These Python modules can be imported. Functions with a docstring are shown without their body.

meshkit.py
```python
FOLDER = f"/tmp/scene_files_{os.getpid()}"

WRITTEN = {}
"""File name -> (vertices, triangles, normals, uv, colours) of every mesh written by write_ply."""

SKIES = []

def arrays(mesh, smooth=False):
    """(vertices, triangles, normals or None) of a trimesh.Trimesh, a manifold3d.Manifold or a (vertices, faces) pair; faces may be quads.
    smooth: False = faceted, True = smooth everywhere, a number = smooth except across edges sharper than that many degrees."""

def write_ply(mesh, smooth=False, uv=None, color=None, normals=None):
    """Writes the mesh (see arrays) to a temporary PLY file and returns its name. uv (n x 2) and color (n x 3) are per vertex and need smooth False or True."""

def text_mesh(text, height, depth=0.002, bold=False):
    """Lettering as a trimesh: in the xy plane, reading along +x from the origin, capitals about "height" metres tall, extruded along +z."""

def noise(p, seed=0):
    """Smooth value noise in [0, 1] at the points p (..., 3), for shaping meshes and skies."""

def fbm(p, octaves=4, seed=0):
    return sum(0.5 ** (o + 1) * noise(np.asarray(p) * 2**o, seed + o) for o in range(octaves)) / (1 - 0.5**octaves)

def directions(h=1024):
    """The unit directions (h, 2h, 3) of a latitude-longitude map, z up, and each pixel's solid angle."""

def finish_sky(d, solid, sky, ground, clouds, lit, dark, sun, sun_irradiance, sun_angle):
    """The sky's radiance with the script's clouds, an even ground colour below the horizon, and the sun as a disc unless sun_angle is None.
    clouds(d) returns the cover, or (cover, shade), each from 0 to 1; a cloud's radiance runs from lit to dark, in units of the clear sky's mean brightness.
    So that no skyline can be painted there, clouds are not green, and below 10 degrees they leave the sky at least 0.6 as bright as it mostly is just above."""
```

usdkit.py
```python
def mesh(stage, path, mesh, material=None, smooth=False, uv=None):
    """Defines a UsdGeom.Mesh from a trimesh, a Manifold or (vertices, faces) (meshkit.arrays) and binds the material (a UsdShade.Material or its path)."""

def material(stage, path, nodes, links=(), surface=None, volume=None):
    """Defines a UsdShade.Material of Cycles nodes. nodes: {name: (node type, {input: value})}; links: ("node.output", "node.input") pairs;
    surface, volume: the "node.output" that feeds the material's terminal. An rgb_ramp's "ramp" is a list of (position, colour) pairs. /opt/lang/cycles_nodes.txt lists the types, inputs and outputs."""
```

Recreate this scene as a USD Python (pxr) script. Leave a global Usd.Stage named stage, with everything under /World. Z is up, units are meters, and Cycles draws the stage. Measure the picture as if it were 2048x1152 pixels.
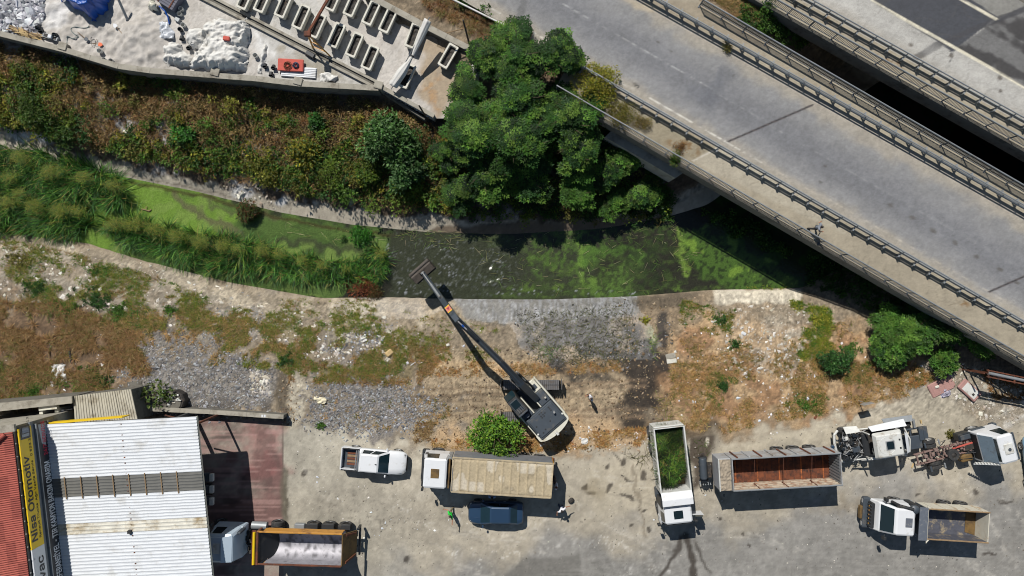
import math, numpy as np, trimesh, usdkit, meshkit
from meshkit import fbm, noise
from pxr import Usd, UsdGeom, UsdLux, UsdShade, Gf, Sdf, Vt
from scipy.interpolate import LinearNDInterpolator
from scipy.ndimage import gaussian_filter

stage = Usd.Stage.CreateInMemory()
UsdGeom.SetStageUpAxis(stage, UsdGeom.Tokens.z); UsdGeom.SetStageMetersPerUnit(stage, 1.0)
UsdGeom.Xform.Define(stage, '/World'); UsdGeom.Scope.Define(stage, '/World/Looks')
# ---------------------------------------------------------------- camera, sky, sun, exposure
CAM_H, FOC, APER = 55.5, 24.0, 36.0
FPX = FOC / APER * 2048
EXPOSURE = 0.2
SKY_STRENGTH, SUN_INTENSITY = 0.05, 1.25
SUN = np.array([-0.36, 0.78, 1.0]); SUN /= np.linalg.norm(SUN)
cam = UsdGeom.Camera.Define(stage, '/World/camera')
cam.AddTranslateOp().Set(Gf.Vec3d(0, 0, CAM_H))
cam.CreateFocalLengthAttr(FOC); cam.CreateHorizontalApertureAttr(APER); cam.CreateVerticalApertureAttr(APER * 9 / 16)
cam.CreateClippingRangeAttr(Gf.Vec2f(0.1, 5000)); cam.CreateExposureAttr(EXPOSURE)
elev, rot = math.asin(SUN[2]), math.atan2(SUN[0], SUN[1])
usdkit.material(stage, '/World/Looks/sky_air', {
    's': ('sky_texture', {'sky_type': 'single_scattering', 'sun_disc': False, 'sun_elevation': elev, 'sun_rotation': rot, 'altitude': 100.0, 'aerosol_density': 0.3, 'air_density': 1.3}),
    'b': ('background_shader', {'strength': SKY_STRENGTH})}, [('s.color', 'b.color')], surface='b.background')
dome = UsdLux.DomeLight.Define(stage, '/World/sky')
UsdShade.MaterialBindingAPI.Apply(dome.GetPrim()).Bind(UsdShade.Material.Get(stage, '/World/Looks/sky_air'))
dome.GetPrim().SetCustomDataByKey('kind', 'structure')
sun = UsdLux.DistantLight.Define(stage, '/World/sun')
sun.CreateIntensityAttr(SUN_INTENSITY); sun.CreateAngleAttr(0.5); sun.CreateNormalizeAttr(True); sun.CreateColorAttr(Gf.Vec3f(1.0, 0.965, 0.91))
sun.AddTransformOp().Set(Gf.Matrix4d(Gf.Rotation(Gf.Vec3d(0, 0, 1), Gf.Vec3d(*map(float, SUN))), Gf.Vec3d(0, 0, 0)))

# ---------------------------------------------------------------- helpers
GAIN = 1.5
def lin(c):
    c = np.asarray(c, float) / 255.0
    return np.where(c <= 0.04045, c / 12.92, ((c + 0.055) / 1.055) ** 2.4)
def A(r, g, b): return lin((r, g, b)) / GAIN          # base colour of a surface that looks (r, g, b) in full sun
def W(px, py, z=0.0):                                  # where the camera ray of photo position (px, py) meets the height z
    k = (CAM_H - z) / FPX
    return np.array([(px - 1024) * k, -(py - 576) * k, z])
def to_px(v):
    k = FPX / (CAM_H - v[:, 2]); return 1024 + v[:, 0] * k, 576 - v[:, 1] * k
def sstep(a, b, x):
    t = np.clip((x - a) / (b - a), 0, 1); return t * t * (3 - 2 * t)
used = {}
def numbered(path):
    n = used.get(path, -1) + 1; used[path] = n
    return path if n == 0 else f'{path}_{n:03d}'
def tagp(prim, label=None, cat=None, group=None, kind=None):
    for k, v in (('label', label), ('category', cat), ('group', group), ('kind', kind)):
        if v: prim.SetCustomDataByKey(k, v)
    return prim
def thing(name, label, cat, loc=(0, 0, 0), rz=0.0, group=None):
    x = UsdGeom.Xform.Define(stage, numbered('/World/' + name))
    x.AddTranslateOp().Set(Gf.Vec3d(*map(float, loc)))
    if rz: x.AddRotateZOp().Set(float(rz))
    return tagp(x.GetPrim(), label, cat, group)
def sub(parent, name, loc=None, rz=0.0):
    x = UsdGeom.Xform.Define(stage, numbered(f'{parent.GetPath()}/{name}'))
    if loc is not None: x.AddTranslateOp().Set(Gf.Vec3d(*map(float, loc)))
    if rz: x.AddRotateZOp().Set(float(rz))
    return x.GetPrim()
class MB:
    """collects shapes into one mesh"""
    def __init__(s): s.v, s.f, s.c, s.n = [], [], [], 0
    def add(s, v, f, c=None, R=None, t=None):
        v = np.asarray(v, float)
        if R is not None: v = v @ np.asarray(R).T
        if t is not None: v = v + np.asarray(t)
        f = np.asarray(f, int)
        if f.shape[1] == 4: f = np.vstack([f[:, [0, 1, 2]], f[:, [0, 2, 3]]])
        s.v.append(v); s.f.append(f + s.n); s.n += len(v)
        s.c.append(np.broadcast_to(np.asarray(c if c is not None else (1, 1, 1), float), (len(v), 3)))
        return s
    def tri(s, m, c=None, R=None, t=None): return s.add(m.vertices, m.faces, c, R, t)
    def box(s, lo, hi, c=None, R=None, t=None, taper=(1, 1), shift=(0, 0)):
        (x0, y0, z0), (x1, y1, z1) = lo, hi
        v = np.array([(x0, y0, z0), (x1, y0, z0), (x1, y1, z0), (x0, y1, z0), (x0, y0, z1), (x1, y0, z1), (x1, y1, z1), (x0, y1, z1)], float)
        cx, cy = (x0 + x1) / 2, (y0 + y1) / 2
        v[4:, 0] = cx + (v[4:, 0] - cx) * taper[0] + shift[0]; v[4:, 1] = cy + (v[4:, 1] - cy) * taper[1] + shift[1]
        return s.add(v, [(3, 2, 1, 0), (4, 5, 6, 7), (0, 1, 5, 4), (1, 2, 6, 5), (2, 3, 7, 6), (3, 0, 4, 7)], c, R, t)
    def rbox(s, lo, hi, r=0.05, c=None, R=None, t=None):                       # box with chamfered edges
        lo, hi = np.array(lo, float), np.array(hi, float); ce, h = (lo + hi) / 2, (hi - lo) / 2
        r = min(r, h.min() * 0.95); pts = []
        for sx in (-1, 1):
            for sy in (-1, 1):
                for sz in (-1, 1):
                    for k in range(3):
                        d = np.array([sx, sy, sz]) * (h - r); d[k] += (sx, sy, sz)[k] * r; pts.append(ce + d)
        m = trimesh.convex.convex_hull(np.array(pts)); return s.tri(m, c, R, t)
    def hull(s, pts, c=None, R=None, t=None): return s.tri(trimesh.convex.convex_hull(np.array(pts, float)), c, R, t)
    def quad(s, a, b, c_, d, c=None): return s.add([a, b, c_, d], [(0, 1, 2, 3)], c)
    def plate(s, pts, d, c=None):                                               # a convex sheet given by its outline and its thickness vector
        p = np.array(pts, float); n = len(p); v = np.vstack([p, p + np.asarray(d, float)])
        f = [(0, k + 1, k) for k in range(1, n - 1)] + [(n, n + k, n + k + 1) for k in range(1, n - 1)]
        for k in range(n):
            a, b = k, (k + 1) % n; f += [(a, b, b + n), (a, b + n, a + n)]
        return s.add(v, f, c)
    def tube(s, p0, p1, r, n=8, c=None, r1=None):
        p0, p1 = np.asarray(p0, float), np.asarray(p1, float); d = p1 - p0; L = np.linalg.norm(d)
        if L < 1e-6: return s
        d /= L; u = np.cross(d, (0, 0, 1) if abs(d[2]) < 0.9 else (1, 0, 0)); u /= np.linalg.norm(u); w = np.cross(d, u)
        a = np.arange(n) / n * 2 * np.pi + np.pi / n; ring = np.outer(np.cos(a), u) + np.outer(np.sin(a), w)
        v = np.vstack([p0 + ring * r, p1 + ring * (r if r1 is None else r1), [p0], [p1]])
        f = []
        for k in range(n):
            j = (k + 1) % n; f += [(k, j, j + n), (k, j + n, k + n), (2 * n, j, k), (2 * n + 1, k + n, j + n)]
        return s.add(v, f, c)
    def pipe(s, pts, r, n=6, c=None):
        for a, b in zip(pts[:-1], pts[1:]): s.tube(a, b, r, n, c)
        return s
    def bar(s, p0, p1, w, h, c=None):                                           # rectangular bar, h measured upward
        p0, p1 = np.asarray(p0, float), np.asarray(p1, float); d = p1 - p0; L = np.linalg.norm(d); d = d / L
        u = np.cross((0, 0, 1), d)
        u = np.array((1.0, 0, 0)) if np.linalg.norm(u) < 1e-3 else u / np.linalg.norm(u)
        w2 = np.cross(d, u)
        v = [p + u * a * w / 2 + w2 * b * h / 2 for p in (p0, p1) for a, b in ((-1, -1), (1, -1), (1, 1), (-1, 1))]
        return s.add(v, [(3, 2, 1, 0), (4, 5, 6, 7), (0, 1, 5, 4), (1, 2, 6, 5), (2, 3, 7, 6), (3, 0, 4, 7)], c)
    def loft(s, rings, c=None, cap=True):
        rings = [np.asarray(r, float) for r in rings]; n, m = len(rings[0]), len(rings); v = np.vstack(rings); f = []
        for i in range(m - 1):
            for k in range(n):
                j = (k + 1) % n; f += [(i * n + k, i * n + j, (i + 1) * n + j), (i * n + k, (i + 1) * n + j, (i + 1) * n + k)]
        if cap:
            for i, fl in ((0, True), (m - 1, False)):
                q = [(i * n, i * n + k, i * n + k + 1) for k in range(1, n - 1)]
                f += [t[::-1] for t in q] if fl else q
        return s.add(v, f, c)
    def lathe(s, prof, axis='y', n=24, c=None, t=None):                         # profile (radius, along)
        prof = np.array(prof, float); a = np.arange(n) / n * 2 * np.pi; rings = []
        for r, h in prof:
            x, z = r * np.cos(a), r * np.sin(a); y = np.full(n, h)
            rings.append(np.stack([x, y, z], 1) if axis == 'y' else np.stack([x, z, y], 1) if axis == 'z' else np.stack([y, x, z], 1))
        n0 = s.n; s.loft(rings, c)
        if t is not None: s.v[-1] = s.v[-1] + np.asarray(t)
        return s
    def data(s): return np.vstack(s.v), np.vstack(s.f), np.vstack(s.c)
    def put(s, parent, name, material, smooth=False, label=None, kind=None, col=False, top=None):
        """makes the mesh: a part of parent, or a top-level object when parent is None (top = (label, category, group, kind))"""
        path = numbered((str(parent.GetPath()) if parent is not None else '/World') + '/' + name)
        v, f, c = s.data()
        if not col and smooth is not True:
            m = usdkit.mesh(stage, path, trimesh.Trimesh(v, f, process=smooth is not False), M[material], smooth)
        else:
            m = usdkit.mesh(stage, path, (v, f), M[material], smooth)
            if col: color(m, c)
        tagp(m.GetPrim(), label, None, None, kind)
        if top: tagp(m.GetPrim(), *top)
        return m.GetPrim()
def color(m, c):
    UsdGeom.PrimvarsAPI(m).CreatePrimvar('tint', Sdf.ValueTypeNames.Color3fArray, 'vertex').Set(Vt.Vec3fArray.FromNumpy(np.asarray(c, np.float32)))
def Rz(a): a = math.radians(a); return np.array([(math.cos(a), -math.sin(a), 0), (math.sin(a), math.cos(a), 0), (0, 0, 1.0)])
def Rx(a): a = math.radians(a); return np.array([(1.0, 0, 0), (0, math.cos(a), -math.sin(a)), (0, math.sin(a), math.cos(a))])
def Ry(a): a = math.radians(a); return np.array([(math.cos(a), 0, math.sin(a)), (0, 1.0, 0), (-math.sin(a), 0, math.cos(a))])

# ---------------------------------------------------------------- materials
M = {}
def mat(name, color, rough=0.6, metal=0.0, vary=0.25, scale=3.0, bump=0.0, bscale=20.0, dirt=None, dirt_amt=0.5, dirt_scale=1.2, coat=0.0, tint=False, spec=0.5, gritty=0.0):
    """a principled surface: colour varied by noise at two sizes, patches of dirt, relief"""
    n = {'g': ('geometry', {}), 'n1': ('noise_texture', {'scale': scale, 'detail': 6.0, 'roughness': 0.65}),
         'r1': ('map_range', {'from_min': 0.25, 'from_max': 0.75, 'to_min': 1 - vary, 'to_max': 1 + vary}),
         'm1': ('mix_color', {'blend_type': 'multiply', 'fac': 1.0, 'a': color}),
         'p': ('principled_bsdf', {'roughness': rough, 'metallic': metal, 'coat_weight': coat, 'specular_ior_level': spec})}
    l = [('g.position', 'n1.vector'), ('n1.fac', 'r1.value'), ('r1.result', 'c1.r'), ('r1.result', 'c1.g'), ('r1.result', 'c1.b'), ('c1.color', 'm1.b')]
    n['c1'] = ('combine_color', {'color_type': 'rgb'})
    if tint:
        n['at'] = ('attribute', {'attribute': 'tint'}); l.append(('at.color', 'm1.a'))
    last = 'm1.result'
    if gritty:
        n['n3'] = ('noise_texture', {'scale': 14.0, 'detail': 5.0, 'roughness': 0.8}); l.append(('g.position', 'n3.vector'))
        n['r3'] = ('map_range', {'from_min': 0.3, 'from_max': 0.7, 'to_min': 1 - gritty, 'to_max': 1 + gritty}); l.append(('n3.fac', 'r3.value'))
        n['c3'] = ('combine_color', {'color_type': 'rgb'}); l += [('r3.result', 'c3.' + k) for k in 'rgb']
        n['m3'] = ('mix_color', {'blend_type': 'multiply', 'fac': 1.0}); l += [(last, 'm3.a'), ('c3.color', 'm3.b')]; last = 'm3.result'
    if dirt is not None:
        n['n2'] = ('noise_texture', {'scale': dirt_scale, 'detail': 8.0, 'roughness': 0.7}); l.append(('g.position', 'n2.vector'))
        n['r2'] = ('map_range', {'from_min': 0.62 - 0.3 * dirt_amt, 'from_max': 0.8 - 0.3 * dirt_amt, 'to_min': 0.0, 'to_max': 0.9, 'clamp': True}); l.append(('n2.fac', 'r2.value'))
        n['m2'] = ('mix_color', {'blend_type': 'mix', 'b': dirt}); l += [('r2.result', 'm2.fac'), (last, 'm2.a')]; last = 'm2.result'
    l.append((last, 'p.base_color'))
    if bump:
        n['nb'] = ('noise_texture', {'scale': bscale, 'detail': 5.0, 'roughness': 0.7}); n['bp'] = ('bump', {'strength': min(1.0, bump), 'distance': 0.05 * max(1.0, bump)})
        l += [('g.position', 'nb.vector'), ('nb.fac', 'bp.height'), ('bp.normal', 'p.normal')]
    M[name] = usdkit.material(stage, '/World/Looks/' + name, n, l, surface='p.BSDF')
def leafmat(name):
    n = {'at': ('attribute', {'attribute': 'tint'}), 'p': ('principled_bsdf', {'roughness': 0.55, 'specular_ior_level': 0.3}), 't': ('translucent_bsdf', {}),
         'mx': ('mix_closure', {'fac': 0.3}), 'hs': ('hsv', {'saturation': 1.0, 'value': 1.1})}
    M[name] = usdkit.material(stage, '/World/Looks/' + name, n, [('at.color', 'p.base_color'), ('at.color', 'hs.color'), ('hs.color', 't.color'), ('p.BSDF', 'mx.closure1'), ('t.BSDF', 'mx.closure2')], surface='mx.closure')
leafmat('leaf')
mat('bank_earth', (1, 1, 1), 0.95, vary=0.3, scale=2.2, bump=1.0, bscale=9, tint=True, gritty=0.35)
mat('pavement', (1, 1, 1), 0.9, vary=0.12, scale=1.3, bump=0.35, bscale=30, tint=True, gritty=0.16)
mat('lining', (1, 1, 1), 0.85, vary=0.15, scale=1.5, bump=0.5, bscale=14, tint=True, gritty=0.2)
mat('wet_stone', (1, 1, 1), 0.42, vary=0.35, scale=5, bump=1.0, bscale=12, tint=True, gritty=0.4, spec=0.8)
mat('sand', (1, 1, 1), 0.95, vary=0.08, scale=2, bump=0.5, bscale=12, tint=True, gritty=0.1)
mat('tinted', (1, 1, 1), 0.7, vary=0.18, scale=4, tint=True)
mat('tinted_rough', (1, 1, 1), 0.92, vary=0.25, scale=6, bump=0.4, bscale=25, tint=True)
mat('tinted_metal', (1, 1, 1), 0.5, metal=0.35, vary=0.2, scale=5, tint=True)
mat('asphalt', (1, 1, 1), 0.85, vary=0.14, scale=0.9, bump=0.35, bscale=45, tint=True, gritty=0.22)
mat('concrete', A(172, 166, 152), 0.9, vary=0.18, scale=1.6, bump=0.4, bscale=18, dirt=A(120, 112, 98), dirt_amt=0.4)
mat('dark_concrete', A(120, 116, 106), 0.9, vary=0.25, scale=1.2, bump=0.4, bscale=18, dirt=A(70, 64, 56), dirt_amt=0.5)
mat('galvanised', A(158, 162, 164), 0.5, metal=0.3, vary=0.15, scale=2.5, dirt=A(120, 100, 75), dirt_amt=0.12)
mat('rail_grey', A(112, 118, 124), 0.55, metal=0.2, vary=0.18, scale=2.0)
mat('dark_rail', A(70, 72, 74), 0.6, vary=0.2, scale=3)
mat('rust', A(118, 66, 42), 0.85, vary=0.4, scale=5, bump=0.3, dirt=A(70, 48, 38), dirt_amt=0.5)
mat('white_paint', A(236, 238, 240), 0.35, vary=0.03, scale=1.2, coat=0.3, dirt=A(196, 190, 178), dirt_amt=0.18, dirt_scale=1.6)
mat('old_white_paint', A(222, 222, 216), 0.5, vary=0.06, scale=2.0, dirt=A(160, 146, 124), dirt_amt=0.32, dirt_scale=1.8)
mat('cream_paint', A(226, 223, 206), 0.4, vary=0.06, scale=2.0, dirt=A(170, 155, 120), dirt_amt=0.2)
mat('navy_paint', A(50, 76, 104), 0.28, metal=0.25, vary=0.06, scale=1.2, coat=0.8)
mat('sky_blue_paint', A(120, 160, 190), 0.3, vary=0.06, coat=0.6)
mat('orange_paint', A(204, 146, 62), 0.45, vary=0.12, scale=2, dirt=A(120, 80, 45), dirt_amt=0.35)
mat('yellow_paint', A(244, 204, 20), 0.5, vary=0.05, scale=1.5)
mat('black_plastic', A(44, 46, 48), 0.55, vary=0.25, scale=4, dirt=A(90, 84, 74), dirt_amt=0.2)
mat('charcoal_paint', A(70, 78, 86), 0.5, vary=0.12, scale=2.5, dirt=A(120, 112, 100), dirt_amt=0.2)
mat('black_steel', A(40, 46, 52), 0.45, metal=0.2, vary=0.2, scale=3, dirt=A(96, 92, 84), dirt_amt=0.22)
mat('tyre', A(52, 52, 52), 0.85, vary=0.2, scale=6, dirt=A(110, 102, 90), dirt_amt=0.3, dirt_scale=3)
mat('rim', A(186, 186, 184), 0.45, metal=0.4, vary=0.15, scale=5)
mat('glass_dark', A(26, 40, 44), 0.12, vary=0.1, scale=1.5, spec=0.7)
mat('glass_teal', A(28, 50, 58), 0.12, vary=0.15, scale=1.5, spec=0.7)
mat('canvas', A(184, 168, 138), 0.9, vary=0.12, scale=1.4, bump=0.3, bscale=6, dirt=A(150, 140, 122), dirt_amt=0.45, dirt_scale=1.5, gritty=0.08)
mat('steel_worn', A(150, 146, 148), 0.42, metal=0.55, vary=0.35, scale=3, dirt=A(66, 62, 66), dirt_amt=0.4, dirt_scale=2.2)
mat('grime', A(52, 48, 44), 0.75, vary=0.4, scale=6, bump=0.3, dirt=A(112, 92, 72), dirt_amt=0.3, dirt_scale=4)
mat('rust_bed', A(120, 66, 38), 0.85, vary=0.4, scale=2.2, dirt=A(48, 32, 28), dirt_amt=0.6, dirt_scale=1.5)
mat('dusty_wood', A(150, 124, 92), 0.85, vary=0.3, scale=5)
mat('pale_wood', A(200, 172, 122), 0.85, vary=0.2, scale=5)
mat('brown_bed', A(118, 92, 50), 0.75, vary=0.3, scale=2.5, dirt=A(60, 48, 34), dirt_amt=0.5)
mat('blue_tarp', A(14, 84, 178), 0.4, vary=0.12, scale=2, coat=0.2)
mat('white_tarp', A(224, 222, 216), 0.7, vary=0.07, scale=2.5, bump=0.3, bscale=8, dirt=A(186, 178, 164), dirt_amt=0.3)
mat('pink_fabric', A(182, 140, 132), 0.95, vary=0.12, scale=3, bump=0.3)
mat('bark', A(92, 76, 58), 0.95, vary=0.3, scale=8, bump=0.5)
mat('skin', A(176, 122, 92), 0.6, vary=0.05)
mat('roof_tile', A(168, 82, 68), 0.8, vary=0.2, scale=4, dirt=A(110, 62, 54), dirt_amt=0.35)
mat('roof_sheet', A(234, 237, 240), 0.45, vary=0.05, scale=1.0, dirt=A(204, 202, 196), dirt_amt=0.3, dirt_scale=0.6)
mat('shed_sheet', A(206, 200, 182), 0.75, vary=0.12, scale=1.5, dirt=A(140, 126, 100), dirt_amt=0.35, dirt_scale=1.0)
mat('skylight_sheet', A(120, 119, 114), 0.4, vary=0.15, scale=1.5)
mat('stained_sheet', A(230, 226, 212), 0.6, vary=0.2, scale=1.4, dirt=A(160, 136, 92), dirt_amt=0.42, dirt_scale=0.8)
# ---------------------------------------------------------------- terrain heights: control points (photo x, photo y, height)
CP = []
def cps(z, *pts):
    for (x0, y0), (x1, y1) in zip(pts[:-1], pts[1:]):
        n = max(1, int(abs(x1 - x0) / 28)) if 30 < math.hypot(x1 - x0, y1 - y0) < 330 and abs(x1 - x0) > abs(y1 - y0) and z < -.3 else 1
        CP.extend((x0 + (x1 - x0) * k / n, y0 + (y1 - y0) * k / n, z) for k in range(n))
    CP.append((*pts[-1], z))
cps(0, (560, 860), (700, 870), (900, 900), (1200, 890), (1500, 860), (1750, 810), (2048, 800), (2300, 820), (600, 1000), (1000, 1000), (1500, 1000), (2048, 1000), (2300, 1000),
    (560, 1160), (1000, 1160), (1500, 1160), (2048, 1160), (2300, 1160), (300, 900), (0, 900), (-300, 900), (-300, 1160), (0, 1160), (300, 1160), (-300, 1400), (500, 1400), (1000, 1400), (1600, 1400), (2400, 1400))
cps(0.05, (600, 780), (800, 780), (1000, 790), (1250, 780), (300, 760), (100, 780), (-300, 780), (1400, 780), (1600, 760), (1800, 720))
cps(-0.15, (0, 690), (300, 680), (560, 690), (800, 690), (1000, 740), (1280, 720), (1450, 690), (1600, 690), (-300, 690), (1790, 660), (1950, 690))
cps(-0.55, (0, 560), (200, 580), (420, 620), (620, 650), (800, 650), (1000, 690), (1200, 690), (1400, 640), (1600, 640), (-300, 540), (1720, 620), (1850, 610), (2100, 620))
cps(-1.3, (-300, 475), (0, 496), (180, 522), (300, 558), (460, 600), (640, 632), (780, 634), (1000, 640), (1200, 640), (1420, 612), (1600, 606), (1740, 572))
cps(-2.0, (-300, 446), (0, 468), (180, 490), (300, 528), (460, 569), (640, 600), (780, 598), (900, 601), (1100, 602), (1270, 596), (1420, 584), (1600, 580), (1760, 504), (2000, 444), (2300, 404))
cps(-2.55, (-300, 438), (0, 460), (180, 482), (300, 518), (460, 559), (640, 590), (780, 588), (900, 592), (1100, 593), (1270, 586), (1420, 574), (1600, 570), (1760, 490), (2000, 430), (2300, 390))
cps(-2.7, (-300, 380), (0, 400), (220, 430), (400, 460), (600, 500), (800, 520), (1000, 530), (1200, 520), (1400, 490), (1600, 450), (1800, 350), (2048, 240), (2300, 160))
cps(-2.35, (-300, 300), (0, 318), (140, 340), (262, 362), (400, 388), (560, 433), (700, 460), (860, 474), (1030, 476), (1200, 464), (1340, 442), (1420, 424), (1600, 300), (1780, 178), (2000, 60), (2300, -80))
cps(-1.75, (-300, 245), (0, 268), (150, 305), (250, 333), (400, 366), (560, 398), (700, 414), (830, 430), (960, 442), (1200, 434), (1330, 408), (1390, 372), (1480, 290), (1690, 120), (1800, 40))
cps(-0.7, (0, 230), (200, 275), (400, 310), (600, 340), (800, 370), (1000, 380), (1200, 370), (1300, 330), (-300, 200))
cps(0.9, (-300, 60), (0, 110), (130, 140), (380, 185), (760, 215), (880, 262), (960, 270), (1080, 240))
cps(1.0, (-300, -200), (0, 0), (300, 60), (600, 100), (-300, -400), (300, -400))
cps(1.6, (760, 130), (860, 160), (930, 200), (1100, 190), (1180, 190), (1250, 240))
cps(2.6, (950, 120), (840, 0), (900, 30), (960, 40), (1040, 90), (1130, 130), (800, -60), (800, -400), (1000, -60), (1100, 0), (1200, -200), (1400, -200), (1400, -400), (1420, 20), (1530, 40), (1580, -20), (1900, -300), (2300, -400))
cps(1.2, (1300, 200), (1200, 100), (1500, 150), (1400, 250), (1620, 60))
CPW = np.array([W(*p) for p in CP])
CPW = np.vstack([CPW, [(-600, -600, 0), (600, -600, 0), (-600, 600, 2.2), (600, 600, 2.2), (-600, 0, 0), (600, 0, 0), (0, 600, 2.2), (0, -600, 0)]])
_h = LinearNDInterpolator(CPW[:, :2], CPW[:, 2])
STEP = 0.13
gx = np.arange(-44.5, 44.5, STEP); gy = np.arange(-26.5, 26.5, STEP)
def outskirts(a):
    e = np.cumsum(0.5 * 1.45 ** np.arange(16)); return np.concatenate([a[0] - e[::-1], a, a[-1] + e])
GX, GY = outskirts(gx), outskirts(gy)
XX, YY = np.meshgrid(GX, GY, indexing='ij')
HH = np.nan_to_num(_h(np.clip(XX, -599, 599), np.clip(YY, -599, 599)))
core = (slice(16, -16), slice(16, -16))
HH[core] = gaussian_filter(HH, 3.0)[core]
PT = np.stack([XX.ravel(), YY.ravel(), np.zeros(XX.size)], 1)
n_big = fbm(PT * 0.16, 4, 1); n_mid = fbm(PT * 0.7, 4, 2); n_fine = fbm(PT * 2.6, 4, 3); n_grit = noise(PT * 8.5, 4); n_b2 = fbm(PT * 0.33 + 50, 4, 7)
HV = HH.ravel().copy()
PX0, PY0 = to_px(np.stack([XX.ravel(), YY.ravel(), HV], 1))
rough_zone = sstep(870, 800, PY0) * (HV > -1.9)
HV += rough_zone * ((n_mid - .5) * 0.24 + (n_fine - .5) * 0.13)
HV -= 0.012 * (1 - rough_zone) * (n_mid - 0.5)
VG = np.stack([XX.ravel(), YY.ravel(), HV], 1)
_nx, _ny = len(GX), len(GY)
def ground_z(x, y):
    i = np.clip(np.searchsorted(GX, x), 1, _nx - 1); j = np.clip(np.searchsorted(GY, y), 1, _ny - 1)
    return HV.reshape(_nx, _ny)[i, j]
def on_ground(px, py):                                  # the ground point that shows at photo position (px, py)
    px, py = np.broadcast_arrays(np.asarray(px, float), np.asarray(py, float)); z = np.zeros(px.shape)
    for _ in range(7):
        k = (CAM_H - z) / FPX; x, y = (px - 1024) * k, -(py - 576) * k; z = 0.5 * z + 0.5 * ground_z(x, y)
    k = (CAM_H - z) / FPX
    return np.stack([(px - 1024) * k, -(py - 576) * k, z], -1)
# ---------------------------------------------------------------- colours of the ground, laid out in photo pixels
GPX, GPY = to_px(VG)
inview = (GPX > -60) & (GPX < 2110) & (GPY > -60) & (GPY < 1215)
wx, wy = (fbm(PT * 0.8 + 11, 5, 21) - .5) * 2.6, (fbm(PT * 0.8 + 31, 5, 22) - .5) * 2.6
def sd_poly(px, py, poly):
    p = np.asarray(poly, float); d = np.full(px.shape, 1e9); ins = np.zeros(px.shape, bool)
    for (x0, y0), (x1, y1) in zip(p, np.roll(p, -1, 0)):
        ex, ey = x1 - x0, y1 - y0; t = np.clip(((px - x0) * ex + (py - y0) * ey) / max(ex * ex + ey * ey, 1e-9), 0, 1)
        d = np.minimum(d, np.hypot(px - x0 - t * ex, py - y0 - t * ey))
        if y0 != y1: ins ^= ((y0 > py) != (y1 > py)) & (px < (x1 - x0) * (py - y0) / (y1 - y0) + x0)
    return np.where(ins, d, -d)
def sd_line(px, py, pts):
    d = np.full(px.shape, 1e9)
    for (x0, y0), (x1, y1) in zip(pts[:-1], pts[1:]):
        ex, ey = x1 - x0, y1 - y0; t = np.clip(((px - x0) * ex + (py - y0) * ey) / max(ex * ex + ey * ey, 1e-9), 0, 1)
        d = np.minimum(d, np.hypot(px - x0 - t * ex, py - y0 - t * ey))
    return d
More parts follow.
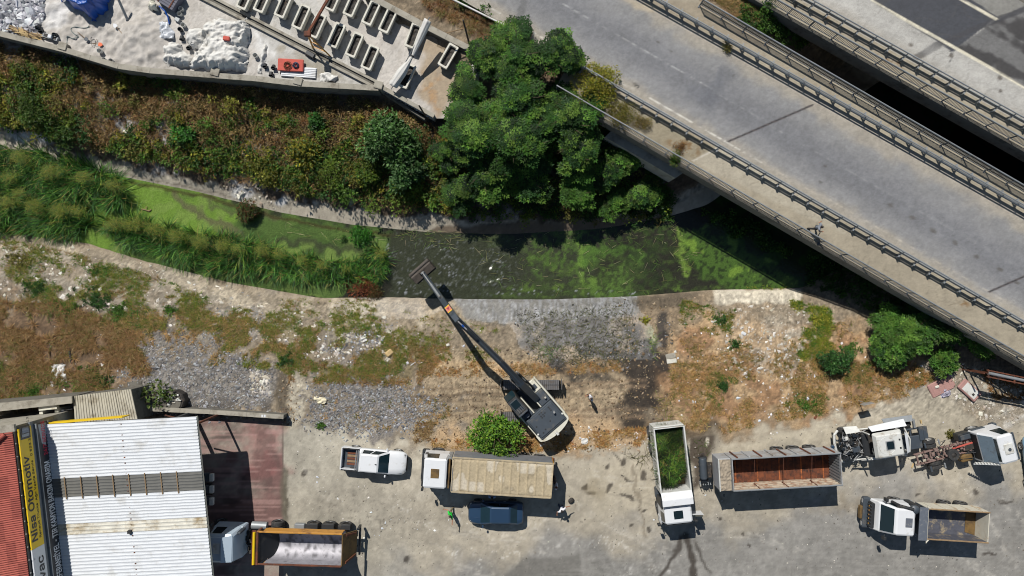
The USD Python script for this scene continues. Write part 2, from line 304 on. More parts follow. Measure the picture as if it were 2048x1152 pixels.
class Paint:
    def __init__(s, px, py, wx, wy, base):
        s.px, s.py, s.wx, s.wy = px, py, wx, wy; s.c = np.broadcast_to(np.asarray(base, float), (len(px), 3)).copy()
    def near(s, pts, m):
        p = np.asarray(pts, float); (x0, y0), (x1, y1) = p.min(0) - m, p.max(0) + m
        return np.nonzero((s.px > x0) & (s.px < x1) & (s.py > y0) & (s.py < y1))[0]
    def mix(s, i, m, col):
        col = np.asarray(col, float); s.c[i] += m[:, None] * ((col if col.ndim == 1 else col[i]) - s.c[i])
    def poly(s, pts, col, soft=6, warp=30, amt=1.0, tex=None):
        i = s.near(pts, warp + soft + 5); px, py = s.px[i] + s.wx[i] * warp, s.py[i] + s.wy[i] * warp
        m = sstep(-soft, soft, sd_poly(px, py, pts)) * amt
        if tex is not None: m = m * tex[i]
        s.mix(i, m, col); return s
    def line(s, pts, w, col, soft=2, warp=6, amt=1.0, tex=None):
        i = s.near(pts, w + warp + soft + 5); px, py = s.px[i] + s.wx[i] * warp, s.py[i] + s.wy[i] * warp
        m = sstep(w + soft, w - soft if w > soft else 0, sd_line(px, py, pts)) * amt
        if tex is not None: m = m * tex[i]
        s.mix(i, m, col); return s
    def spot(s, x, y, rx, ry, col, ang=0, soft=0.35, warp=8, amt=1.0, tex=None):
        R = max(rx, ry); i = s.near([(x - R, y - R), (x + R, y + R)], warp + R); a = math.radians(ang)
        px, py = s.px[i] + s.wx[i] * warp - x, s.py[i] + s.wy[i] * warp - y
        u, v = px * math.cos(a) + py * math.sin(a), -px * math.sin(a) + py * math.cos(a)
        m = sstep(1 + soft, 1 - soft, np.hypot(u / rx, v / ry)) * amt
        if tex is not None: m = m * tex[i]
        s.mix(i, m, col); return s
gp = Paint(GPX, GPY, wx, wy, A(150, 130, 100))
t_patch = sstep(.42, .58, n_mid); t_fine = sstep(.4, .6, n_fine); t_grit = sstep(.45, .7, n_grit); t_big = sstep(.4, .6, n_b2)
# banks: earth, dry grass litter, pale stones
gp.poly([(-80, 60), (400, 150), (760, 190), (880, 240), (1250, 220), (1420, 350), (1250, 450), (900, 450), (560, 410), (380, 370), (200, 330), (-80, 270)], A(112, 92, 68), 12, 20)
gp.poly([(-80, 60), (400, 150), (760, 190), (880, 240), (1250, 220), (1420, 350), (1250, 450), (900, 450), (560, 410), (380, 370), (200, 330), (-80, 270)], A(190, 184, 176), 12, 20, .75, t_fine * sstep(.52, .62, n_b2))
for x, y, a, b in ((235, 240, 40, 26), (330, 270, 45, 30), (490, 365, 34, 36), (145, 130, 26, 26), (640, 275, 20, 14), (40, 190, 30, 16), (520, 300, 30, 14), (1020, 425, 40, 14)):
    gp.spot(x, y, a, b, A(206, 202, 198), 20, .5, 20, .85, t_fine)
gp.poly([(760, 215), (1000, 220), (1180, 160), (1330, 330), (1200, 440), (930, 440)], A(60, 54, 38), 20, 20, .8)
# lower bank
LB = [(-80, 450), (200, 490), (460, 565), (780, 590), (1270, 590), (1610, 572), (1760, 540), (2120, 640), (2120, 850), (1850, 790), (1560, 850), (1300, 890), (1100, 905), (850, 890), (560, 850), (420, 820), (-80, 830)]
gp.poly(LB, A(154, 136, 108), 8, 12)
gp.poly([(-80, 470), (200, 500), (420, 560), (620, 600), (800, 620), (800, 700), (560, 690), (300, 660), (-80, 640)], A(172, 160, 138), 14, 30, .8, .2 + .8 * t_patch); gp.poly(LB, A(108, 92, 70), 8, 20, .6, sstep(.5, .62, n_fine) * sstep(.42, .56, n_b2))
gp.poly([(-80, 590), (130, 600), (300, 660), (300, 740), (200, 800), (-80, 820)], A(138, 106, 68), 24, 50)
gp.poly([(-80, 620), (160, 620), (220, 700), (100, 800), (-80, 820)], A(104, 80, 52), 24, 60, .7, t_patch)
gp.poly([(560, 620), (900, 640), (880, 760), (600, 760)], A(150, 132, 80), 20, 40, .7, t_patch)
gp.poly([(900, 690), (1260, 700), (1260, 880), (820, 890), (780, 800)], A(176, 152, 114), 20, 20)
gp.poly([(1330, 620), (1800, 660), (1880, 760), (1700, 830), (1340, 870), (1300, 760)], A(196, 158, 104), 20, 30, .9)
gp.poly([(1330, 620), (1800, 660), (1880, 760), (1700, 830), (1340, 870), (1300, 760)], A(168, 120, 70), 20, 30, .75, t_patch)
gp.poly([(1100, 840), (1300, 850), (1300, 890), (1040, 905), (860, 890), (880, 850)], A(206, 166, 112), 12, 20, .8)
gp.poly([(860, 720), (1100, 730), (1060, 745), (870, 740)], A(206, 172, 118), 10, 12, .8)
gp.poly([(980, 735), (1240, 722), (1240, 742), (990, 752)], A(190, 152, 100), 8, 10, .8)
# gravel
GR1 = [(250, 690), (330, 670), (420, 680), (540, 735), (545, 790), (500, 830), (300, 830), (240, 760)]
GR2 = [(620, 765), (700, 750), (800, 770), (900, 815), (830, 860), (700, 862), (620, 835)]
t_gravel = .35 + .65 * sstep(.35, .55, n_grit)
for g in (GR1, GR2, [(640, 700), (760, 640), (800, 660), (720, 720)], [(380, 640), (470, 600), (560, 640), (460, 690)]):
    k = 1.0 if g in (GR1, GR2) else .55
    gp.poly(g, A(142, 138, 134), 26, 70, k * .7); gp.poly(g, A(98, 96, 96), 26, 70, k * .7, 1 - t_gravel)
gp.poly([(200, 800), (400, 770), (540, 800), (560, 840), (200, 840)], A(92, 86, 80), 14, 30, .75, t_patch)
gp.spot(522, 756, 14, 30, A(232, 222, 206), -30, .5, 20, .9, t_fine)
gp.poly([(555, 745), (590, 750), (575, 840), (560, 845), (548, 790)], A(112, 98, 76), 8, 14, .9)
gp.line([(585, 735), (600, 780), (585, 860)], 14, A(190, 178, 152), 8, 14)
# cracked pale slabs on the right bank
for g in ([(1440, 640), (1600, 600), (1620, 690), (1580, 760), (1480, 740)], [(1540, 690), (1660, 640), (1640, 730)]):
    gp.poly(g, A(196, 182, 156), 10, 40, .8, .25 + .75 * t_patch); gp.poly(g, A(150, 128, 98), 10, 26, .8, sstep(.56, .66, n_mid))
gp.poly([(1760, 780), (1860, 740), (2060, 760), (2060, 850), (1900, 830)], A(186, 176, 156), 10, 30, .9, .4 + .6 * t_patch)
gp.poly([(2000, 800), (2060, 790), (2060, 850), (2010, 850)], A(214, 208, 196), 8, 20, .8, t_patch)
# dug earth by the water, wet
gp.poly([(1225, 600), (1420, 585), (1400, 640), (1330, 680), (1350, 740), (1270, 700)], A(150, 128, 96), 10, 16, .9)
gp.poly([(1230, 592), (1400, 580), (1390, 605), (1250, 625)], A(92, 80, 62), 8, 14, .8)
gp.line([(1330, 630), (1330, 690)], 11, A(58, 54, 52), 6, 12, .9)
gp.line([(1300, 660), (1310, 700)], 8, A(150, 160, 100), 6, 12, .7)
gp.poly([(1240, 700), (1330, 720), (1340, 850), (1235, 850)], A(54, 44, 34), 26, 50, .95)
gp.poly([(1030, 640), (1200, 615), (1290, 680), (1310, 740), (1060, 730)], A(58, 54, 48), 24, 60, .92)
gp.poly([(1010, 640), (1260, 660), (1280, 720), (1070, 722)], A(112, 112, 114), 18, 40, .4, t_grit * t_fine)
# tracks left by the excavator
for yy in (772, 786, 800, 815, 830):
    gp.line([(790, yy + 6), (1000, yy)], 2.5, A(132, 108, 78), 2, 5, .7)
for yy in (765, 776, 823, 836):
    gp.line([(1120, yy), (1290, yy - 3)], 3, A(146, 118, 86), 2, 4, .6)
gp.line([(690, 838), (930, 822)], 1.5, A(110, 100, 86), 1.5, 3, .8); gp.line([(820, 796), (1000, 788)], 5, A(120, 100, 74), 4, 8, .6)
# the yard
YARD = [(566, 848), (640, 852), (690, 872), (760, 872), (820, 892), (880, 905), (1060, 908), (1150, 898), (1230, 888), (1300, 892), (1450, 880), (1560, 856), (1650, 838), (1730, 822), (1810, 800), (1850, 775), (1905, 772), (1925, 830), (1990, 850), (2120, 850), (2120, 1300), (-300, 1300), (-300, 846)]
iy = sstep(-9, 9, sd_poly(GPX + wx * 26, GPY + wy * 26, YARD))
grey = sstep(-40, 40, GPY - np.interp(GPX, [560, 880, 1300, 1520, 1750, 2100], [1170, 1115, 1075, 1030, 985, 965]) + (n_b2 - .5) * 200)
yc = A(186, 174, 150)[None] * (1 - grey[:, None]) + A(146, 142, 134)[None] * grey[:, None]
lf = sstep(900, 640, GPX)[:, None]; yc = yc * (1 - lf) + A(176, 168, 148)[None] * lf
yc *= 1.02 * (0.74 + 0.52 * n_big)[:, None] * (0.8 + 0.4 * n_b2)[:, None] * (.82 + .36 * n_mid)[:, None] * (0.84 + .32 * n_fine)[:, None]
gp.c += iy[:, None] * (yc - gp.c)
gp.poly([(690, 868), (850, 890), (900, 930), (1000, 1000), (900, 1020), (740, 900)], A(206, 196, 174), 25, 40, .5, t_patch)
gp.poly([(1440, 885), (1620, 850), (1720, 830), (1730, 900), (1600, 880), (1450, 920)], A(206, 192, 162), 18, 30, .8)
gp.poly([(1170, 920), (1300, 900), (1310, 1040), (1150, 1010)], A(196, 182, 152), 25, 30, .6)
gp.poly([(1740, 850), (1900, 780), (1930, 850), (1850, 900)], A(180, 168, 142), 20, 20, .6)
gp.poly([(1045, 1118), (1160, 1108), (1166, 1180), (960, 1180)], A(118, 114, 106), 5, 6, .8)
gp.poly([(560, 1060), (760, 1120), (760, 1180), (560, 1180)], A(158, 150, 134), 20, 30, .5)
scr = sstep(.55, .62, noise(np.stack([GPX * .5 + GPY * .2, GPY * .07 - GPX * .03, GPX * 0], 1), 9)) * t_fine
for x, y, a, b, r in ((905, 1028, 60, 14, 34), (880, 1100, 30, 12, 0), (1000, 1108, 70, 9, -6), (930, 1110, 40, 10, 0), (1240, 1092, 60, 14, 10), (1265, 1148, 70, 14, -8), (1150, 1085, 60, 8, -5), (1340, 1075, 20, 16, 60), (830, 1035, 46, 10, 40), (720, 1060, 20, 6, 0), (1075, 1060, 50, 8, -4), (975, 1062, 24, 6, -10), (1330, 1140, 30, 16, -40)):
    gp.spot(x, y, a, b, A(238, 234, 224), r, .8, 24, .34, scr * (.4 + .6 * t_grit))
scr2 = sstep(.5, .6, noise(np.stack([GPX * .05, GPY * .5, GPX * 0], 1), 19))
gp.poly([(1300, 1060), (2100, 1000), (2100, 1180), (1000, 1180)], A(170, 166, 156), 30, 10, .22, scr2)
# cracked net of the paving
dv = np.abs(noise(PT * 1.9 + 5, 31) - .5); crack = sstep(.03, .0, dv) + sstep(.025, .0, np.abs(noise(PT * 3.1 + 9, 33) - .5))
gp.poly([(640, 975), (740, 985), (840, 1030), (820, 1060), (700, 1060), (640, 1010)], A(98, 90, 78), 14, 20, .55, np.clip(crack, 0, 1))
gp.poly(YARD, A(110, 100, 86), 14, 10, .16, np.clip(sstep(.018, .0, np.abs(noise(PT * .55 + 3, 35) - .5)), 0, 1))
DK = A(64, 54, 44)
for x, y, a, b, r in ((609, 950, 13, 8, 10), (1215, 932, 6, 13, 15), (1242, 922, 6, 11, 20), (1260, 958, 14, 4, 40), (1290, 950, 8, 12, -30), (1221, 970, 7, 12, 40), (1182, 985, 20, 6, -8), (1165, 975, 5, 8, 30), (1256, 994, 16, 5, 30), (1290, 1016, 7, 4, 0), (1167, 975, 4, 7, 0), (814, 1118, 7, 8, 0), (1275, 1020, 4, 3, 0), (1444, 1033, 6, 4, 0), (1483, 1068, 5, 5, 0), (1306, 1058, 5, 6, 0), (1718, 1016, 10, 4, -6), (1835, 988, 5, 3, 20), (1704, 1035, 4, 2, 10), (1948, 985, 10, 4, 10), (1500, 1088, 4, 4, 0), (1260, 1057, 4, 4, 0), (571, 1000, 6, 40, 0), (1980, 1105, 20, 5, 0), (2010, 1000, 20, 5, 15), (1750, 905, 4, 3, 0), (1694, 845, 5, 3, 0)):
    gp.spot(x, y, a * .8, b * .8, DK, r, .3, 12, .85)
gp.spot(1190, 978, 26, 16, A(150, 134, 100), 0, .5, 14, .6); gp.spot(1680, 1010, 40, 14, A(150, 132, 100), 0, .6, 20, .5)
gp.line([(1368, 1072), (1352, 1105), (1318, 1160)], 4, DK, 3, 9, .85); gp.line([(1376, 1070), (1386, 1120), (1384, 1175)], 6, DK, 3, 8, .9); gp.line([(1392, 1082), (1408, 1115), (1420, 1140)], 3, DK, 3, 9, .8)
gp.line([(1224, 902), (1240, 925)], 1.5, DK, 1.5, 8, .8); gp.line([(1270, 925), (1280, 1020), (1300, 1070)], 3, A(120, 104, 80), 3, 14, .6)
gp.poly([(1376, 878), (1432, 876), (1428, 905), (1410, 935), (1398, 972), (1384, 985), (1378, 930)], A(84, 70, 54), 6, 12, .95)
gp.spot(1375, 898, 5, 14, A(220, 208, 184), 0, .4, 8, .9); gp.spot(1414, 888, 3, 9, A(220, 208, 184), 0, .4, 6, .9)
gp.line([(1430, 960), (1440, 1000)], 4, A(110, 94, 70), 4, 8, .6)
gp.poly([(1290, 850), (1380, 860), (1450, 845), (1430, 880), (1300, 885)], A(92, 74, 50), 12, 20, .8)
for k in range(26):                                              # tyre marks
    r_ = np.random.default_rng(900 + k); x, y, a = r_.uniform(600, 2000), r_.uniform(930, 1140), r_.normal(0, .35) + (.0 if k % 3 else .6); L = r_.uniform(80, 260); c = r_.normal(0, 18)
    for w_ in (0, 9): gp.line([(x, y + w_), (x + L * .5 * math.cos(a), y + w_ + L * .5 * math.sin(a) + c), (x + L * math.cos(a), y + w_ + L * math.sin(a))], 2.2, A(112, 106, 96) if k % 2 else A(212, 204, 188), 2, 4, .3, t_fine)
# red forecourt floor
FC = [(396, 838), (567, 843), (566, 1048), (566, 1300), (396, 1300)]
red = A(150, 106, 98)[None] * (.55 + .5 * n_b2)[:, None] + (A(150, 132, 116) - A(60, 40, 36))[None] * (.35 * t_big)[:, None]
ifc = sd_poly(GPX, GPY, FC)
gp.c += sstep(-1, 1, ifc)[:, None] * (red - gp.c)
gp.poly(FC, A(156, 144, 128), 2, 0, .85, sstep(.36, .58, n_b2) * (.5 + .5 * t_fine)); gp.poly([(490, 850), (560, 850), (560, 940), (500, 960)], A(186, 96, 94), 20, 30, .4)
for x, y, a, b in ((452, 945, 12, 8), (487, 955, 6, 6), (440, 875, 20, 6), (530, 980, 6, 4), (460, 1000, 20, 10)): gp.spot(x, y, a, b, A(60, 44, 40), 0, .5, 10, .6)
gp.poly(FC, A(84, 66, 60), 2, 0, .5, sstep(.52, .66, n_mid)); gp.poly(FC, A(196, 150, 140), 2, 0, .4, sstep(.6, .7, noise(np.stack([GPX * .02, GPY * .3, GPX * 0], 1), 58))); gp.line([(567, 945), (569, 1060)], 7, A(104, 96, 76), 4, 5, .8); gp.line([(566, 845), (567, 945)], 1.5, A(104, 96, 84), 1.5, 2, .7)
# concrete lining of the channel and the wet apron
LIN = [(-300, 245), (0, 264), (60, 282), (150, 308), (250, 333), (400, 366), (560, 399), (700, 415), (830, 431), (960, 443), (1090, 442), (1200, 436), (1330, 410), (1390, 372), (1480, 290), (1700, 110), (1860, 0), (1900, 60), (1780, 185), (1600, 305), (1420, 430), (1340, 448), (1200, 470), (1030, 484), (860, 484), (700, 468), (560, 440), (400, 396), (262, 370), (140, 348), (0, 330), (-300, 310)]
ilin = sd_poly(GPX + wx * 12, GPY + wy * 12, LIN)
lc = A(188, 176, 152)[None] * (.75 + .5 * n_b2)[:, None] * (.9 + .2 * n_fine)[:, None]
gp.c += sstep(-3, 3, ilin)[:, None] * (lc - gp.c)
gp.poly([(860, 460), (960, 448), (1340, 432), (1340, 452), (1030, 486), (840, 484)], A(106, 84, 58), 4, 8, .85)
gp.line([(262, 368), (400, 394), (560, 438), (700, 466), (860, 480), (1030, 482), (1200, 468), (1340, 446)], 5, A(70, 58, 40), 3, 8, .8)
for x, y, a, b in ((485, 385, 20, 10), (60, 275, 40, 10), (560, 405, 16, 8)): gp.spot(x, y, a, b, A(238, 236, 232), 15, .5, 14, .9)
for x in range(300, 1000, 47): gp.line([(x, np.interp(x, [262, 400, 560, 700, 860, 1030], [340, 372, 410, 426, 440, 446])), (x + 14, np.interp(x, [262, 400, 560, 700, 860, 1030], [362, 390, 432, 458, 474, 478]))], .8, A(112, 98, 78), 1, 9, .7)
gp.line([(0, 296), (150, 328), (262, 352), (400, 380), (480, 396)], 1, A(130, 116, 94), 1, 3, .8)
APR = [(700, 596), (780, 582), (840, 588), (1000, 586), (1275, 586), (1270, 604), (1330, 700), (1290, 726), (1060, 724), (1010, 650), (900, 625), (800, 640), (660, 622)]
gp.poly([(-80, 462), (180, 484), (300, 522), (460, 562), (640, 590), (780, 590), (1000, 600), (960, 640), (800, 640), (640, 622), (440, 590), (290, 548), (170, 512), (-80, 492)], A(192, 176, 146), 8, 26, .8, .3 + .7 * t_patch)
gp.poly([(850, 588), (1275, 586), (1275, 630), (1010, 650), (900, 625)], A(108, 106, 98), 6, 12, .95)
gp.poly([(820, 582), (1275, 584), (1275, 596), (860, 604)], A(160, 162, 166), 5, 10, .45, t_grit)
gp.poly([(880, 588), (1275, 586), (1275, 630), (1010, 650)], A(150, 152, 156), 6, 12, .6, sstep(.5, .66, noise(np.stack([GPX * .5, GPY * .09, GPX * 0], 1), 57)))
gp.poly([(845, 598), (905, 598), (930, 635), (850, 640)], A(168, 146, 108), 6, 14, .8)
gp.poly([(1425, 580), (1605, 574), (1606, 606), (1500, 610), (1428, 606)], A(216, 204, 178), 3, 6, .95)
# verge beside the road
gp.poly([(800, -60), (960, -60), (1180, 130), (1100, 150), (940, 70), (860, 30)], A(140, 104, 64), 10, 20, .95)
gp.poly([(1380, -60), (1480, -60), (1560, 60), (1480, 60)], A(190, 150, 96), 10, 20, .9)
gp.poly([(1480, 20), (1560, 40), (1760, 170), (1700, 190), (1480, 60)], A(116, 98, 74), 10, 10, .9)
_l = gp.c @ np.array([.3, .55, .15]); gp.c = gp.c + (_l[:, None] - gp.c) * .22
rz_ = rough_zone[:, None]; GC = gp.c * ((.6 + .8 * n_grit) * (.7 + .6 * n_fine))[:, None] ** (rz_ * .85 + .3) * (1 - .1 * rz_)
# ---------------------------------------------------------------- the ground, cut by what it is made of
face = np.array([(i * _ny + j) for i in range(_nx - 1) for j in range(_ny - 1)])
quads = np.stack([face, face + _ny, face + _ny + 1, face + 1], 1)
near_v = np.zeros((_nx, _ny), bool); near_v[16:-16, 16:-16] = True; near_v = near_v.ravel()
kind = np.zeros(len(VG), int)                                       # 0 bank, 1 yard, 2 forecourt, 3 lining, 4 apron
kind[(iy > .5)] = 1; kind[ifc > 0] = 2; kind[(ilin > 0) & near_v] = 3
ia = sd_poly(GPX + wx * 14, GPY + wy * 14, APR); kind[(ia > 0) & near_v] = 4
up_region = (sd_poly(GPX, GPY, [(-200, 62), (0, 70), (128, 102), (236, 134), (300, 144), (433, 154), (512, 160), (595, 170), (757, 178), (862, 238), (900, 236), (950, 190), (960, 150), (930, 105), (745, -4), (690, -200), (-200, -200)]) > 26) & near_v
fk = kind[quads[:, 0]]; hidden = up_region[quads].all(1)
for k, (nm, m) in enumerate((('bank_ground', 'bank_earth'), ('yard_pavement', 'pavement'), ('forecourt_floor', 'pavement'), ('channel_lining', 'lining'), ('channel_apron', 'wet_stone'))):
    q = quads[(fk == k) & ~hidden]; uniq, inv = np.unique(q, return_inverse=True)
    q = inv.reshape(q.shape); b = MB().add(VG[uniq], q)
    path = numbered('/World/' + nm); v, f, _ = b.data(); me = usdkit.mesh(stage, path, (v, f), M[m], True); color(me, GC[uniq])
    tagp(me.GetPrim(), kind='structure')
# ---------------------------------------------------------------- water of the channel, with duckweed floating on it
WZ = -2.2
ws = 0.12
ax, ay = np.arange(-46, 47, ws), np.arange(-9, 20, ws)
WX, WY = np.meshgrid(ax, ay, indexing='ij'); WV = np.stack([WX.ravel(), WY.ravel(), np.full(WX.size, WZ)], 1)
wpx, wpy = to_px(WV); P2 = WV * [1, 1, 0]
gz = ground_z(WV[:, 0], WV[:, 1]); wet = gz < WZ + 0.12
w1, w2, w3, w4 = fbm(P2 * .5, 4, 41), fbm(P2 * 1.3, 4, 42), fbm(P2 * 4, 3, 43), noise(P2 * 9, 44)
sw = fbm(np.stack([P2[:, 0] * .6 + w1 * 3.6 + w2 * 1.2, P2[:, 1] * 1.8 + w2 * 3.0, P2[:, 0] * 0], 1), 4, 45)    # streaked swirls
wp = Paint(wpx, wpy, (w1 - .5) * 2.2, (w2 - .5) * 2.2, A(52, 52, 42))
dark, weed, weed2 = A(62, 66, 50), A(112, 144, 54), A(78, 112, 44)
wp.c *= (.8 + .4 * w1)[:, None]
# still water on the left: bright duckweed with open streaks
L = [(-80, 300), (262, 350), (400, 380), (560, 430), (700, 455), (780, 470), (770, 560), (640, 600), (300, 540), (-80, 480)]
wp.poly(L, A(88, 110, 56), 4, 20, 1.0)
wp.poly([(-80, 300), (262, 350), (400, 380), (470, 410), (470, 470), (380, 500), (-80, 480)], weed, 14, 40, .95)
wp.poly(L, A(126, 150, 72), 6, 20, .6, sstep(.5, .6, w2))
wp.poly([(480, 400), (780, 460), (770, 500), (560, 500), (470, 470)], A(84, 108, 52), 14, 40, .8)
wp.poly([(480, 400), (780, 460), (770, 500), (560, 500), (470, 470)], A(70, 92, 44), 14, 40, .7, sstep(.5, .6, sw))
wp.line([(350, 385), (380, 420), (430, 450), (480, 460)], 8, A(104, 104, 72), 5, 16, .9); wp.line([(395, 400), (470, 420), (560, 430)], 6, A(92, 98, 62), 5, 20, .8)
wp.line([(560, 480), (640, 490), (720, 510)], 9, A(66, 70, 50), 6, 20, .8)
wp.line([(262, 365), (400, 391), (560, 436), (700, 463), (860, 478)], 3, A(70, 60, 36), 3, 5, .8)
# stirred brown water and green swirls on the right
wp.poly([(775, 470), (860, 455), (1030, 470), (1200, 465), (1180, 600), (770, 600)], dark, 10, 20, .95)
R = [(900, 450), (1340, 435), (1420, 470), (1600, 590), (1500, 606), (940, 606)]
gsw = sstep(.42, .6, sw) * sstep(900, 1120, wpx) * (.35 + .65 * sstep(.4, .6, w3))
wp.poly(R, A(72, 90, 46), 14, 20, .75, gsw); wp.poly(R, A(98, 124, 54), 14, 20, .7, gsw * sstep(.55, .68, w2))
wp.poly([(880, 470), (1020, 475), (1160, 465), (1150, 560), (1010, 500)], A(82, 98, 56), 20, 40, .5, sstep(.45, .6, sw))
wp.poly([(1060, 470), (1340, 440), (1360, 480), (1200, 500), (1150, 560), (1060, 540)], A(86, 116, 50), 16, 40, .6, t_ := sstep(.42, .6, w3))
wp.line([(1165, 455), (1160, 490), (1155, 520), (1165, 550), (1200, 585)], 7, A(112, 144, 60), 5, 22, .8, sstep(.3, .5, w3)); wp.line([(1155, 520), (1180, 495), (1240, 500), (1290, 520)], 7, A(92, 130, 52), 8, 30, .6)
wp.poly([(1200, 540), (1300, 520), (1270, 600), (1180, 598)], A(90, 118, 54), 14, 40, .8, .3 + .7 * sstep(.4, .55, w3))
wp.line([(1358, 455), (1372, 490), (1350, 508), (1372, 545)], 5, A(124, 154, 64), 4, 14, .9, sstep(.25, .45, w3))
MT = [(1360, 450), (1450, 470), (1620, 580), (1500, 590), (1400, 550), (1360, 512), (1375, 490)]
wp.poly(MT, A(78, 106, 46), 6, 20, .95); wp.poly(MT, A(44, 52, 34), 6, 14, .8, sstep(.52, .62, w3)); wp.poly(MT, A(120, 152, 58), 6, 20, .8, sstep(.6, .7, w2))
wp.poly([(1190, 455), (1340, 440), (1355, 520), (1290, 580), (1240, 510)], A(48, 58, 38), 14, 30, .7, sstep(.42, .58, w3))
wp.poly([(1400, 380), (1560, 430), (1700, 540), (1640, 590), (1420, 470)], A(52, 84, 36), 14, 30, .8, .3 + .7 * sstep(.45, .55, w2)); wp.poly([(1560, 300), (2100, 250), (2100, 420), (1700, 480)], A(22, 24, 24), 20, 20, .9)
_wl = wp.c @ np.array([.3, .55, .15]); wp.c += (_wl[:, None] - wp.c) * .04
# foam along the stirred edge
foam = sstep(.7, .8, noise(P2 * [8.3, 8.3, 0] + w2[:, None] * 2, 48)) * sstep(.45, .6, w2)
wp.line([(790, 455), (776, 490), (778, 540), (800, 580)], 8, A(176, 180, 186), 6, 12, .5, foam); wp.line([(790, 452), (860, 452)], 6, A(176, 180, 186), 5, 10, .5, foam)
wp.poly([(780, 500), (1020, 490), (1040, 585), (800, 590)], A(190, 194, 202), 20, 30, .4, foam * sstep(.5, .62, sw)); wp.line([(780, 584), (900, 582), (1270, 588)], 4, A(200, 204, 210), 4, 5, .7, foam)
r1, r2 = np.hypot(wpx - 872, (wpy - 536) * 1.3) + (w2 - .5) * 60, np.hypot(wpx - 985, (wpy - 545) * 1.1) + (w2 - .5) * 46
for rr_, k_ in ((r1, 70), (r2, 42)): wp.mix(np.arange(len(wpx)), sstep(.72, .95, np.sin(rr_ / 1.9)) * np.exp(-(rr_ / k_) ** 2) * sstep(.4, .62, w3) * sstep(600, 592, wpy) * .28, A(190, 194, 200))
idx = np.arange(WX.size).reshape(WX.shape); wq = np.stack([idx[:-1, :-1], idx[1:, :-1], idx[1:, 1:], idx[:-1, 1:]], -1).reshape(-1, 4)
wq = wq[wet[wq].any(1)]; uniq, inv = np.unique(wq, return_inverse=True); wq = inv.reshape(wq.shape)
stir = sstep(-30, 30, sd_poly(wpx, wpy, [(775, 450), (1300, 470), (1200, 600), (770, 600)]))
ripple = (noise(P2 * [2.2, 3.4, 0] + w1[:, None] * 3, 51) - .5) * .05 + (noise(P2 * [5, 7, 0] + w2[:, None] * 3, 52) - .5) * .03
ring = np.hypot(wpx - 900, wpy - 545); ring2 = np.hypot(wpx - 985, wpy - 545)
ripple += .03 * np.sin(ring / 3.2) * np.exp(-(ring / 60) ** 2) + .05 * np.sin(ring2 / 3.0) * np.exp(-(ring2 / 34) ** 2)
WV[:, 2] += ripple * (.1 + .9 * stir) * sstep(WZ + .1, WZ - .1, gz)
n = {'g': ('geometry', {}), 'at': ('attribute', {'attribute': 'tint'}), 'nz': ('noise_texture', {'scale': 3.5, 'detail': 5.0, 'roughness': .6}), 'bp': ('bump', {'strength': .5, 'distance': .05}),
     'n2': ('noise_texture', {'scale': 11.0, 'detail': 4.0}), 'r2': ('map_range', {'from_min': .3, 'from_max': .7, 'to_min': .72, 'to_max': 1.25}), 'cc': ('combine_color', {'color_type': 'rgb'}),
     'mm': ('mix_color', {'blend_type': 'multiply', 'fac': 1.0}), 'p': ('principled_bsdf', {'roughness': .14, 'ior': 1.33})}
M['water'] = usdkit.material(stage, '/World/Looks/water', n, [('g.position', 'nz.vector'), ('nz.fac', 'bp.height'), ('bp.normal', 'p.normal'), ('g.position', 'n2.vector'), ('n2.fac', 'r2.value'), ('r2.result', 'cc.r'), ('r2.result', 'cc.g'), ('r2.result', 'cc.b'), ('at.color', 'mm.a'), ('cc.color', 'mm.b'), ('mm.result', 'p.base_color')], surface='p.BSDF')
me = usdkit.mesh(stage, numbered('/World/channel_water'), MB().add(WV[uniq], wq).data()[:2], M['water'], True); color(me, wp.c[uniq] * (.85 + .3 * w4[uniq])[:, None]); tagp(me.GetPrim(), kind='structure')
# ---------------------------------------------------------------- the two bridge decks with their fences and guard rails
ZD = 3.2
class Ln:                                                # a straight line on the bridge, through two photo points at one height
    def __init__(s, x0, y0, x1, y1, z=ZD): s.a, s.b, s.z = W(x0, y0, z), W(x1, y1, z), z
    def at(s, t, off=0.0, z=None):                       # t: metres along the bridge; off: metres to its right-hand (north-east) side
        d = s.b - s.a; p = s.a + d * ((t - s.a @ BU) / (d @ BU)) + BN * off
        p[2] = s.z if z is None else z; return p
_d = W(2048, 712, 4.3) - W(1102, 164, 4.3); BU = _d / np.linalg.norm(_d); BN = np.array([-BU[1], BU[0], 0])
F1, G1 = Ln(1102, 164, 2048, 712, 4.3), Ln(1157, 127, 2048, 642, 4.15)
G2, F2 = Ln(1323, 0, 2048, 410, 4.15), Ln(1409, 0, 2048, 370, 4.3)
F3, G3 = Ln(1580, 13, 2048, 277, 4.3), Ln(1626, 0, 2048, 235, 4.15)
C1, E1, E3 = Ln(1111, 0, 1524, 240), Ln(1167, 122, 1536, 331), Ln(1743, 0, 2048, 175)
TS = lambda px, py, z=ZD: float(W(px, py, z) @ BU)
def slab(name, la, oa, lb, ob, t0, t1, z0, z1, material):
    b = MB(); rings = []
    for t in (t0, t1):
        p, q = la.at(t, oa), lb.at(t, ob); rings.append([(p[0], p[1], z0), (q[0], q[1], z0), (q[0], q[1], z1), (p[0], p[1], z1)])
    b.loft(rings); return tagp(b.put(None, name, material), kind='structure')
T0, T1 = TS(1102, 190), 62.0
slab('bridge_deck', F1, -.32, F2, .32, T0, T1, ZD - 1.25, ZD - .012, 'dark_concrete')
TR = TS(1500, -60)
_far = Ln(1990, 0, 2300, 178)
slab('bridge_deck', F3, -.32, _far, 14, -30, T1, ZD - 1.25, ZD - .012, 'dark_concrete')
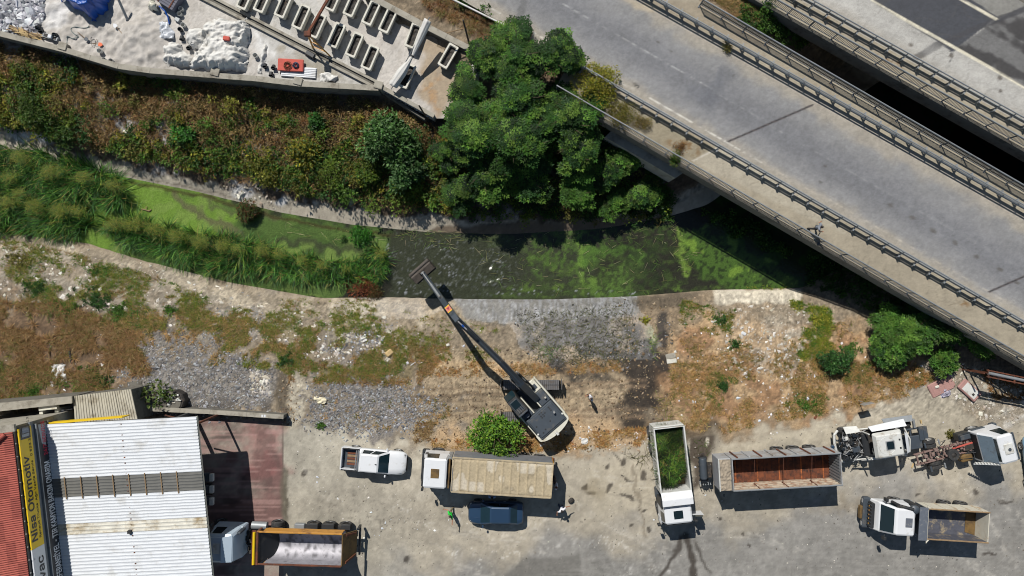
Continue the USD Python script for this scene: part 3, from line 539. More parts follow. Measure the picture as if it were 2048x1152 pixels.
def surface(name, la, oa, lb, ob, t0, t1, z, paint, material, du=.12, dv=.12):
    ts = np.arange(t0, t1, du); A0, B0 = la.at(0, oa, z), lb.at(0, ob, z); nv = int(np.linalg.norm(A0 - B0) / dv) + 2; w = np.linspace(0, 1, nv)
    pa, pb = np.array([la.at(t, oa, z) for t in ts]), np.array([lb.at(t, ob, z) for t in ts])
    V = (pa[:, None] * (1 - w)[None, :, None] + pb[:, None] * w[None, :, None]).reshape(-1, 3)
    i = np.arange(len(ts) * nv).reshape(len(ts), nv); Q = np.stack([i[:-1, :-1], i[1:, :-1], i[1:, 1:], i[:-1, 1:]], -1).reshape(-1, 4)
    me = usdkit.mesh(stage, numbered('/World/' + name), (V, Q), M[material], True); color(me, paint(V)); tagp(me.GetPrim(), kind='structure')
def base_paint(V, col):
    P = V * [1, 1, 0]; px, py = to_px(V); p = Paint(px, py, (fbm(P * .8, 4, 61) - .5) * 2, (fbm(P * .8, 4, 62) - .5) * 2, col)
    p.big, p.mid, p.fine, p.grit = fbm(P * .2, 4, 63), fbm(P * .8, 4, 64), fbm(P * 3, 3, 65), noise(P * 8, 66)
    p.s = (V @ BU); p.streak = fbm(np.stack([V @ BU * .12, V @ BN * 1.1, V[:, 0] * 0], 1), 4, 67)
    return p
def paint_road(V):
    p = base_paint(V, A(134, 134, 136)); px, py = p.px, p.py
    dl = (V - E1.a) @ BN; dr = (V - G2.at(0)) @ BN               # metres from the left white line, from the right rail
    p.c *= (.86 + .3 * p.streak)[:, None] * (.9 + .2 * p.big)[:, None]
    lane = np.exp(-((dl - 2.6) / .9) ** 2) * .5 + np.exp(-((dl - 5.2) / .9) ** 2) * .7; p.mix(np.arange(len(px)), lane * .65, A(106, 108, 114))
    e = np.maximum(sstep(.9, -.2, dl + (p.mid - .5) * 1.2), sstep(-1.7, -.5, dr + (p.mid - .5) * 1.5)); p.mix(np.arange(len(px)), e * .75, A(176, 163, 140))
    e2 = np.maximum(sstep(2.2, 0, dl + (p.mid - .5)), sstep(-3.2, -1.4, dr + (p.mid - .5))); p.mix(np.arange(len(px)), e2 * .35, A(176, 174, 168))
    wear = sstep(.35, .62, p.fine)
    p.line([(1111, 0), (1391, 160), (1424, 178)], 1.6, A(206, 206, 204), 1.2, 0, .5, wear); p.line([(1434, 186), (1560, 262), (2048, 540)], 1.4, A(200, 200, 198), 1.2, 0, .22, wear)
    p.line([(960, 5), (1167, 122), (1394, 250), (1536, 331)], 1.3, A(236, 232, 220), 1, 1, .75, wear); p.line([(1536, 331), (2048, 622)], 1.2, A(220, 210, 190), 1, 3, .35, wear)
    p.spot(1430, 180, 20, 56, A(104, 106, 112), 25, .6, 26, .7, sstep(.35, .6, p.mid)); p.spot(1405, 190, 40, 20, A(112, 114, 120), 0, .7, 26, .5)
    p.poly([(1042, 0), (1056, 0), (1048, 30), (1036, 44), (1030, 40)], A(112, 112, 112), 2, 4, .8)
    for x, y, a in ((1316, 85, 4), (1340, 105, 3), (1272, 168, 5), (1465, 152, 3), (1640, 363, 4), (1612, 360, 2), (1780, 410, 6), (1825, 435, 7), (1867, 462, 7), (1910, 487, 6), (1953, 513, 6), (2000, 540, 7), (1650, 331, 4), (2036, 566, 6)): p.spot(x, y, a, a * .6, A(92, 88, 82), 30, .5, 4, .75)
    p.line([(1270, 172), (1278, 170), (1276, 176)], .8, A(70, 70, 70), .8, 1, .9)
    p.poly([(1245, 0), (1330, 0), (1322, 22), (1270, 14)], A(190, 176, 150), 5, 10, .7)
    for a, b in (((1457, 283), (1625, 210)), ((1978, 584), (2100, 530))):
        p.line([a, b], 2.2, A(96, 88, 88), .8, .4, .9); p.line([a, b], .8, A(40, 38, 40), .6, .3, 1)
    return p.c * (.85 + .3 * p.grit)[:, None]
def paint_walk(V):
    p = base_paint(V, A(168, 158, 138)); p.c *= (.84 + .32 * p.mid)[:, None] * (.88 + .24 * p.big)[:, None]
    p.poly([(1100, 120), (1240, 200), (1430, 290), (1380, 330), (1200, 240), (1080, 160)], A(150, 140, 116), 10, 20, .7); p.poly([(1385, 320), (1440, 292), (1560, 360), (1700, 470), (1600, 430)], A(188, 180, 162), 4, 8, .6)
    for x, y, a in ((1380, 296, 22), (1350, 290, 16), (1925, 605, 14), (1945, 596, 8), (1660, 40, 16), (1770, 115, 16), (1802, 128, 10), (1600, 15, 14), (1665, 168, 8), (1545, 102, 6)): p.spot(x, y, a, a * .5, A(126, 92, 48), 25, .6, 10, .8, sstep(.4, .6, p.fine))
    p.line([(1385, 322), (1436, 296)], 1.5, A(206, 200, 186), 1, 1, .8); p.line([(1895, 612), (1960, 590)], 1, A(140, 130, 110), 1, 1, .8)
    p.poly([(1285, 14), (1300, 0), (1420, 0), (1560, 90), (1500, 90)], A(160, 148, 128), 4, 10, .7)
    p.mix(np.arange(len(p.px)), sstep(.04, 0, np.abs(noise(V * [1.4, 1.4, 0], 68) - .5)) * .3, A(110, 100, 84))
    return p.c * (.9 + .2 * p.grit)[:, None]
def paint_road2(V):
    p = base_paint(V, A(182, 179, 172)); d = (V - E3.a) @ BN; i = np.arange(len(p.px)); p.c *= (.86 + .3 * p.big)[:, None] * (.93 + .14 * p.fine)[:, None]
    tj = p.s - TS(1900, 90); lane = sstep(-1.15, -1.0, d + (p.mid - .5) * .1)
    before = sstep(.3, -.3, tj + d * .0 + 1.0 + (d) * -.55)
    px, py = p.px, p.py; sj = sd_poly(px, py, [(1690, -200), (1690, -30), (1878, 85), (1905, 105), (1990, 36), (2048, 10), (2200, -60), (2200, -200)])
    p.mix(i, sstep(-2, 2, sj) * sstep(-.75, -.6, (V - E3.a) @ BN), A(72, 74, 80))
    right = sd_poly(px, py, [(1910, 98), (1998, 36), (2300, -120), (2300, 400), (2048, 180)])
    p.mix(i, sstep(-2, 2, right) * sstep(.0, .1, d), A(116, 115, 114)); p.mix(i, sstep(-2, 2, right) * sstep(.05, .2, d) * sstep(.4, .62, p.mid + (p.streak - .5)), A(70, 68, 68))
    top = sd_poly(px, py, [(1860, -60), (2000, 38), (2100, -20), (2100, -100)]); p.mix(i, sstep(-1, 1, top), A(140, 138, 132))
    p.line([(1832, 115), (1880, 88), (1990, 40), (2060, 14)], 5.5, A(70, 70, 74), 1.5, 3, .85); p.line([(1832, 115), (1876, 92)], 7, A(104, 102, 100), 1.5, 2, .8)
    wear = .75 + .25 * sstep(.3, .5, p.fine)
    p.line([(1743, 0), (2048, 175), (2200, 262)], 2.6, A(236, 228, 204), .8, .3, .95, wear); p.line([(1922, 0), (1993, 38)], 2.4, A(236, 228, 204), .8, .3, .95, wear)
    g = (V - G3.at(0)) @ BN; p.mix(i, sstep(1.6, .2, g + (p.mid - .5) * .8) * .6, A(164, 154, 136))
    p.mix(i, np.exp(-((d + 1.0) / .6) ** 2) * .3 * sstep(-1, 1, -sj), A(206, 204, 198))
    for x, y, a in ((1823, 90, 4), (1904, 112, 5), (2000, 154, 5), (2002, 182, 4)): p.spot(x, y, a, a, A(90, 80, 70), 0, .4, 4, .8)
    p.line([(1902, 102), (1906, 112), (1900, 124)], 1, A(80, 78, 78), .8, 3, .9)
    p.mix(i, sstep(.03, 0, np.abs(noise(V * [.7, .7, 0] + 4, 69) - .5)) * .25, A(96, 92, 88))
    return p.c * (.86 + .28 * p.grit)[:, None]
slab('bridge_road', G1, .18, G2, -.22, T0 - 30, T1, ZD - .3, ZD, 'dark_concrete')
surface('bridge_road_surface', G1, .05, G2, -.12, T0 - 16, 48, ZD + .005, paint_road, 'asphalt')
surface('bridge_pavement', F1, -.3, G1, .05, T0, 48, ZD + .03, paint_walk, 'pavement')
surface('bridge_pavement', G2, -.12, F2, .3, T0 - 1, 48, ZD + .03, paint_walk, 'pavement')
surface('bridge_pavement', F3, -.3, G3, .05, TS(1480, -40), 48, ZD + .03, paint_walk, 'pavement')
surface('bridge_road_surface', G3, .05, E3, 5.6, TS(1640, -60), 48, ZD + .005, paint_road2, 'asphalt')
slab('bridge_kerb', F1, -.34, F1, -.2, T0, T1, ZD - .3, ZD + .12, 'dark_concrete'); slab('bridge_kerb', F2, .2, F2, .34, TS(1400, 10), T1, ZD - .3, ZD + .12, 'dark_concrete'); slab('bridge_kerb', F3, -.34, F3, -.2, -20, T1, ZD - .3, ZD + .12, 'dark_concrete')
def fence(line, t0, t1, label):
    o = line.at(t0, 0, ZD); t = thing('bridge_fence', label, 'fence', o, 0, 'fences along the bridge decks'); rel = lambda tt, off, z: line.at(tt, off, z) - o
    MB().tube(rel(t0, 0, 4.3), rel(t1, 0, 4.3), .05, 8).put(t, 'top_rail', 'galvanised'); MB().bar(rel(t0, 0, 3.42), rel(t1, 0, 3.42), .05, .04).put(t, 'bottom_rail', 'rail_grey')
    MB().bar(rel(t0, 0, 4.16), rel(t1, 0, 4.16), .03, .03).put(t, 'middle_rail', 'dark_rail')
    b = MB()
    for s in np.arange(t0 + .1, t1, .125): b.bar(rel(s, 0, 3.42), rel(s, 0, 4.16), .03, .03)
    b.put(t, 'balusters', 'dark_rail', kind='stuff')
    for s in np.arange(t0 + .05, t1, 1.94):
        p = MB().bar(rel(s, 0, ZD - .05), rel(s, 0, 4.27), .07, .07); p.bar(rel(s, -.2, ZD + .06), rel(s, 0, ZD + .06), .12, .04); p.put(t, 'post', 'rail_grey')
fence(F1, T0 + .1, 47, 'grey railing with thin bars along the walkway where a person walks')
fence(F2, TS(1405, 0, 4.3), 47, 'grey railing with thin bars on the near deck, facing the dark gap')
fence(F3, TS(1540, -10, 4.3), 47, 'railing with dark thin bars on the far deck, facing the dark gap')
def guard(line, side, t0, t1, label, step=1.33, pipe='galvanised'):
    o = line.at(t0, 0, ZD); t = thing('guard_rail', label, 'guard rail', o, 0, 'steel guard rails along the bridge roads'); rel = lambda tt, off, z: line.at(tt, off, z) - o
    MB().tube(rel(t0, 0, 4.15), rel(t1, 0, 4.15), .055, 8).put(t, 'pipe_rail', pipe)
    prof = [(-.03, .36), (.05, .42), (.05, .48), (-.01, .52), (.05, .56), (.05, .62), (-.03, .68), (-.05, .68), (-.05, .36)]
    rings = [[rel(tt, -a * side, ZD + z) for a, z in prof] for tt in (t0, t1)]; MB().loft(rings).put(t, 'beam', 'galvanised')
    for s in np.arange(t0 + .4, t1, step):
        b = MB(); b.bar(rel(s, side * .16, ZD), rel(s, side * .16, ZD + .72), .1, .1); b.bar(rel(s, side * .02, ZD + .5), rel(s, side * .42, ZD + .5), .1, .09)
        b.bar(rel(s, side * .16, ZD + .7), rel(s, 0, 4.13), .07, .06); b.bar(rel(s, side * .4, ZD + .5), rel(s, side * .34, ZD), .06, .06); b.put(t, 'post', 'galvanised')
guard(G1, -1, TS(1157, 127, 4.15), 47, 'long steel guard rail between the walkway and the grey two-lane road')
guard(G2, 1, TS(1200, -70, 4.15), 47, 'steel guard rail on the far edge of the grey two-lane road')
guard(G3, -1, TS(1560, -36, 4.15), 47, 'steel guard rail beside the pale shoulder of the far deck')
# pier wall and wing wall under the deck ends, the concrete slope in the gap
b = MB(); p = [W(1222, 262, 2.0), W(1366, 346, 2.0), W(1350, 356, 2.0), W(1210, 274, 2.0)]; b.plate([(x, y, 2.0) for x, y, _ in p], (0, 0, -2.2)); tagp(b.put(None, 'abutment_wall', 'concrete'), kind='structure')
# ---------------------------------------------------------------- vegetation
rng = np.random.default_rng(12)
def unit(v): return v / np.maximum(np.linalg.norm(v, axis=-1, keepdims=True), 1e-9)
def leaf_quads(pos, d, L, Wd, up, fold=.25):
    """rhombus leaves: pos base (n,3), d direction, L length, Wd width, up normal hint -> vertices, faces (2 triangles each)"""
    d = unit(d); s = unit(np.cross(d, up)); n = np.cross(s, d); L, Wd = np.asarray(L)[:, None], np.asarray(Wd)[:, None]
    mid = pos + d * L * .45 - n * L * .04
    v = np.stack([pos, mid + s * Wd / 2 + n * Wd * fold, pos + d * L - n * L * .12, mid - s * Wd / 2 + n * Wd * fold], 1)
    k = np.arange(len(pos))[:, None] * 4
    return v.reshape(-1, 3), np.concatenate([k + [0, 1, 2], k + [0, 2, 3]], 1).reshape(-1, 3)
def blades(pos, d, L, Wd, droop, seg=3):
    """arching strips: grass and reed blades"""
    n = len(pos); d = unit(d); h = d * [1, 1, 0]; h = unit(h + 1e-6); s = np.stack([-h[:, 1], h[:, 0], np.zeros(n)], 1); L, Wd, droop = (np.broadcast_to(x, n)[:, None] for x in (L, Wd, droop))
    pts = []
    for k in range(seg + 1):
        t = k / seg; p = pos + d * L * t + h * L * droop * t * t * .5 - np.array([0, 0, 1.0]) * L * droop * t * t * .8
        w = Wd * (1 - t) ** .6 * (.6 + .4 * t) if k < seg else Wd * 0
        if k < seg: pts += [p - s * w / 2, p + s * w / 2]
        else: pts.append(p)
    m = len(pts); v = np.stack(pts, 1).reshape(-1, 3); o = np.arange(n)[:, None] * m; f = []
    for k in range(seg - 1): f += [o + [2 * k, 2 * k + 1, 2 * k + 3], o + [2 * k, 2 * k + 3, 2 * k + 2]]
    f.append(o + [2 * seg - 2, 2 * seg - 1, 2 * seg]); return v, np.concatenate(f, 1).reshape(-1, 3), m
def shade(col, n, var=.22, hue=.08, r=None):
    r = r or rng; c = np.broadcast_to(np.asarray(col, float), (n, 3)) * (1 + var * r.standard_normal((n, 1))).clip(.45, 1.7)
    return (c * (1 + hue * r.standard_normal((n, 3)))).clip(.004, .8)
def in_poly(n, poly, r=None):
    r = r or rng; p = np.array(poly, float); lo, hi = p.min(0), p.max(0); out = np.zeros((0, 2))
    while len(out) < n:
        q = r.uniform(lo, hi, (n * 2, 2)); out = np.vstack([out, q[sd_poly(q[:, 0], q[:, 1], poly) > 0]])
    return out[:n]
class Veg:
    def __init__(s): s.b = MB()
    def bushes(s, base, R, Ht, nl, cols, size=.16, lump=6, r=None, wide=.5):
        """leafy or twiggy bushes at base points (m,3), radius R, height Ht, nl leaves each, colours cols (m,3)"""
        r = r or rng; m = len(base); R, Ht = np.broadcast_to(R, m), np.broadcast_to(Ht, m)
        lc = r.standard_normal((m, lump, 3)); lc = unit(lc) * r.random((m, lump, 1)) ** .45 * (.7 + .65 * r.random((m, 1, 3))); lc[..., 2] = np.abs(lc[..., 2])
        ctr = base[:, None] + lc * np.stack([R, R, Ht * .75], -1)[:, None] * .95; lr = (.18 + .36 * r.random((m, lump)) ** 1.5) * R[:, None]; tone = .6 + .75 * r.random((m, lump))
        k = r.integers(0, lump, (m, nl)); i = np.arange(m)[:, None]; n = unit(r.standard_normal((m, nl, 3))); n[..., 2] = np.abs(n[..., 2]) * .9 + .05
        pos = (ctr[i, k] + n * lr[i, k][..., None] * (.7 + .45 * r.random((m, nl, 1)))).reshape(-1, 3)
        d = n.reshape(-1, 3) * [1, 1, .35] + r.standard_normal((m * nl, 3)) * .55; up = unit(n.reshape(-1, 3) + [0, 0, .8] + r.standard_normal((m * nl, 3)) * .4)
        L = size * (.6 + .8 * r.random(m * nl)); v, f = leaf_quads(pos, d, L, L * wide * (.7 + .6 * r.random(m * nl)), up)
        c = shade(np.repeat(cols, nl, 0) * tone[i, k].reshape(-1, 1), m * nl, .2, .06, r); s.b.add(v, f, np.repeat(c, 4, 0)); return s
    def tufts(s, base, nb, L, cols, Wd=.035, lean=.7, droop=.5, r=None, seg=2, spread=.08):
        r = r or rng; m = len(base); a = r.random((m * nb)) * 2 * np.pi; t = r.random(m * nb) ** .7 * lean
        d = np.stack([np.cos(a) * np.sin(t), np.sin(a) * np.sin(t), np.cos(t)], 1); Ls = np.repeat(np.broadcast_to(L, m), nb) * (.5 + .7 * r.random(m * nb))
        pos = np.repeat(base, nb, 0) + np.stack([np.cos(a), np.sin(a), 0 * a], 1) * (r.random(m * nb) * spread)[:, None]
        v, f, k = blades(pos, d, Ls, Wd * (.6 + .8 * r.random(m * nb)), droop, seg); s.b.add(v, f, np.repeat(shade(np.repeat(cols, nb, 0), m * nb, .22, .06, r), k, 0)); return s
    def put(s, parent, name, **k): return s.b.put(parent, name, 'leaf', col=True, **k)
GREEN, DKGREEN, OLIVE, BROWN, STRAW, YGREEN, RUSTY, TAN = A(86, 124, 44), A(58, 96, 40), A(124, 120, 58), A(140, 110, 70), A(202, 164, 104), A(158, 158, 56), A(138, 92, 58), A(172, 144, 98)
def pick(n, cols, p=None, r=None): return np.array(cols)[(r or rng).choice(len(cols), n, p=p)]
# ---- the brush on the far bank: mixed dry and green, one mass
BANK = [(-40, 88), (140, 118), (380, 166), (760, 206), (880, 262), (930, 330), (930, 428), (830, 416), (700, 398), (560, 380), (420, 346), (250, 312), (150, 284), (-40, 240)]
pts = in_poly(1750, BANK); g = on_ground(pts[:, 0], pts[:, 1])
gn = fbm(np.stack([pts[:, 0], pts[:, 1], pts[:, 0] * 0], 1) / 70, 3, 81); low = sstep(0, 1, (pts[:, 1] - np.interp(pts[:, 0], [0, 380, 760, 930], [90, 170, 210, 280])) / 150)
gp_ = gn + .35 * low - .1 + .45 * sstep(130, 0, pts[:, 0]) * sstep(110, 170, pts[:, 1])
bare = np.zeros(len(pts), bool)
for x, y, a, b_ in ((238, 245, 28, 24), (330, 268, 30, 22), (490, 368, 30, 26), (145, 128, 20, 22), (655, 275, 12, 8), (520, 300, 18, 10), (200, 205, 14, 30)): bare |= ((pts[:, 0] - x) / a) ** 2 + ((pts[:, 1] - y) / b_) ** 2 < 1
green = (gp_ > .57) & ~bare; dry = ~green & ~bare
Veg().bushes(g[green], rng.uniform(.3, .75, green.sum()), rng.uniform(.35, 1.1, green.sum()), 64, pick(green.sum(), [A(104, 142, 54), GREEN, DKGREEN, OLIVE, A(112, 134, 48), A(158, 156, 56)]), .19).bushes(on_ground(*(bq := in_poly(46, BANK)).T), rng.uniform(.6, 1.15, 46), rng.uniform(.9, 2.0, 46), 230, pick(46, [A(104, 142, 54), A(120, 146, 56), DKGREEN, A(150, 150, 60), A(128, 128, 60)]), .2, 12).put(None, 'green_undergrowth', top=('dark and yellowish green scrub covering the far bank down to the concrete lining', 'undergrowth', None, 'stuff'))
v = Veg().bushes(g[dry], rng.uniform(.3, .8, dry.sum()), rng.uniform(.3, 1.2, dry.sum()), 58, pick(dry.sum(), [A(158, 128, 80), A(172, 142, 92), A(136, 112, 70), A(126, 118, 66), OLIVE, TAN, A(160, 118, 74), A(190, 162, 108)]), .17, wide=.34)
q = in_poly(2600, BANK); qg = on_ground(q[:, 0], q[:, 1]); v.tufts(qg, 9, rng.uniform(.35, 1.1, len(q)), pick(len(q), [A(156, 118, 72), TAN, A(136, 106, 66), OLIVE, STRAW]), .045, .9, .5).put(None, 'dry_undergrowth', top=('brown dried scrub and stalks on the far bank below the yard wall', 'undergrowth', None, 'stuff'))
# scrub under the tall trees and below the bridge
Q = [(900, 240), (1080, 170), (1200, 180), (1290, 300), (1345, 400), (1340, 440), (1200, 440), (930, 440), (880, 330)]
q = in_poly(520, Q); qg = on_ground(q[:, 0], q[:, 1]); v = Veg().bushes(qg, rng.uniform(.35, .8, len(q)), rng.uniform(.4, 1.2, len(q)), 60, pick(len(q), [DKGREEN, GREEN, OLIVE, A(120, 140, 46), DKGREEN]), .18)
q = np.vstack([in_poly(160, [(1590, 560), (1700, 600), (1800, 650), (1960, 700), (1880, 640), (1700, 520), (1620, 500)]), in_poly(60, [(1390, 420), (1500, 440), (1600, 520), (1480, 480)])]); qg = on_ground(q[:, 0], q[:, 1]); qg[:, 2] = np.maximum(qg[:, 2], WZ)
v.bushes(qg, rng.uniform(.3, .6, len(q)), rng.uniform(.2, .8, len(q)), 50, pick(len(q), [DKGREEN, GREEN]), .17)
q = np.vstack([in_poly(110, [(1480, 20), (1545, 22), (1610, 80), (1600, 100), (1480, 40)]), in_poly(70, [(1290, 320), (1350, 400), (1340, 440), (1280, 430)])]); qg = on_ground(q[:, 0], q[:, 1]); v.bushes(qg, .4, .5, 50, pick(len(q), [DKGREEN, GREEN, GREEN]), .15)
v.put(None, 'shaded_undergrowth', top=('dark green scrub under the tall trees and below the bridge edge', 'undergrowth', None, 'stuff'))
# verge of the road: dry grass and yellow-green creeper on the walkway end
q = in_poly(420, [(830, -30), (960, -20), (1060, 90), (1000, 110), (930, 60), (850, 10)]); qg = on_ground(q[:, 0], q[:, 1]); v = Veg().tufts(qg, 26, rng.uniform(.3, .6, len(q)), pick(len(q), [BROWN, TAN, A(150, 104, 60), OLIVE]), .04, 1.0, .5)
q = in_poly(160, [(1400, -20), (1480, -10), (1540, 40), (1490, 40)]); qg = on_ground(q[:, 0], q[:, 1]); v.tufts(qg, 26, .45, pick(len(q), [STRAW, TAN, TAN, OLIVE]), .04, 1.0, .5)
v.put(None, 'verge_grass', top=('brown dry grass on the verge above the planters, beside the road', 'grass', None, 'stuff'))
# ---- lower bank: low weeds, green and dry grass by place
def meadow(name, label, parts):
    v = Veg()
    for poly, n, nb, L, cols, wd in parts:
        q = in_poly(n * 2, poly); nz = fbm(np.stack([q[:, 0], q[:, 1], q[:, 0] * 0], 1) / 34, 4, 91); q = q[np.argsort(-nz + rng.random(len(q)) * .2)[:n]]
        qg = on_ground(q[:, 0], q[:, 1]); v.tufts(qg, nb, L * rng.uniform(.6, 1.3, len(q)), pick(len(q), cols), wd, 1.15, .6)
    return v.put(None, name, top=(label, 'grass', None, 'stuff'))
SG = [OLIVE, A(140, 138, 56), A(112, 130, 46), TAN, A(134, 144, 52)]
meadow('dry_grass', 'orange brown dry grass over the left end of the lower bank', [([(-40, 600), (130, 605), (260, 660), (300, 740), (180, 800), (-40, 820)], 1500, 20, .6, [A(164, 128, 84), A(150, 116, 76), TAN, BROWN, A(176, 140, 92), OLIVE], .06), ([(-40, 720), (120, 740), (240, 780), (60, 810), (-40, 815)], 260, 18, .55, [OLIVE, A(120, 130, 52), BROWN, GREEN], .06)])
meadow('straw_grass', 'pale straw grass in patches between the trucks and the right bank', [([(1340, 720), (1560, 760), (1760, 740), (1820, 790), (1640, 826), (1440, 866), (1340, 850)], 1200, 16, .26, [STRAW, STRAW, TAN, A(186, 146, 96), A(206, 172, 120), OLIVE], .046), ([(1380, 600), (1500, 690), (1700, 640), (1790, 700), (1600, 760), (1350, 730)], 700, 14, .24, [STRAW, TAN, OLIVE, TAN], .046),
    ([(860, 880), (1110, 870), (1290, 855), (1290, 888), (1080, 902), (870, 895)], 520, 18, .24, [STRAW, STRAW, TAN, A(190, 134, 74)], .046), ([(820, 715), (1100, 730), (1240, 722), (1240, 742), (960, 755), (830, 750)], 420, 16, .2, [STRAW, TAN, TAN, A(190, 140, 84)], .046), ([(1610, 690), (1790, 700), (1880, 760), (1800, 780), (1640, 760)], 500, 18, .28, [STRAW, TAN, A(190, 134, 74), OLIVE], .046), ([(1960, 740), (2060, 760), (2060, 800), (1990, 800)], 160, 18, .3, [TAN, BROWN, A(170, 118, 64)], .046), ([(815, 840), (870, 845), (860, 880), (820, 885)], 80, 18, .24, [TAN, BROWN], .046)])
meadow('bank_weeds', 'olive and yellow green low weeds scattered on the stony lower bank', [([(540, 620), (740, 630), (830, 680), (800, 750), (640, 765), (570, 745), (500, 690)], 1500, 16, .3, SG + [A(128, 130, 50), GREEN], .052), ([(330, 590), (500, 620), (560, 740), (470, 730), (380, 660)], 560, 18, .3, SG, .052), ([(-20, 470), (120, 500), (330, 560), (430, 600), (420, 660), (240, 660), (-20, 600)], 1700, 14, .34, SG + [GREEN], .052),
    ([(800, 620), (1000, 660), (1000, 720), (860, 720), (790, 690)], 380, 14, .22, SG, .046), ([(1360, 600), (1470, 620), (1460, 680), (1360, 650)], 220, 16, .24, [OLIVE, GREEN, A(150, 140, 60)], .046), ([(1580, 600), (1660, 620), (1680, 700), (1600, 720)], 420, 20, .34, [YGREEN, A(130, 140, 44), GREEN], .052), ([(1620, 700), (1740, 690), (1760, 760), (1650, 770)], 300, 16, .28, [OLIVE, GREEN, TAN], .046), ([(1420, 740), (1480, 760), (1460, 820), (1410, 800)], 90, 14, .24, [GREEN, OLIVE], .046), ([(1560, 780), (1660, 790), (1640, 830), (1560, 820)], 120, 14, .24, [GREEN, OLIVE], .046), ([(1500, 560), (1600, 570), (1560, 580), (1490, 578)], 90, 14, .3, [A(110, 140, 44), YGREEN], .046),
    ([(180, 610), (520, 630), (580, 700), (420, 730), (260, 680)], 620, 16, .34, [TAN, A(176, 140, 88), STRAW, OLIVE], .05), ([(560, 680), (900, 690), (840, 770), (580, 765)], 620, 16, .32, [TAN, A(180, 142, 88), A(150, 116, 72), OLIVE], .05), ([(640, 800), (900, 800), (900, 870), (640, 850)], 90, 14, .24, [TAN, STRAW, OLIVE], .046),
    ([(500, 600), (760, 600), (760, 640), (560, 650)], 260, 14, .26, SG, .046)])
# flat leafy weeds: dark creeping patches
v = Veg()
for x, y, a, c in ((190, 600, 34, DKGREEN), (75, 575, 26, DKGREEN), (125, 620, 30, GREEN), (195, 540, 20, GREEN), (240, 620, 26, GREEN), (40, 520, 26, OLIVE), (340, 620, 12, GREEN), (575, 720, 18, DKGREEN), (1640, 640, 18, YGREEN), (1700, 700, 16, GREEN), (1760, 690, 14, DKGREEN), (1445, 770, 14, DKGREEN), (1612, 806, 14, GREEN), (1440, 640, 12, DKGREEN), (1470, 690, 10, DKGREEN), (170, 770, 40, GREEN), (60, 780, 30, GREEN), (200, 760, 24, DKGREEN), (1290, 640, 6, YGREEN), (640, 850, 6, GREEN), (1900, 870, 8, OLIVE)):
    n = int(a * 1.0); q = np.array([x, y]) + rng.standard_normal((n, 2)) * [a * .5, a * .33]; qg = on_ground(q[:, 0], q[:, 1]); v.bushes(qg, .26, .22, 26, pick(n, [np.array(c), np.array(c), np.array(c) * 1.3]), .15)
v.put(None, 'creeping_weeds', top=('low leafy green weeds creeping between the pale stones of the lower bank', 'weeds', None, 'stuff'))
# ---- reeds
def reeds(label, poly, n, H, plumes, seed, shift=0):
    r = np.random.default_rng(seed); v = Veg(); q = in_poly(n, poly, r); c = np.array([W(x, y, WZ + .8) for x, y in q]); z = np.maximum(ground_z(c[:, 0], c[:, 1]), WZ); P = np.stack([c[:, 0], c[:, 1], z], 1)
    f1, f2, f3 = fbm(P * [.9, .9, 0], 3, 161), fbm(P * [.9, .9, 0] + 40, 3, 162), noise(P * [1.7, 1.7, 0], 163)
    az = -math.pi / 2 + (f1 - .5) * 9 + r.normal(0, .95, n); lean = .16 + .5 * f3 + .22 * np.abs(r.standard_normal(n)); d = np.stack([np.cos(az) * np.sin(lean), np.sin(az) * np.sin(lean), np.cos(lean)], 1)
    L = H * (.45 + .55 * r.random(n)) * (.6 + .75 * f2); vv, f, k = blades(P, d, L, .06 + .05 * r.random(n), .1 + .8 * r.random(n) ** 2, 4)
    col = pick(n, [A(70, 120, 44), A(56, 100, 42), A(92, 144, 54), A(46, 84, 38), A(124, 150, 58), A(150, 140, 76)], [.28, .22, .2, .13, .09, .08], r); c_ = np.repeat(shade(col, n, .34, .07, r) * (.55 + .9 * f2)[:, None], k, 0); tip = np.tile(np.repeat(np.arange(5) / 4, 2)[:k], n)[:, None]; v.b.add(vv, f, c_ * (.55 + .65 * tip))
    for x, y, R in plumes:
        m = int(760 * R * R); a = r.random(m) * 6.283; ph = r.random() * 6; rr = np.sqrt(r.random(m)) * R * (.75 + .4 * np.sin(2 * a + ph) * r.random(m)); c = W(x, y, WZ + H); p_ = np.stack([c[0] + np.cos(a) * rr * 1.25 + r.normal(0, .14, m), c[1] + np.sin(a) * rr * .8 + r.normal(0, .14, m), WZ + H * (.7 + .35 * r.random(m) - .3 * (rr / R) ** 2)], 1)
        dd = r.standard_normal((m, 3)) * [1, 1, .5] + [0, -.1, .5]; vv, f, k = blades(p_, dd, .2 + .3 * r.random(m), .03, .3, 1); v.b.add(vv, f, np.repeat(shade(pick(m, [A(138, 146, 48), A(116, 132, 46), A(150, 146, 60), A(96, 122, 48)], r=r), m, .3, .08, r), k, 0))
    return v.put(None, 'reed_bed', top=(label, 'reeds', 'reed beds in the channel', 'stuff'))
reeds('big bed of green reeds filling the channel at the left edge, uppermost', [(-60, 296), (60, 294), (130, 318), (190, 336), (238, 366), (250, 396), (225, 406), (190, 402), (140, 404), (60, 382), (-60, 382)], 5200, 2.1, [(30, 312, .8), (95, 340, .9), (220, 368, .7), (10, 350, .6), (160, 352, .6)], 501)
reeds('green reeds with drooping blades at the left edge, below the uppermost bed', [(-60, 392), (60, 390), (140, 406), (180, 426), (168, 456), (130, 474), (90, 456), (40, 460), (-60, 450)], 3600, 2.1, [(8, 402, .7), (60, 410, .8), (112, 418, .8), (148, 420, .6), (30, 384, .5)], 502)
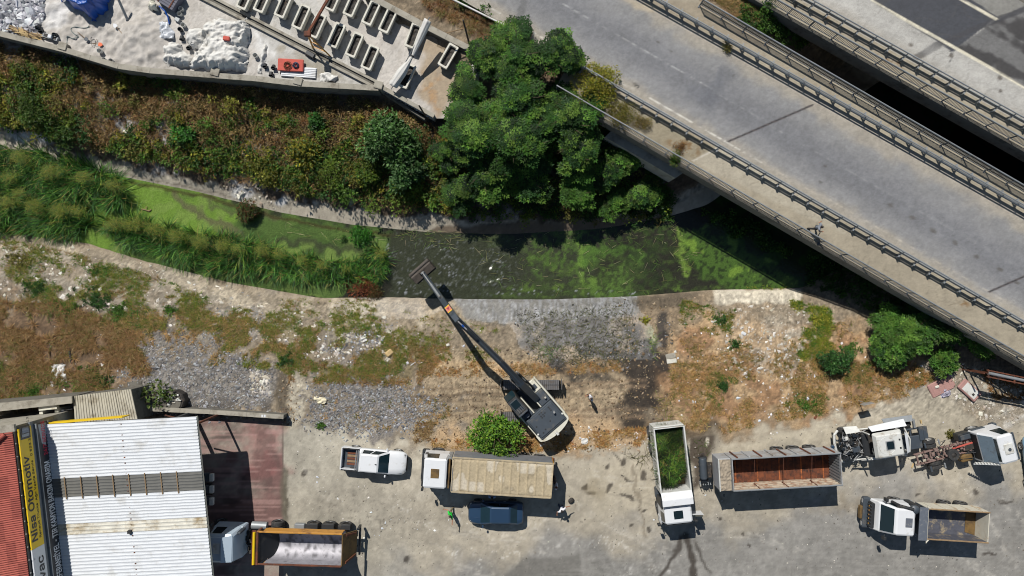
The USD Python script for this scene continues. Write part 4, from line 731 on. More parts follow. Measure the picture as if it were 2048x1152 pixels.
reeds('long row of reeds with yellowish tops between duckweed water and stony bank', [(204, 436), (262, 440), (330, 454), (420, 470), (500, 484), (560, 498), (560, 542), (480, 546), (400, 536), (340, 516), (290, 490), (240, 482), (206, 462)], 5200, 1.95, [(222, 446, .8), (262, 448, .8), (304, 458, .75), (350, 470, .8), (396, 482, .8), (440, 490, .7), (520, 500, .7), (556, 506, .6), (470, 496, .5)], 503)
reeds('reeds at the end of the row next to the churned water and digger bucket', [(560, 502), (640, 520), (700, 522), (752, 492), (776, 516), (756, 556), (700, 564), (620, 560), (560, 546)], 3000, 1.5, [(600, 518, .5), (640, 528, .45), (690, 536, .3), (760, 506, .5)], 504)
# ---- trees and single shrubs
def trunk(t, ztop, R, r, lean=(0, 0), n=6):
    b = MB(); top = np.array([lean[0], lean[1], ztop * .55]); b.tube((0, 0, -.3), top, .05 + .05 * R, 8, r1=.03 + .03 * R)
    for k in range(n):
        a = k / n * 2 * np.pi + r.random(); e = top * .7 + np.array([math.cos(a) * R * .55, math.sin(a) * R * .55, ztop * (.3 + .25 * r.random())]); b.tube(top * (.5 + .08 * k), e, .02 + .02 * R, 6, r1=.012)
        b.tube(e, e + [math.cos(a + .5) * R * .3, math.sin(a + .5) * R * .3, .3], .012 + .008 * R, 5, r1=.006)
    b.put(t, 'trunk', 'bark')
def frond_tree(x, y, R, H, cols, label, seed, group=None, n=None, cat='tree', name='tree', flat=.62):
    r = np.random.default_rng(seed); g0 = W(x, y, 1.0 + H * .6); gz0 = float(ground_z(g0[0], g0[1])); t = thing(name, label, cat, (g0[0], g0[1], gz0), 0, group); trunk(t, H, R, r)
    n = n or int(30 * R * R + 26); u = unit(r.standard_normal((n, 3))); u[:, 2] = np.abs(u[:, 2]); K = int(5 + 3.2 * R); la = r.random(K) * 6.283; lr_ = R * np.sqrt(r.random(K)) * .95; ctr = np.stack([np.cos(la) * lr_, np.sin(la) * lr_, H * (.72 - .42 * (lr_ / R) ** 2 + .16 * r.random(K))], 1); ls = R * r.uniform(.22, .5, K); kk = r.choice(K, n, p=ls ** 2 / (ls ** 2).sum())
    p = ctr[kk] + u * (ls[kk] * (.45 + .6 * r.random(n) ** .5))[:, None] * [1, 1, .8]; tone = (.4 + .95 * r.random(n)) * (.6 + .65 * noise(p * 1.1, seed + 3))
    nf = 9; a = (np.arange(nf) / nf * 2 * np.pi)[None] + r.random((n, 1)) * 6; el = r.uniform(-.25, .55, (n, nf)); FL = r.uniform(.38, .7, (n, nf)) * (.85 + .08 * R)
    out = u * [1, 1, 0]; d = np.stack([np.cos(a) * np.cos(el), np.sin(a) * np.cos(el), np.sin(el)], -1) + out[:, None] * .35; d = unit(d).reshape(-1, 3); base = np.repeat(p, nf, 0); FL = FL.reshape(-1)
    side = unit(np.cross(d, [0, 0, 1.0])); up = np.cross(side, d); V, C = MB(), np.repeat(cols[r.integers(0, len(cols), n)] * tone[:, None], nf, 0)
    for k in range(3):
        s = (.18, .5, .82)[k]; q = base + d * (FL * s)[:, None] - np.array([0, 0, 1.0]) * (FL * s * s * .35)[:, None]
        for sg in (-1, 1):
            ld = side * sg + d * .7 - up * .25; L = FL * .46 * (1.0 - .3 * abs(s - .4)); v, f = leaf_quads(q, ld, L, L * .5, up); V.add(v, f, np.repeat(shade(C, len(C), .16, .05, r), 4, 0))
    v, f = leaf_quads(base + d * (FL * .9)[:, None] - np.array([0, 0, 1.0]) * (FL * .3)[:, None], d, FL * .4, FL * .2, up); V.add(v, f, np.repeat(C, 4, 0))
    V.put(t, 'crown', 'leaf', col=True); return t
def leafy(x, y, R, H, cols, label, seed, cat='shrub', name='shrub', size=.17, n=None, lump=26, wide=.55, group=None, z=None):
    r = np.random.default_rng(seed); g0 = W(x, y, H * .6 + (z or 0)); gz0 = float(ground_z(g0[0], g0[1])) if z is None else z; t = thing(name, label, cat, (g0[0], g0[1], gz0), 0, group); trunk(t, H, R * .6, r, n=5)
    n = n or int(1250 * R * R + 220); v = Veg(); v.bushes(np.array([[0, 0, H * .2]]), R, H * .95, n, cols[:1], size, lump, r, wide)
    c = v.b.c[-1]; k = r.integers(0, len(cols), n); v.b.c[-1] = c * np.repeat((cols[k] / cols[0]), 4, 0); v.put(t, 'crown'); return t
TG = np.array([A(80, 128, 46), A(62, 104, 42), A(104, 148, 54), A(48, 84, 38), A(116, 152, 60)]); TL = np.array([A(98, 146, 54), A(82, 128, 48), A(116, 158, 62)])
for k, (x, y, R, H, c, lab) in enumerate([
    (900, 300, 1.1, 2.2, TG * .9, 'small tree at the left foot of the grove, below the yard corner'), (1192, 212, 1.1, 3.0, TG * .9, 'small dark tree squeezed between grove and railing'), (1252, 315, 1.1, 1.6, TL * .9, 'yellowish green low tree under the railing, right of the grove'), (1290, 382, 1.1, 1.4, TG, 'low green tree near the end of the lining by the bridge shadow'), (1232, 398, 1.0, 1.4, TL * .8, 'low tree leaning over the channel at the right foot of the grove'), (1215, 335, 1.2, 2.0, TG * .8, 'low dark tree right of the grove, below the abutment wall'), (915, 385, 1.1, 1.8, TG * .9, 'low tree at the left foot of the grove by the lining'),
    (1036, 116, 2.0, 3.4, TG, 'dark leafy tree against the road edge, right above the other trees'), (1106, 124, 1.6, 2.8, TG * .9, 'bushy tree whose crown overhangs the road where the walkway ends'),
    (985, 120, 1.2, 2.4, TG, 'small green tree beside the lone planter and the grey cloth'), (930, 175, 1.1, 2.0, TG, 'small dark green tree just below the lone planter'),
    (1050, 195, 1.9, 4.0, TG, 'tree in the upper middle of the grove, below the one at the road'), (950, 262, 2.3, 4.6, TG, 'broad tree at the left end of the grove, below the yard corner'),
    (1045, 278, 2.5, 5.2, TG, 'broadest bright tree in the middle of the grove'), (1140, 238, 2.0, 4.4, TG, 'tree on the right of the grove next to the walkway railing'),
    (1150, 300, 1.7, 3.8, TG, 'tree between the grove and the abutment wall under the railing'), (975, 348, 1.9, 4.0, TG, 'lower left tree of the grove above the concrete lining'),
    (1065, 345, 1.7, 3.6, TG * .95, 'lower tree of the grove leaning over the lining'), (1158, 372, 1.3, 2.8, TL, 'single light green young tree between grove and channel')]):
    frond_tree(x, y, R, H, c, lab, 300 + k, 'trees of the grove beside the bridge')
for k, (x, y, R, H, c, lab) in enumerate([(1835, 668, 1.9, 2.8, TL, 'big leafy green tree under the bridge edge above the pink mattress'), (1803, 700, 1.2, 2.0, TG * 1.15, 'rounded green tree left of the big one under the bridge edge'), (1882, 655, 1.5, 2.6, TG * 1.1, 'tree in the bridge shadow edge, right of the big leafy one'),
    (1938, 655, 1.4, 3.6, TG * 1.05, 'tree rising above the railing at the right end of the walkway'), (1975, 690, 1.2, 2.8, TL * .9, 'low tree hugging the railing, rightmost of the row'), (1905, 722, .8, 1.4, TG, 'small dark tree just above the two discarded mattresses')]):
    frond_tree(x, y, R, H, c, lab, 340 + k, 'trees along the right end of the bridge')
CIT = np.array([A(116, 160, 48), A(92, 138, 46), A(150, 184, 64), A(80, 124, 44)])
leafy(990, 872, 1.75, 3.6, CIT, 'dense bright green tree overhanging the tarp-covered truck', 401, 'tree', 'tree', .2, 5200, 44, .5)
leafy(778, 282, 1.9, 2.6, np.array([A(86, 128, 56), A(120, 156, 96), A(64, 104, 44)]), 'pale leaved green shrub left of the grove, largest on the bank', 402, size=.26, lump=30)
leafy(815, 335, 1.5, 2.2, np.array([A(80, 122, 60), A(110, 146, 92), A(58, 96, 44)]), 'pale leaved shrub just above the lining, below the largest one', 403, size=.25)
leafy(735, 335, 1.1, 1.6, np.array([A(110, 132, 44), A(80, 110, 40)]), 'yellowish green shrub left of the two pale leaved shrubs', 404, size=.2)
leafy(602, 298, 1.35, 1.7, np.array([A(170, 158, 52), A(140, 146, 54), A(96, 120, 50)]), 'yellowing shrub in the middle of the brown bank', 405, size=.2)
leafy(660, 345, 1.1, 1.4, np.array([A(104, 124, 42), A(84, 106, 40)]), 'green shrub just above the lining, right of the yellowing one', 406)
leafy(362, 265, .8, 1.2, np.array([A(84, 150, 56), A(70, 128, 50)]), 'bright green sapling alone among brown scrub', 407, size=.22)
leafy(632, 245, .7, 1.2, np.array([A(72, 122, 48), A(60, 104, 44)]), 'small dark green sapling below the wall, above the yellowing shrub', 408, size=.2)
leafy(520, 335, 1.0, 1.2, np.array([A(104, 118, 40), A(124, 126, 46)]), 'olive shrub above the white patch of the lining', 409)
leafy(60, 220, 1.5, 1.6, np.array([A(78, 112, 42), A(96, 118, 44)]), 'wide green shrub at the left edge of the far bank', 410)
leafy(110, 265, 1.1, 1.3, np.array([A(70, 108, 44), A(88, 112, 42)]), 'green shrub at the lining, left end of the far bank', 411)
leafy(470, 412, .9, 1.4, np.array([A(70, 86, 40), A(120, 84, 54), A(84, 100, 44)]), 'brown topped bush growing in the water against the lining', 412, wide=.3, size=.25)
leafy(720, 474, .8, .7, np.array([A(58, 120, 36), A(74, 136, 42)]), 'bright green clump floating alone in the duckweed', 413, size=.15, z=WZ)
leafy(688, 478, .28, .3, np.array([A(58, 100, 36), A(74, 120, 42)]), 'tiny green clump floating left of the bright one', 414, size=.1, n=160, z=WZ)
leafy(708, 572, 1.15, .9, np.array([A(142, 78, 46), A(116, 64, 40), A(150, 96, 60)]), 'rust red bush at the end of the reeds by the bank', 415, wide=.35, size=.16)
leafy(735, 590, .6, .6, np.array([A(110, 76, 44), A(90, 90, 44)]), 'small brown bush below the rust red one', 416, wide=.3)
leafy(1672, 722, 1.15, 1.2, np.array([A(64, 106, 50), A(52, 92, 44), A(80, 120, 56)]), 'round dark green bush on the straw bank, left of the trees', 417, size=.15, n=2600)
leafy(306, 788, 1.2, 2.2, np.array([A(84, 108, 50), A(110, 126, 62)]), 'sparse fig like tree over the end of the corrugated shed', 418, 'tree', 'tree', .22, 420, 16)
leafy(248, 806, .7, 2.6, np.array([A(140, 148, 70), A(110, 128, 60)]), 'thin branch of big yellowish leaves hanging over the corrugated shed', 419, size=.22, n=120, lump=10)
leafy(1195, 170, 1.5, 1.0, np.array([A(150, 150, 40), A(120, 128, 40), A(170, 160, 60)]), 'yellow green creeper swallowing the walkway end by the guard rail', 420, 'creeper', 'creeper', z=3.2, n=4200, size=.13, lump=40)
leafy(1240, 225, 1.2, .7, np.array([A(136, 126, 50), A(110, 110, 46)]), 'olive creeper on the walkway, right of the yellow green one', 421, 'creeper', 'creeper', z=3.2, n=2400, size=.12, wide=.3)
leafy(1285, 245, .7, .5, np.array([A(150, 130, 74), A(124, 116, 60)]), 'dry grey green bush on the walkway past the creeper', 422, 'shrub', 'shrub', z=3.2, n=1200, size=.12, wide=.22)
leafy(1350, 318, .5, .5, np.array([A(80, 120, 44), A(110, 116, 46)]), 'little green bush growing through the walkway railing', 423, z=3.2, size=.13)
leafy(1454, 95, .4, .4, np.array([A(130, 116, 52), A(110, 110, 50)]), 'dry weed growing from the road edge under the guard rail', 424, 'weed', 'weed', z=3.2, n=300, wide=.2, size=.16)
leafy(1360, 295, .5, .25, np.array([A(150, 104, 54), A(130, 96, 50)]), 'brown withered weed on the walkway paving', 425, 'weed', 'weed', z=3.2, n=260, wide=.2)
for k, (x, y, c) in enumerate([(932, 22, 'small green shrub on the verge by the fallen pole'), (975, 40, 'green shrub on the verge next to the road edge'), (850, 215, 'green weed bush at the corner of the yard'), (1512, 40, 'leafy shrub between the two bridge decks')]):
    leafy(x, y, .6, .7, np.array([A(76, 116, 52), A(96, 130, 54)]), c, 430 + k, size=.15)
# ---------------------------------------------------------------- the upper yard: floor, walls, planters and builders' things
UZ = 2.2
def U(px, py, h=0.0): return W(px, py, UZ + h)
us = .12; ux, uy = np.arange(-50, -2.5, us), np.arange(13, 30, us); UX, UY = np.meshgrid(ux, uy, indexing='ij'); UV = np.stack([UX.ravel(), UY.ravel(), np.full(UX.size, UZ)], 1)
upx, upy = to_px(UV); PU = UV * [1, 1, 0]; un1, un2, un3, un4 = fbm(PU * .5, 4, 121), fbm(PU * 1.6, 4, 122), fbm(PU * 4, 3, 123), noise(PU * 8.5, 124)
up = Paint(upx, upy, (fbm(PU * .8, 4, 125) - .5) * 2.4, (fbm(PU * .8, 4, 126) - .5) * 2.4, A(206, 200, 192))
up.c *= (.82 + .36 * un1)[:, None]; i_all = np.arange(len(upx))
up.poly([(-80, -80), (82, -80), (88, 40), (60, 90), (-80, 70)], A(168, 166, 168), 6, 14)
SANDP = [(85, -60), (330, -60), (335, 60), (322, 100), (330, 150), (230, 135), (120, 95), (75, 60)]
up.poly(SANDP, A(200, 194, 186), 10, 20); up.poly([(85, 0), (140, 10), (120, 70), (90, 60)], A(234, 232, 230), 12, 20, .8)
up.poly([(395, -60), (600, -60), (760, 180), (520, 160), (505, 60)], A(204, 202, 196), 8, 10, .8); up.poly([(500, 60), (560, 110), (520, 130), (505, 100)], A(236, 234, 230), 10, 20, .9)
up.poly([(595, 100), (700, 160), (640, 160), (580, 130)], A(150, 140, 116), 14, 20, .7)
up.spot(560, 100, 8, 10, A(170, 160, 138), 30, .5, 6, .7)
up.poly([(840, 60), (960, 110), (960, 200), (870, 235), (830, 190), (835, 120)], A(172, 152, 124), 14, 24, .85); up.poly([(845, 140), (880, 150), (870, 230), (835, 190)], A(186, 140, 84), 12, 24, .6, sstep(.42, .6, un2))
up.mix(i_all, sstep(.56, .68, un2) * .35, A(160, 152, 140)); up.mix(i_all, sstep(.03, .0, np.abs(un2 - .5)) * .3, A(120, 114, 104))
sand_m = sstep(-20, 20, sd_poly(upx, upy, SANDP)); heap = np.exp(-(((upx - 288) / 40) ** 2 + ((upy - 78) / 44) ** 2))
foot = noise(PU * 3.2, 127); UV[:, 2] += sand_m * ((un2 - .5) * .34 + (foot - .5) * .16) + heap * .7 * (1 - .5 * np.exp(-(((upx - 280) / 16) ** 2 + ((upy - 95) / 20) ** 2))) + (un2 - .5) * .05 * (1 - sand_m)
YP = [(-80, 62), (0, 70), (128, 102), (236, 134), (300, 144), (433, 154), (512, 160), (595, 170), (757, 178), (862, 238), (900, 236), (960, 190), (985, 150), (950, 105), (745, -4), (700, -80), (-80, -80)]
keep = sd_poly(upx, upy, YP) > -1; ii = np.arange(UX.size).reshape(UX.shape); q = np.stack([ii[:-1, :-1], ii[1:, :-1], ii[1:, 1:], ii[:-1, 1:]], -1).reshape(-1, 4); q = q[keep[q].all(1)]
uniq, inv = np.unique(q, return_inverse=True); me = usdkit.mesh(stage, numbered('/World/upper_yard_floor'), MB().add(UV[uniq], inv.reshape(q.shape)).data()[:2], M['sand'], True); color(me, (up.c * (.86 + .28 * un4)[:, None])[uniq]); tagp(me.GetPrim(), kind='structure')
def yz(x, y):
    i = np.clip(np.searchsorted(ux, x), 0, len(ux) - 1); j = np.clip(np.searchsorted(uy, y), 0, len(uy) - 1); return UV[:, 2].reshape(UX.shape)[i, j]
def wall_run(name, label, pts, z0, z1, w, material, cap=True, cat='wall'):
    """a wall along photo points (taken at its top): each length between joints is a panel, with a coping on it"""
    P = [W(x, y, z1) for x, y in pts]; o = np.array([P[0][0], P[0][1], z0]); t = thing(name, label, cat, o)
    for a, b in zip(P[:-1], P[1:]):
        d = unit(b - a); L = np.linalg.norm(b - a); n = max(1, round(L / 3.0))
        for k in range(n):
            p, q_ = a + d * (L * k / n + .008) - o, a + d * (L * (k + 1) / n - .008) - o; z = (z0 + z1) / 2 - o[2] - (.06 if cap else 0); p[2] = q_[2] = z
            MB().bar(p, q_, w * .78, z1 - z0 - (.12 if cap else 0)).put(t, 'panel', material)
            if cap: p, q_ = p.copy(), q_.copy(); p[2] = q_[2] = z1 - o[2] - .06; MB().bar(p, q_, w, .12).put(t, 'coping', 'concrete')
    return t
wall_run('retaining_wall', 'long grey concrete wall holding the builders yard above the scrub bank', [(-60, 52), (0, 67), (124, 98), (236, 132), (300, 141), (433, 151), (512, 157), (596, 167), (757, 176)], .2, 2.62, .42, 'dark_concrete')
wall_run('low_wall', 'short pale wall running down to the corner of the yard by the grove', [(760, 172), (868, 232)], .6, 2.55, .3, 'concrete'); wall_run('yard_kerb', 'low outer strip with green netting beside the short pale wall', [(770, 186), (850, 238)], .6, 2.0, .22, 'dark_concrete', False, 'kerb')
wall_run('rear_wall', 'dark beam wall along the back of the planter yard below the verge', [(728, -14), (840, 46), (945, 100)], 1.2, 3.0, .45, 'dark_concrete')
for x, y in ((125, 92), (430, 142), (596, 160), (757, 168)): MB().rbox((-.28, -.25, -1.9), (.28, .25, 0.06), .05).put(None, 'wall_pier', 'concrete', top=({125: 'pale block on the wall beside the scrap timber', 430: 'block on the wall next to the white tarpaulin heap', 596: 'block on the wall beside the ribbed white sheets', 757: 'end block of the wall at the planter yard'}[x], 'pier', 'blocks on the yard wall')).GetPrim() if False else None
def at(name, label, cat, p, rz=0, group=None): return thing(name, label, cat, p, rz, group)
for x, y, l in ((125, 92, 'pale block on the wall beside the scrap timber'), (430, 144, 'block on the wall next to the white tarpaulin heap'), (596, 162, 'block on the wall beside the ribbed white sheets'), (757, 170, 'end block of the wall at the planter yard')):
    t = at('wall_pier', l, 'pier', W(x, y, 2.64), -15, 'blocks on the yard wall'); MB().rbox((-.3, -.26, -1.6), (.3, .26, 0.0), .05).put(t, 'block', 'concrete'); MB().rbox((-.34, -.3, 0.0), (.34, .3, .07), .03).put(t, 'cap', 'concrete')
def dup(root, label, loc, rz):
    r = UsdGeom.Xform.Define(stage, numbered(str(root.GetPath()))); p = r.GetPrim(); p.GetReferences().AddInternalReference(root.GetPath()); p.SetInstanceable(True)
    r.ClearXformOpOrder(); r.GetPrim().RemoveProperty('xformOp:translate'); x = UsdGeom.XformCommonAPI(p); x.SetTranslate(Gf.Vec3d(*map(float, loc))); x.SetRotate(Gf.Vec3f(0, 0, float(rz))); tagp(p, label); return p
# ---- kerb rails dividing the two yards
t = at('kerb_rail', 'long low concrete kerb with a slot between sand yard and planters', 'kerb', U(395, -14)); o = U(395, -14); a, b = U(395, -14) - o, U(752, 170) - o; n = unit(np.array([-(b - a)[1], (b - a)[0], 0]))
for off in (-.22, .22): MB().bar(a + n * off + [0, 0, .12], b + n * off + [0, 0, .12], .2, .26).put(t, 'kerb', 'concrete')
MB().bar(a + [0, 0, .05], b + [0, 0, .05], .22, .1).put(t, 'channel', 'dark_concrete')
# ---- planters
def planter(label, px, py, rz=0, scale=1.0, hz=.78):
    t = at('planter', label, 'planter', U(px, py), rz - 24, 'pale concrete planters in rows'); L, w = .96, .41
    b = MB(); R = lambda z, dx, dy: [(x, y, z) for x, y in ((-w + dx + .06, -L + dy), (w - dx - .06, -L + dy), (w - dx, -L + dy + .06), (w - dx, L - dy - .06), (w - dx - .06, L - dy), (-w + dx + .06, L - dy), (-w + dx, L - dy - .06), (-w + dx, -L + dy + .06))]
    b.loft([R(.1, .08, .08), R(.56, .05, .05), R(.58, 0, 0), R(hz, 0, 0), R(hz, .13, .15), R(.3, .15, .17)], cap=False).put(t, 'basin', 'planter')
    b = MB(); b.add(R(.42, .15, .17), [(0, k, k + 1) for k in range(1, 7)]); v, f, _ = b.data()
    b = MB(); nx, ny = 7, 15; X, Y = np.meshgrid(np.linspace(-w + .14, w - .14, nx), np.linspace(-L + .16, L - .16, ny), indexing='ij'); Z = .44 + .1 * noise(np.stack([X * 6 + px, Y * 6, X * 0], -1), 7)
    i = np.arange(nx * ny).reshape(nx, ny); b.add(np.stack([X, Y, Z], -1).reshape(-1, 3), np.stack([i[:-1, :-1], i[1:, :-1], i[1:, 1:], i[:-1, 1:]], -1).reshape(-1, 4)).put(t, 'soil', 'grime')
    for s in (-1, 1): MB().rbox((-w - .04, s * .62 - .12, 0), (w + .1, s * .62 + .12, .1), .02).put(t, 'foot', 'concrete')
    return t
mat('planter', A(226, 222, 208), .8, vary=.1, scale=2.5, bump=.3, dirt=A(178, 168, 146), dirt_amt=.3, dirt_scale=2)
pl = planter('pale concrete planter cut by the top edge of the photo, first of the front row', 532, 8)
for x, y, l, r in ((573, 18, 'pale planter second in the front row from the left', -23), (608, 41, 'pale planter third in the front row, left of the rusty hoist beam', -24), (639, 58, 'pale planter in the front row just right of the rusty hoist beam', -24), (677, 77, 'pale planter fifth in the front row, right of the yellow hoist legs', -24), (713, 96, 'pale planter in the front row with a blue shaded side, sixth from the left', -23), (744, 121, 'last planter of the front row, nearest the end of the wall', -23),
    (672, 5, 'planter cut by the top edge, right of the hoist beam in the back row', -24), (709, 16, 'planter in the middle of the back row', -24), (746, 33, 'planter with dark soil, third in the back row', -25), (779, 48, 'planter at the right end of the back row beside the furled parasol', -25), (829, 78, 'planter half hidden under the furled parasol, upper one', -20), (816, 157, 'planter under the lower end of the furled parasol', -24), (898, 118, 'lone planter with cloth inside, on bare soil by the grove', -30), (498, 2, 'planter at the very top left of the planter yard', -24)):
    dup(pl, l, U(x, y), r)
# ---- furled parasol lying over the planters
t = at('parasol', 'long furled white parasol tied in the middle, lying across two planters', 'parasol', U(820, 110)); o = U(820, 110); a, m, b = W(856, 40, 4.6) - o, W(825, 112, 3.7) - o, W(786, 172, 3.05) - o; bb = MB(); rings = []
for k in range(31):
    s = k / 30; c = a * (1 - s * 2) + m * s * 2 if s < .5 else m * (2 - s * 2) + b * (s * 2 - 1); R = .07 + .2 * abs(math.sin(math.pi * s * 1.0 - math.pi / 2)) ** .8 + (.12 if s > .6 else 0) * math.sin((s - .6) * 7); R = max(.08, min(R, .34)); d = unit(b - a); u = unit(np.cross(d, [0, 0, 1])); w_ = np.cross(u, d); an = np.arange(22) / 22 * 2 * np.pi
    rr = R * (1 + .16 * np.cos(an * 7 + s * 5)); rings.append(c + np.outer(np.cos(an) * rr, u) + np.outer(np.sin(an) * rr, w_))
bb.loft(rings).put(t, 'cloth', 'white_tarp', True); MB().tube(m - d * .05, m + d * .05, .13, 12).put(t, 'tie', 'black_plastic'); MB().tube(a - d * .25, b + d * .3, .03).put(t, 'pole', 'rail_grey')
# ---- hoist
t = at('gantry_hoist', 'rusty hoist beam on a pair of yellow legs above the planters', 'hoist', U(645, 110)); o = U(645, 110); tp, far = W(615, 68, 4.6) - o, W(662, -12, 4.6) - o
MB().bar(tp, far, .16, .2).put(t, 'beam', 'rust'); MB().rbox(tp - [.25, .2, .12], tp + [.25, .2, .14], .04).put(t, 'joint', 'rust')
for x, y in ((664, 116), (628, 100)): MB().bar(tp, U(x, y) - o, .1, .1).put(t, 'leg', 'orange_paint')
for k in (.45, .75): MB().bar(tp + (U(664, 116) - o - tp) * k, tp + (U(628, 100) - o - tp) * k, .07, .07).put(t, 'brace', 'orange_paint')
# ---- draped and heaped things
def drape(poly, h, fold=.12, sp=.07, seed=1, edge=18, box=1.0, base=None):
    p = np.array(poly, float); P = np.array([U(x, y) for x, y in p]); lo, hi = P.min(0), P.max(0); X, Y = np.meshgrid(np.arange(lo[0], hi[0], sp), np.arange(lo[1], hi[1], sp), indexing='ij'); v = np.stack([X.ravel(), Y.ravel(), X.ravel() * 0], 1)
    px, py = to_px(v + [0, 0, UZ]); q = v * 1.0; n1, n2 = fbm(q * .8, 3, seed), fbm(q * 1.7 + 9, 4, seed + 1); s = sd_poly(px, py, poly) + (n2 - .5) * 20
    rid = 1 - np.abs(2 * fbm(np.stack([q[:, 0] * 1.1 + n1 * 2.5, q[:, 1] * 2.4 + n1 * 2, q[:, 0] * 0], 1), 3, seed + 2) - 1); rid2 = 1 - np.abs(2 * noise(np.stack([q[:, 0] * 4.6 + n2 * 4, q[:, 1] * 2.2, q[:, 0] * 0], 1), seed + 3) - 1)
    v[:, 2] = yz(v[:, 0], v[:, 1]) + sstep(0, edge, s) ** .7 * h * (box + (1 - box) * 2 * n1) + fold * (rid - .5) * 2 * sstep(-4, 6, s) + fold * .75 * rid2 * sstep(-4, 6, s)
    i = np.arange(X.size).reshape(X.shape); f = np.stack([i[:-1, :-1], i[1:, :-1], i[1:, 1:], i[:-1, 1:]], -1).reshape(-1, 4); f = f[(s[f] > -2).all(1)]; u_, inv = np.unique(f, return_inverse=True); o = np.array([v[u_, 0].mean(), v[u_, 1].mean(), UZ]); return v[u_] - o, inv.reshape(f.shape), o
def heap(name, label, cat, material, poly, h, **k):
    v, f, o = drape(poly, h, **k); t = at(name, label, cat, o); MB().add(v, f).put(t, 'sheet', material, True); return t, o
t, o = heap('tarpaulin', 'big creased white tarpaulin over a heap, a red patch near its top', 'tarpaulin', 'white_tarp', [(405, 60), (440, 34), (470, 42), (495, 38), (503, 60), (495, 90), (490, 140), (440, 144), (385, 136), (395, 108), (412, 92)], .85, fold=.16, seed=11)
MB().rbox((-.24, -.2, -.1), (.24, .2, .12), .06).put(sub(t, 'red_bag', W(453, 77, 3.4) - o), 'cloth', 'red_cloth') if False else None
mat('red_cloth', A(206, 96, 82), .9, vary=.15); r0 = W(453, 77, UZ + 1.12); MB().rbox((-.26, -.17, -.1), (.26, .17, .1), .05, R=Rz(-10), t=r0 - o).put(t, 'red_patch', 'red_cloth')
heap('tarpaulin', 'smaller crumpled white tarpaulin left of the big one by the wall', 'tarpaulin', 'white_tarp', [(330, 100), (346, 84), (362, 90), (372, 110), (388, 116), (384, 134), (340, 136), (328, 122)], .6, fold=.17, seed=17)
heap('tarpaulin', 'narrow folded white sheet between the two white tarpaulins and the buckets', 'tarpaulin', 'white_tarp', [(376, 62), (398, 56), (414, 66), (410, 86), (392, 100), (374, 96)], .4, fold=.16, seed=19)
heap('plastic_sheet', 'shiny crumpled clear plastic wrap beside the sand heap', 'plastic sheet', 'plastic_wrap', [(320, 46), (332, 44), (352, 68), (350, 80), (334, 78), (322, 62)], .3, fold=.14, seed=23) if M.setdefault('plastic_wrap', None) is None and mat('plastic_wrap', A(212, 216, 222), .25, vary=.1, bump=.6, bscale=8) is None else 0
t, o = heap('tarpaulin', 'bright blue tarpaulin over a stack at the top edge', 'tarpaulin', 'blue_tarp', [(124, -30), (224, -30), (212, 20), (190, 44), (176, 30), (150, 12), (126, 4)], 1.5, fold=.09, seed=29, edge=9)
heap('cloth', 'grey cloth lying in folds on the soil right of the lone planter', 'cloth', 'white_tarp', [(928, 150), (944, 122), (954, 128), (966, 148), (950, 154)], .15, fold=.1, seed=31, edge=8); heap('cloth', 'grey cloth spilling out at the left of the lone planter', 'cloth', 'white_tarp', [(872, 132), (884, 114), (892, 116), (884, 136)], .12, fold=.08, seed=33, edge=6)
heap('cement_sack', 'long white twisted sack lying between the buckets by the wall', 'sack', 'white_tarp', [(518, 130), (524, 110), (530, 88), (536, 92), (532, 112), (524, 148), (516, 146)], .22, fold=.05, seed=35, edge=6)
heap('sack', 'crumpled dirty sack by the wall under the hoist leg', 'sack', 'white_tarp', [(640, 148), (652, 144), (664, 152), (676, 156), (670, 164), (642, 160)], .25, fold=.1, seed=37, edge=6)
heap('yellow_bag', 'yellowish bulk bag beside the slatted crate at the top edge', 'bulk bag', 'cream_paint', [(296, -10), (308, -8), (320, 16), (312, 24), (300, 8)], .6, fold=.08, seed=39, edge=8)
def rocks(name, label, poly, n, lo, hi, cols, cat='rubble', group=None, seed=3, flat=.6, zf=None, extra=None):
    r = np.random.default_rng(seed); q = in_poly(n, poly, r) if extra is None else extra; P = np.array([U(x, y) for x, y in q]) if zf is None else on_ground(q[:, 0], q[:, 1]); n = len(q)
    if zf is None: P[:, 2] = yz(P[:, 0], P[:, 1])
    ic = trimesh.creation.icosahedron(); V = unit(np.array(ic.vertices)); s = r.uniform(lo, hi, n) * (.6 + .8 * r.random(n) ** 2); v = V[None] * (1 + .35 * r.standard_normal((n, 12, 1))).clip(.5, 1.6) * np.stack([s * r.uniform(.7, 1.5, n), s * r.uniform(.6, 1.1, n), s * r.uniform(.3, .9, n) * flat * 1.5], 1)[:, None]
    a = r.random(n) * 6.3; c_, s_ = np.cos(a)[:, None], np.sin(a)[:, None]; v = np.stack([v[..., 0] * c_ - v[..., 1] * s_, v[..., 0] * s_ + v[..., 1] * c_, v[..., 2]], -1) + P[:, None] + [0, 0, .02]
    f = (np.arange(n)[:, None, None] * 12 + np.array(ic.faces)[None]).reshape(-1, 3); c = shade(pick(n, cols, r=r), n, .15, .02, r)
    return MB().add(v.reshape(-1, 3), f, np.repeat(c, 12, 0)).put(None, name, 'tinted', col=True, top=(label, cat, group, 'stuff'))
GREYS = [A(190, 190, 194), A(160, 160, 166), A(220, 220, 222), A(130, 130, 136)]
rocks('rubble', 'heap of broken grey stone and tile at the top left corner', [(-60, -60), (84, -60), (88, 30), (78, 60), (40, 66), (-60, 52)], 2600, .1, .26, GREYS, seed=41)
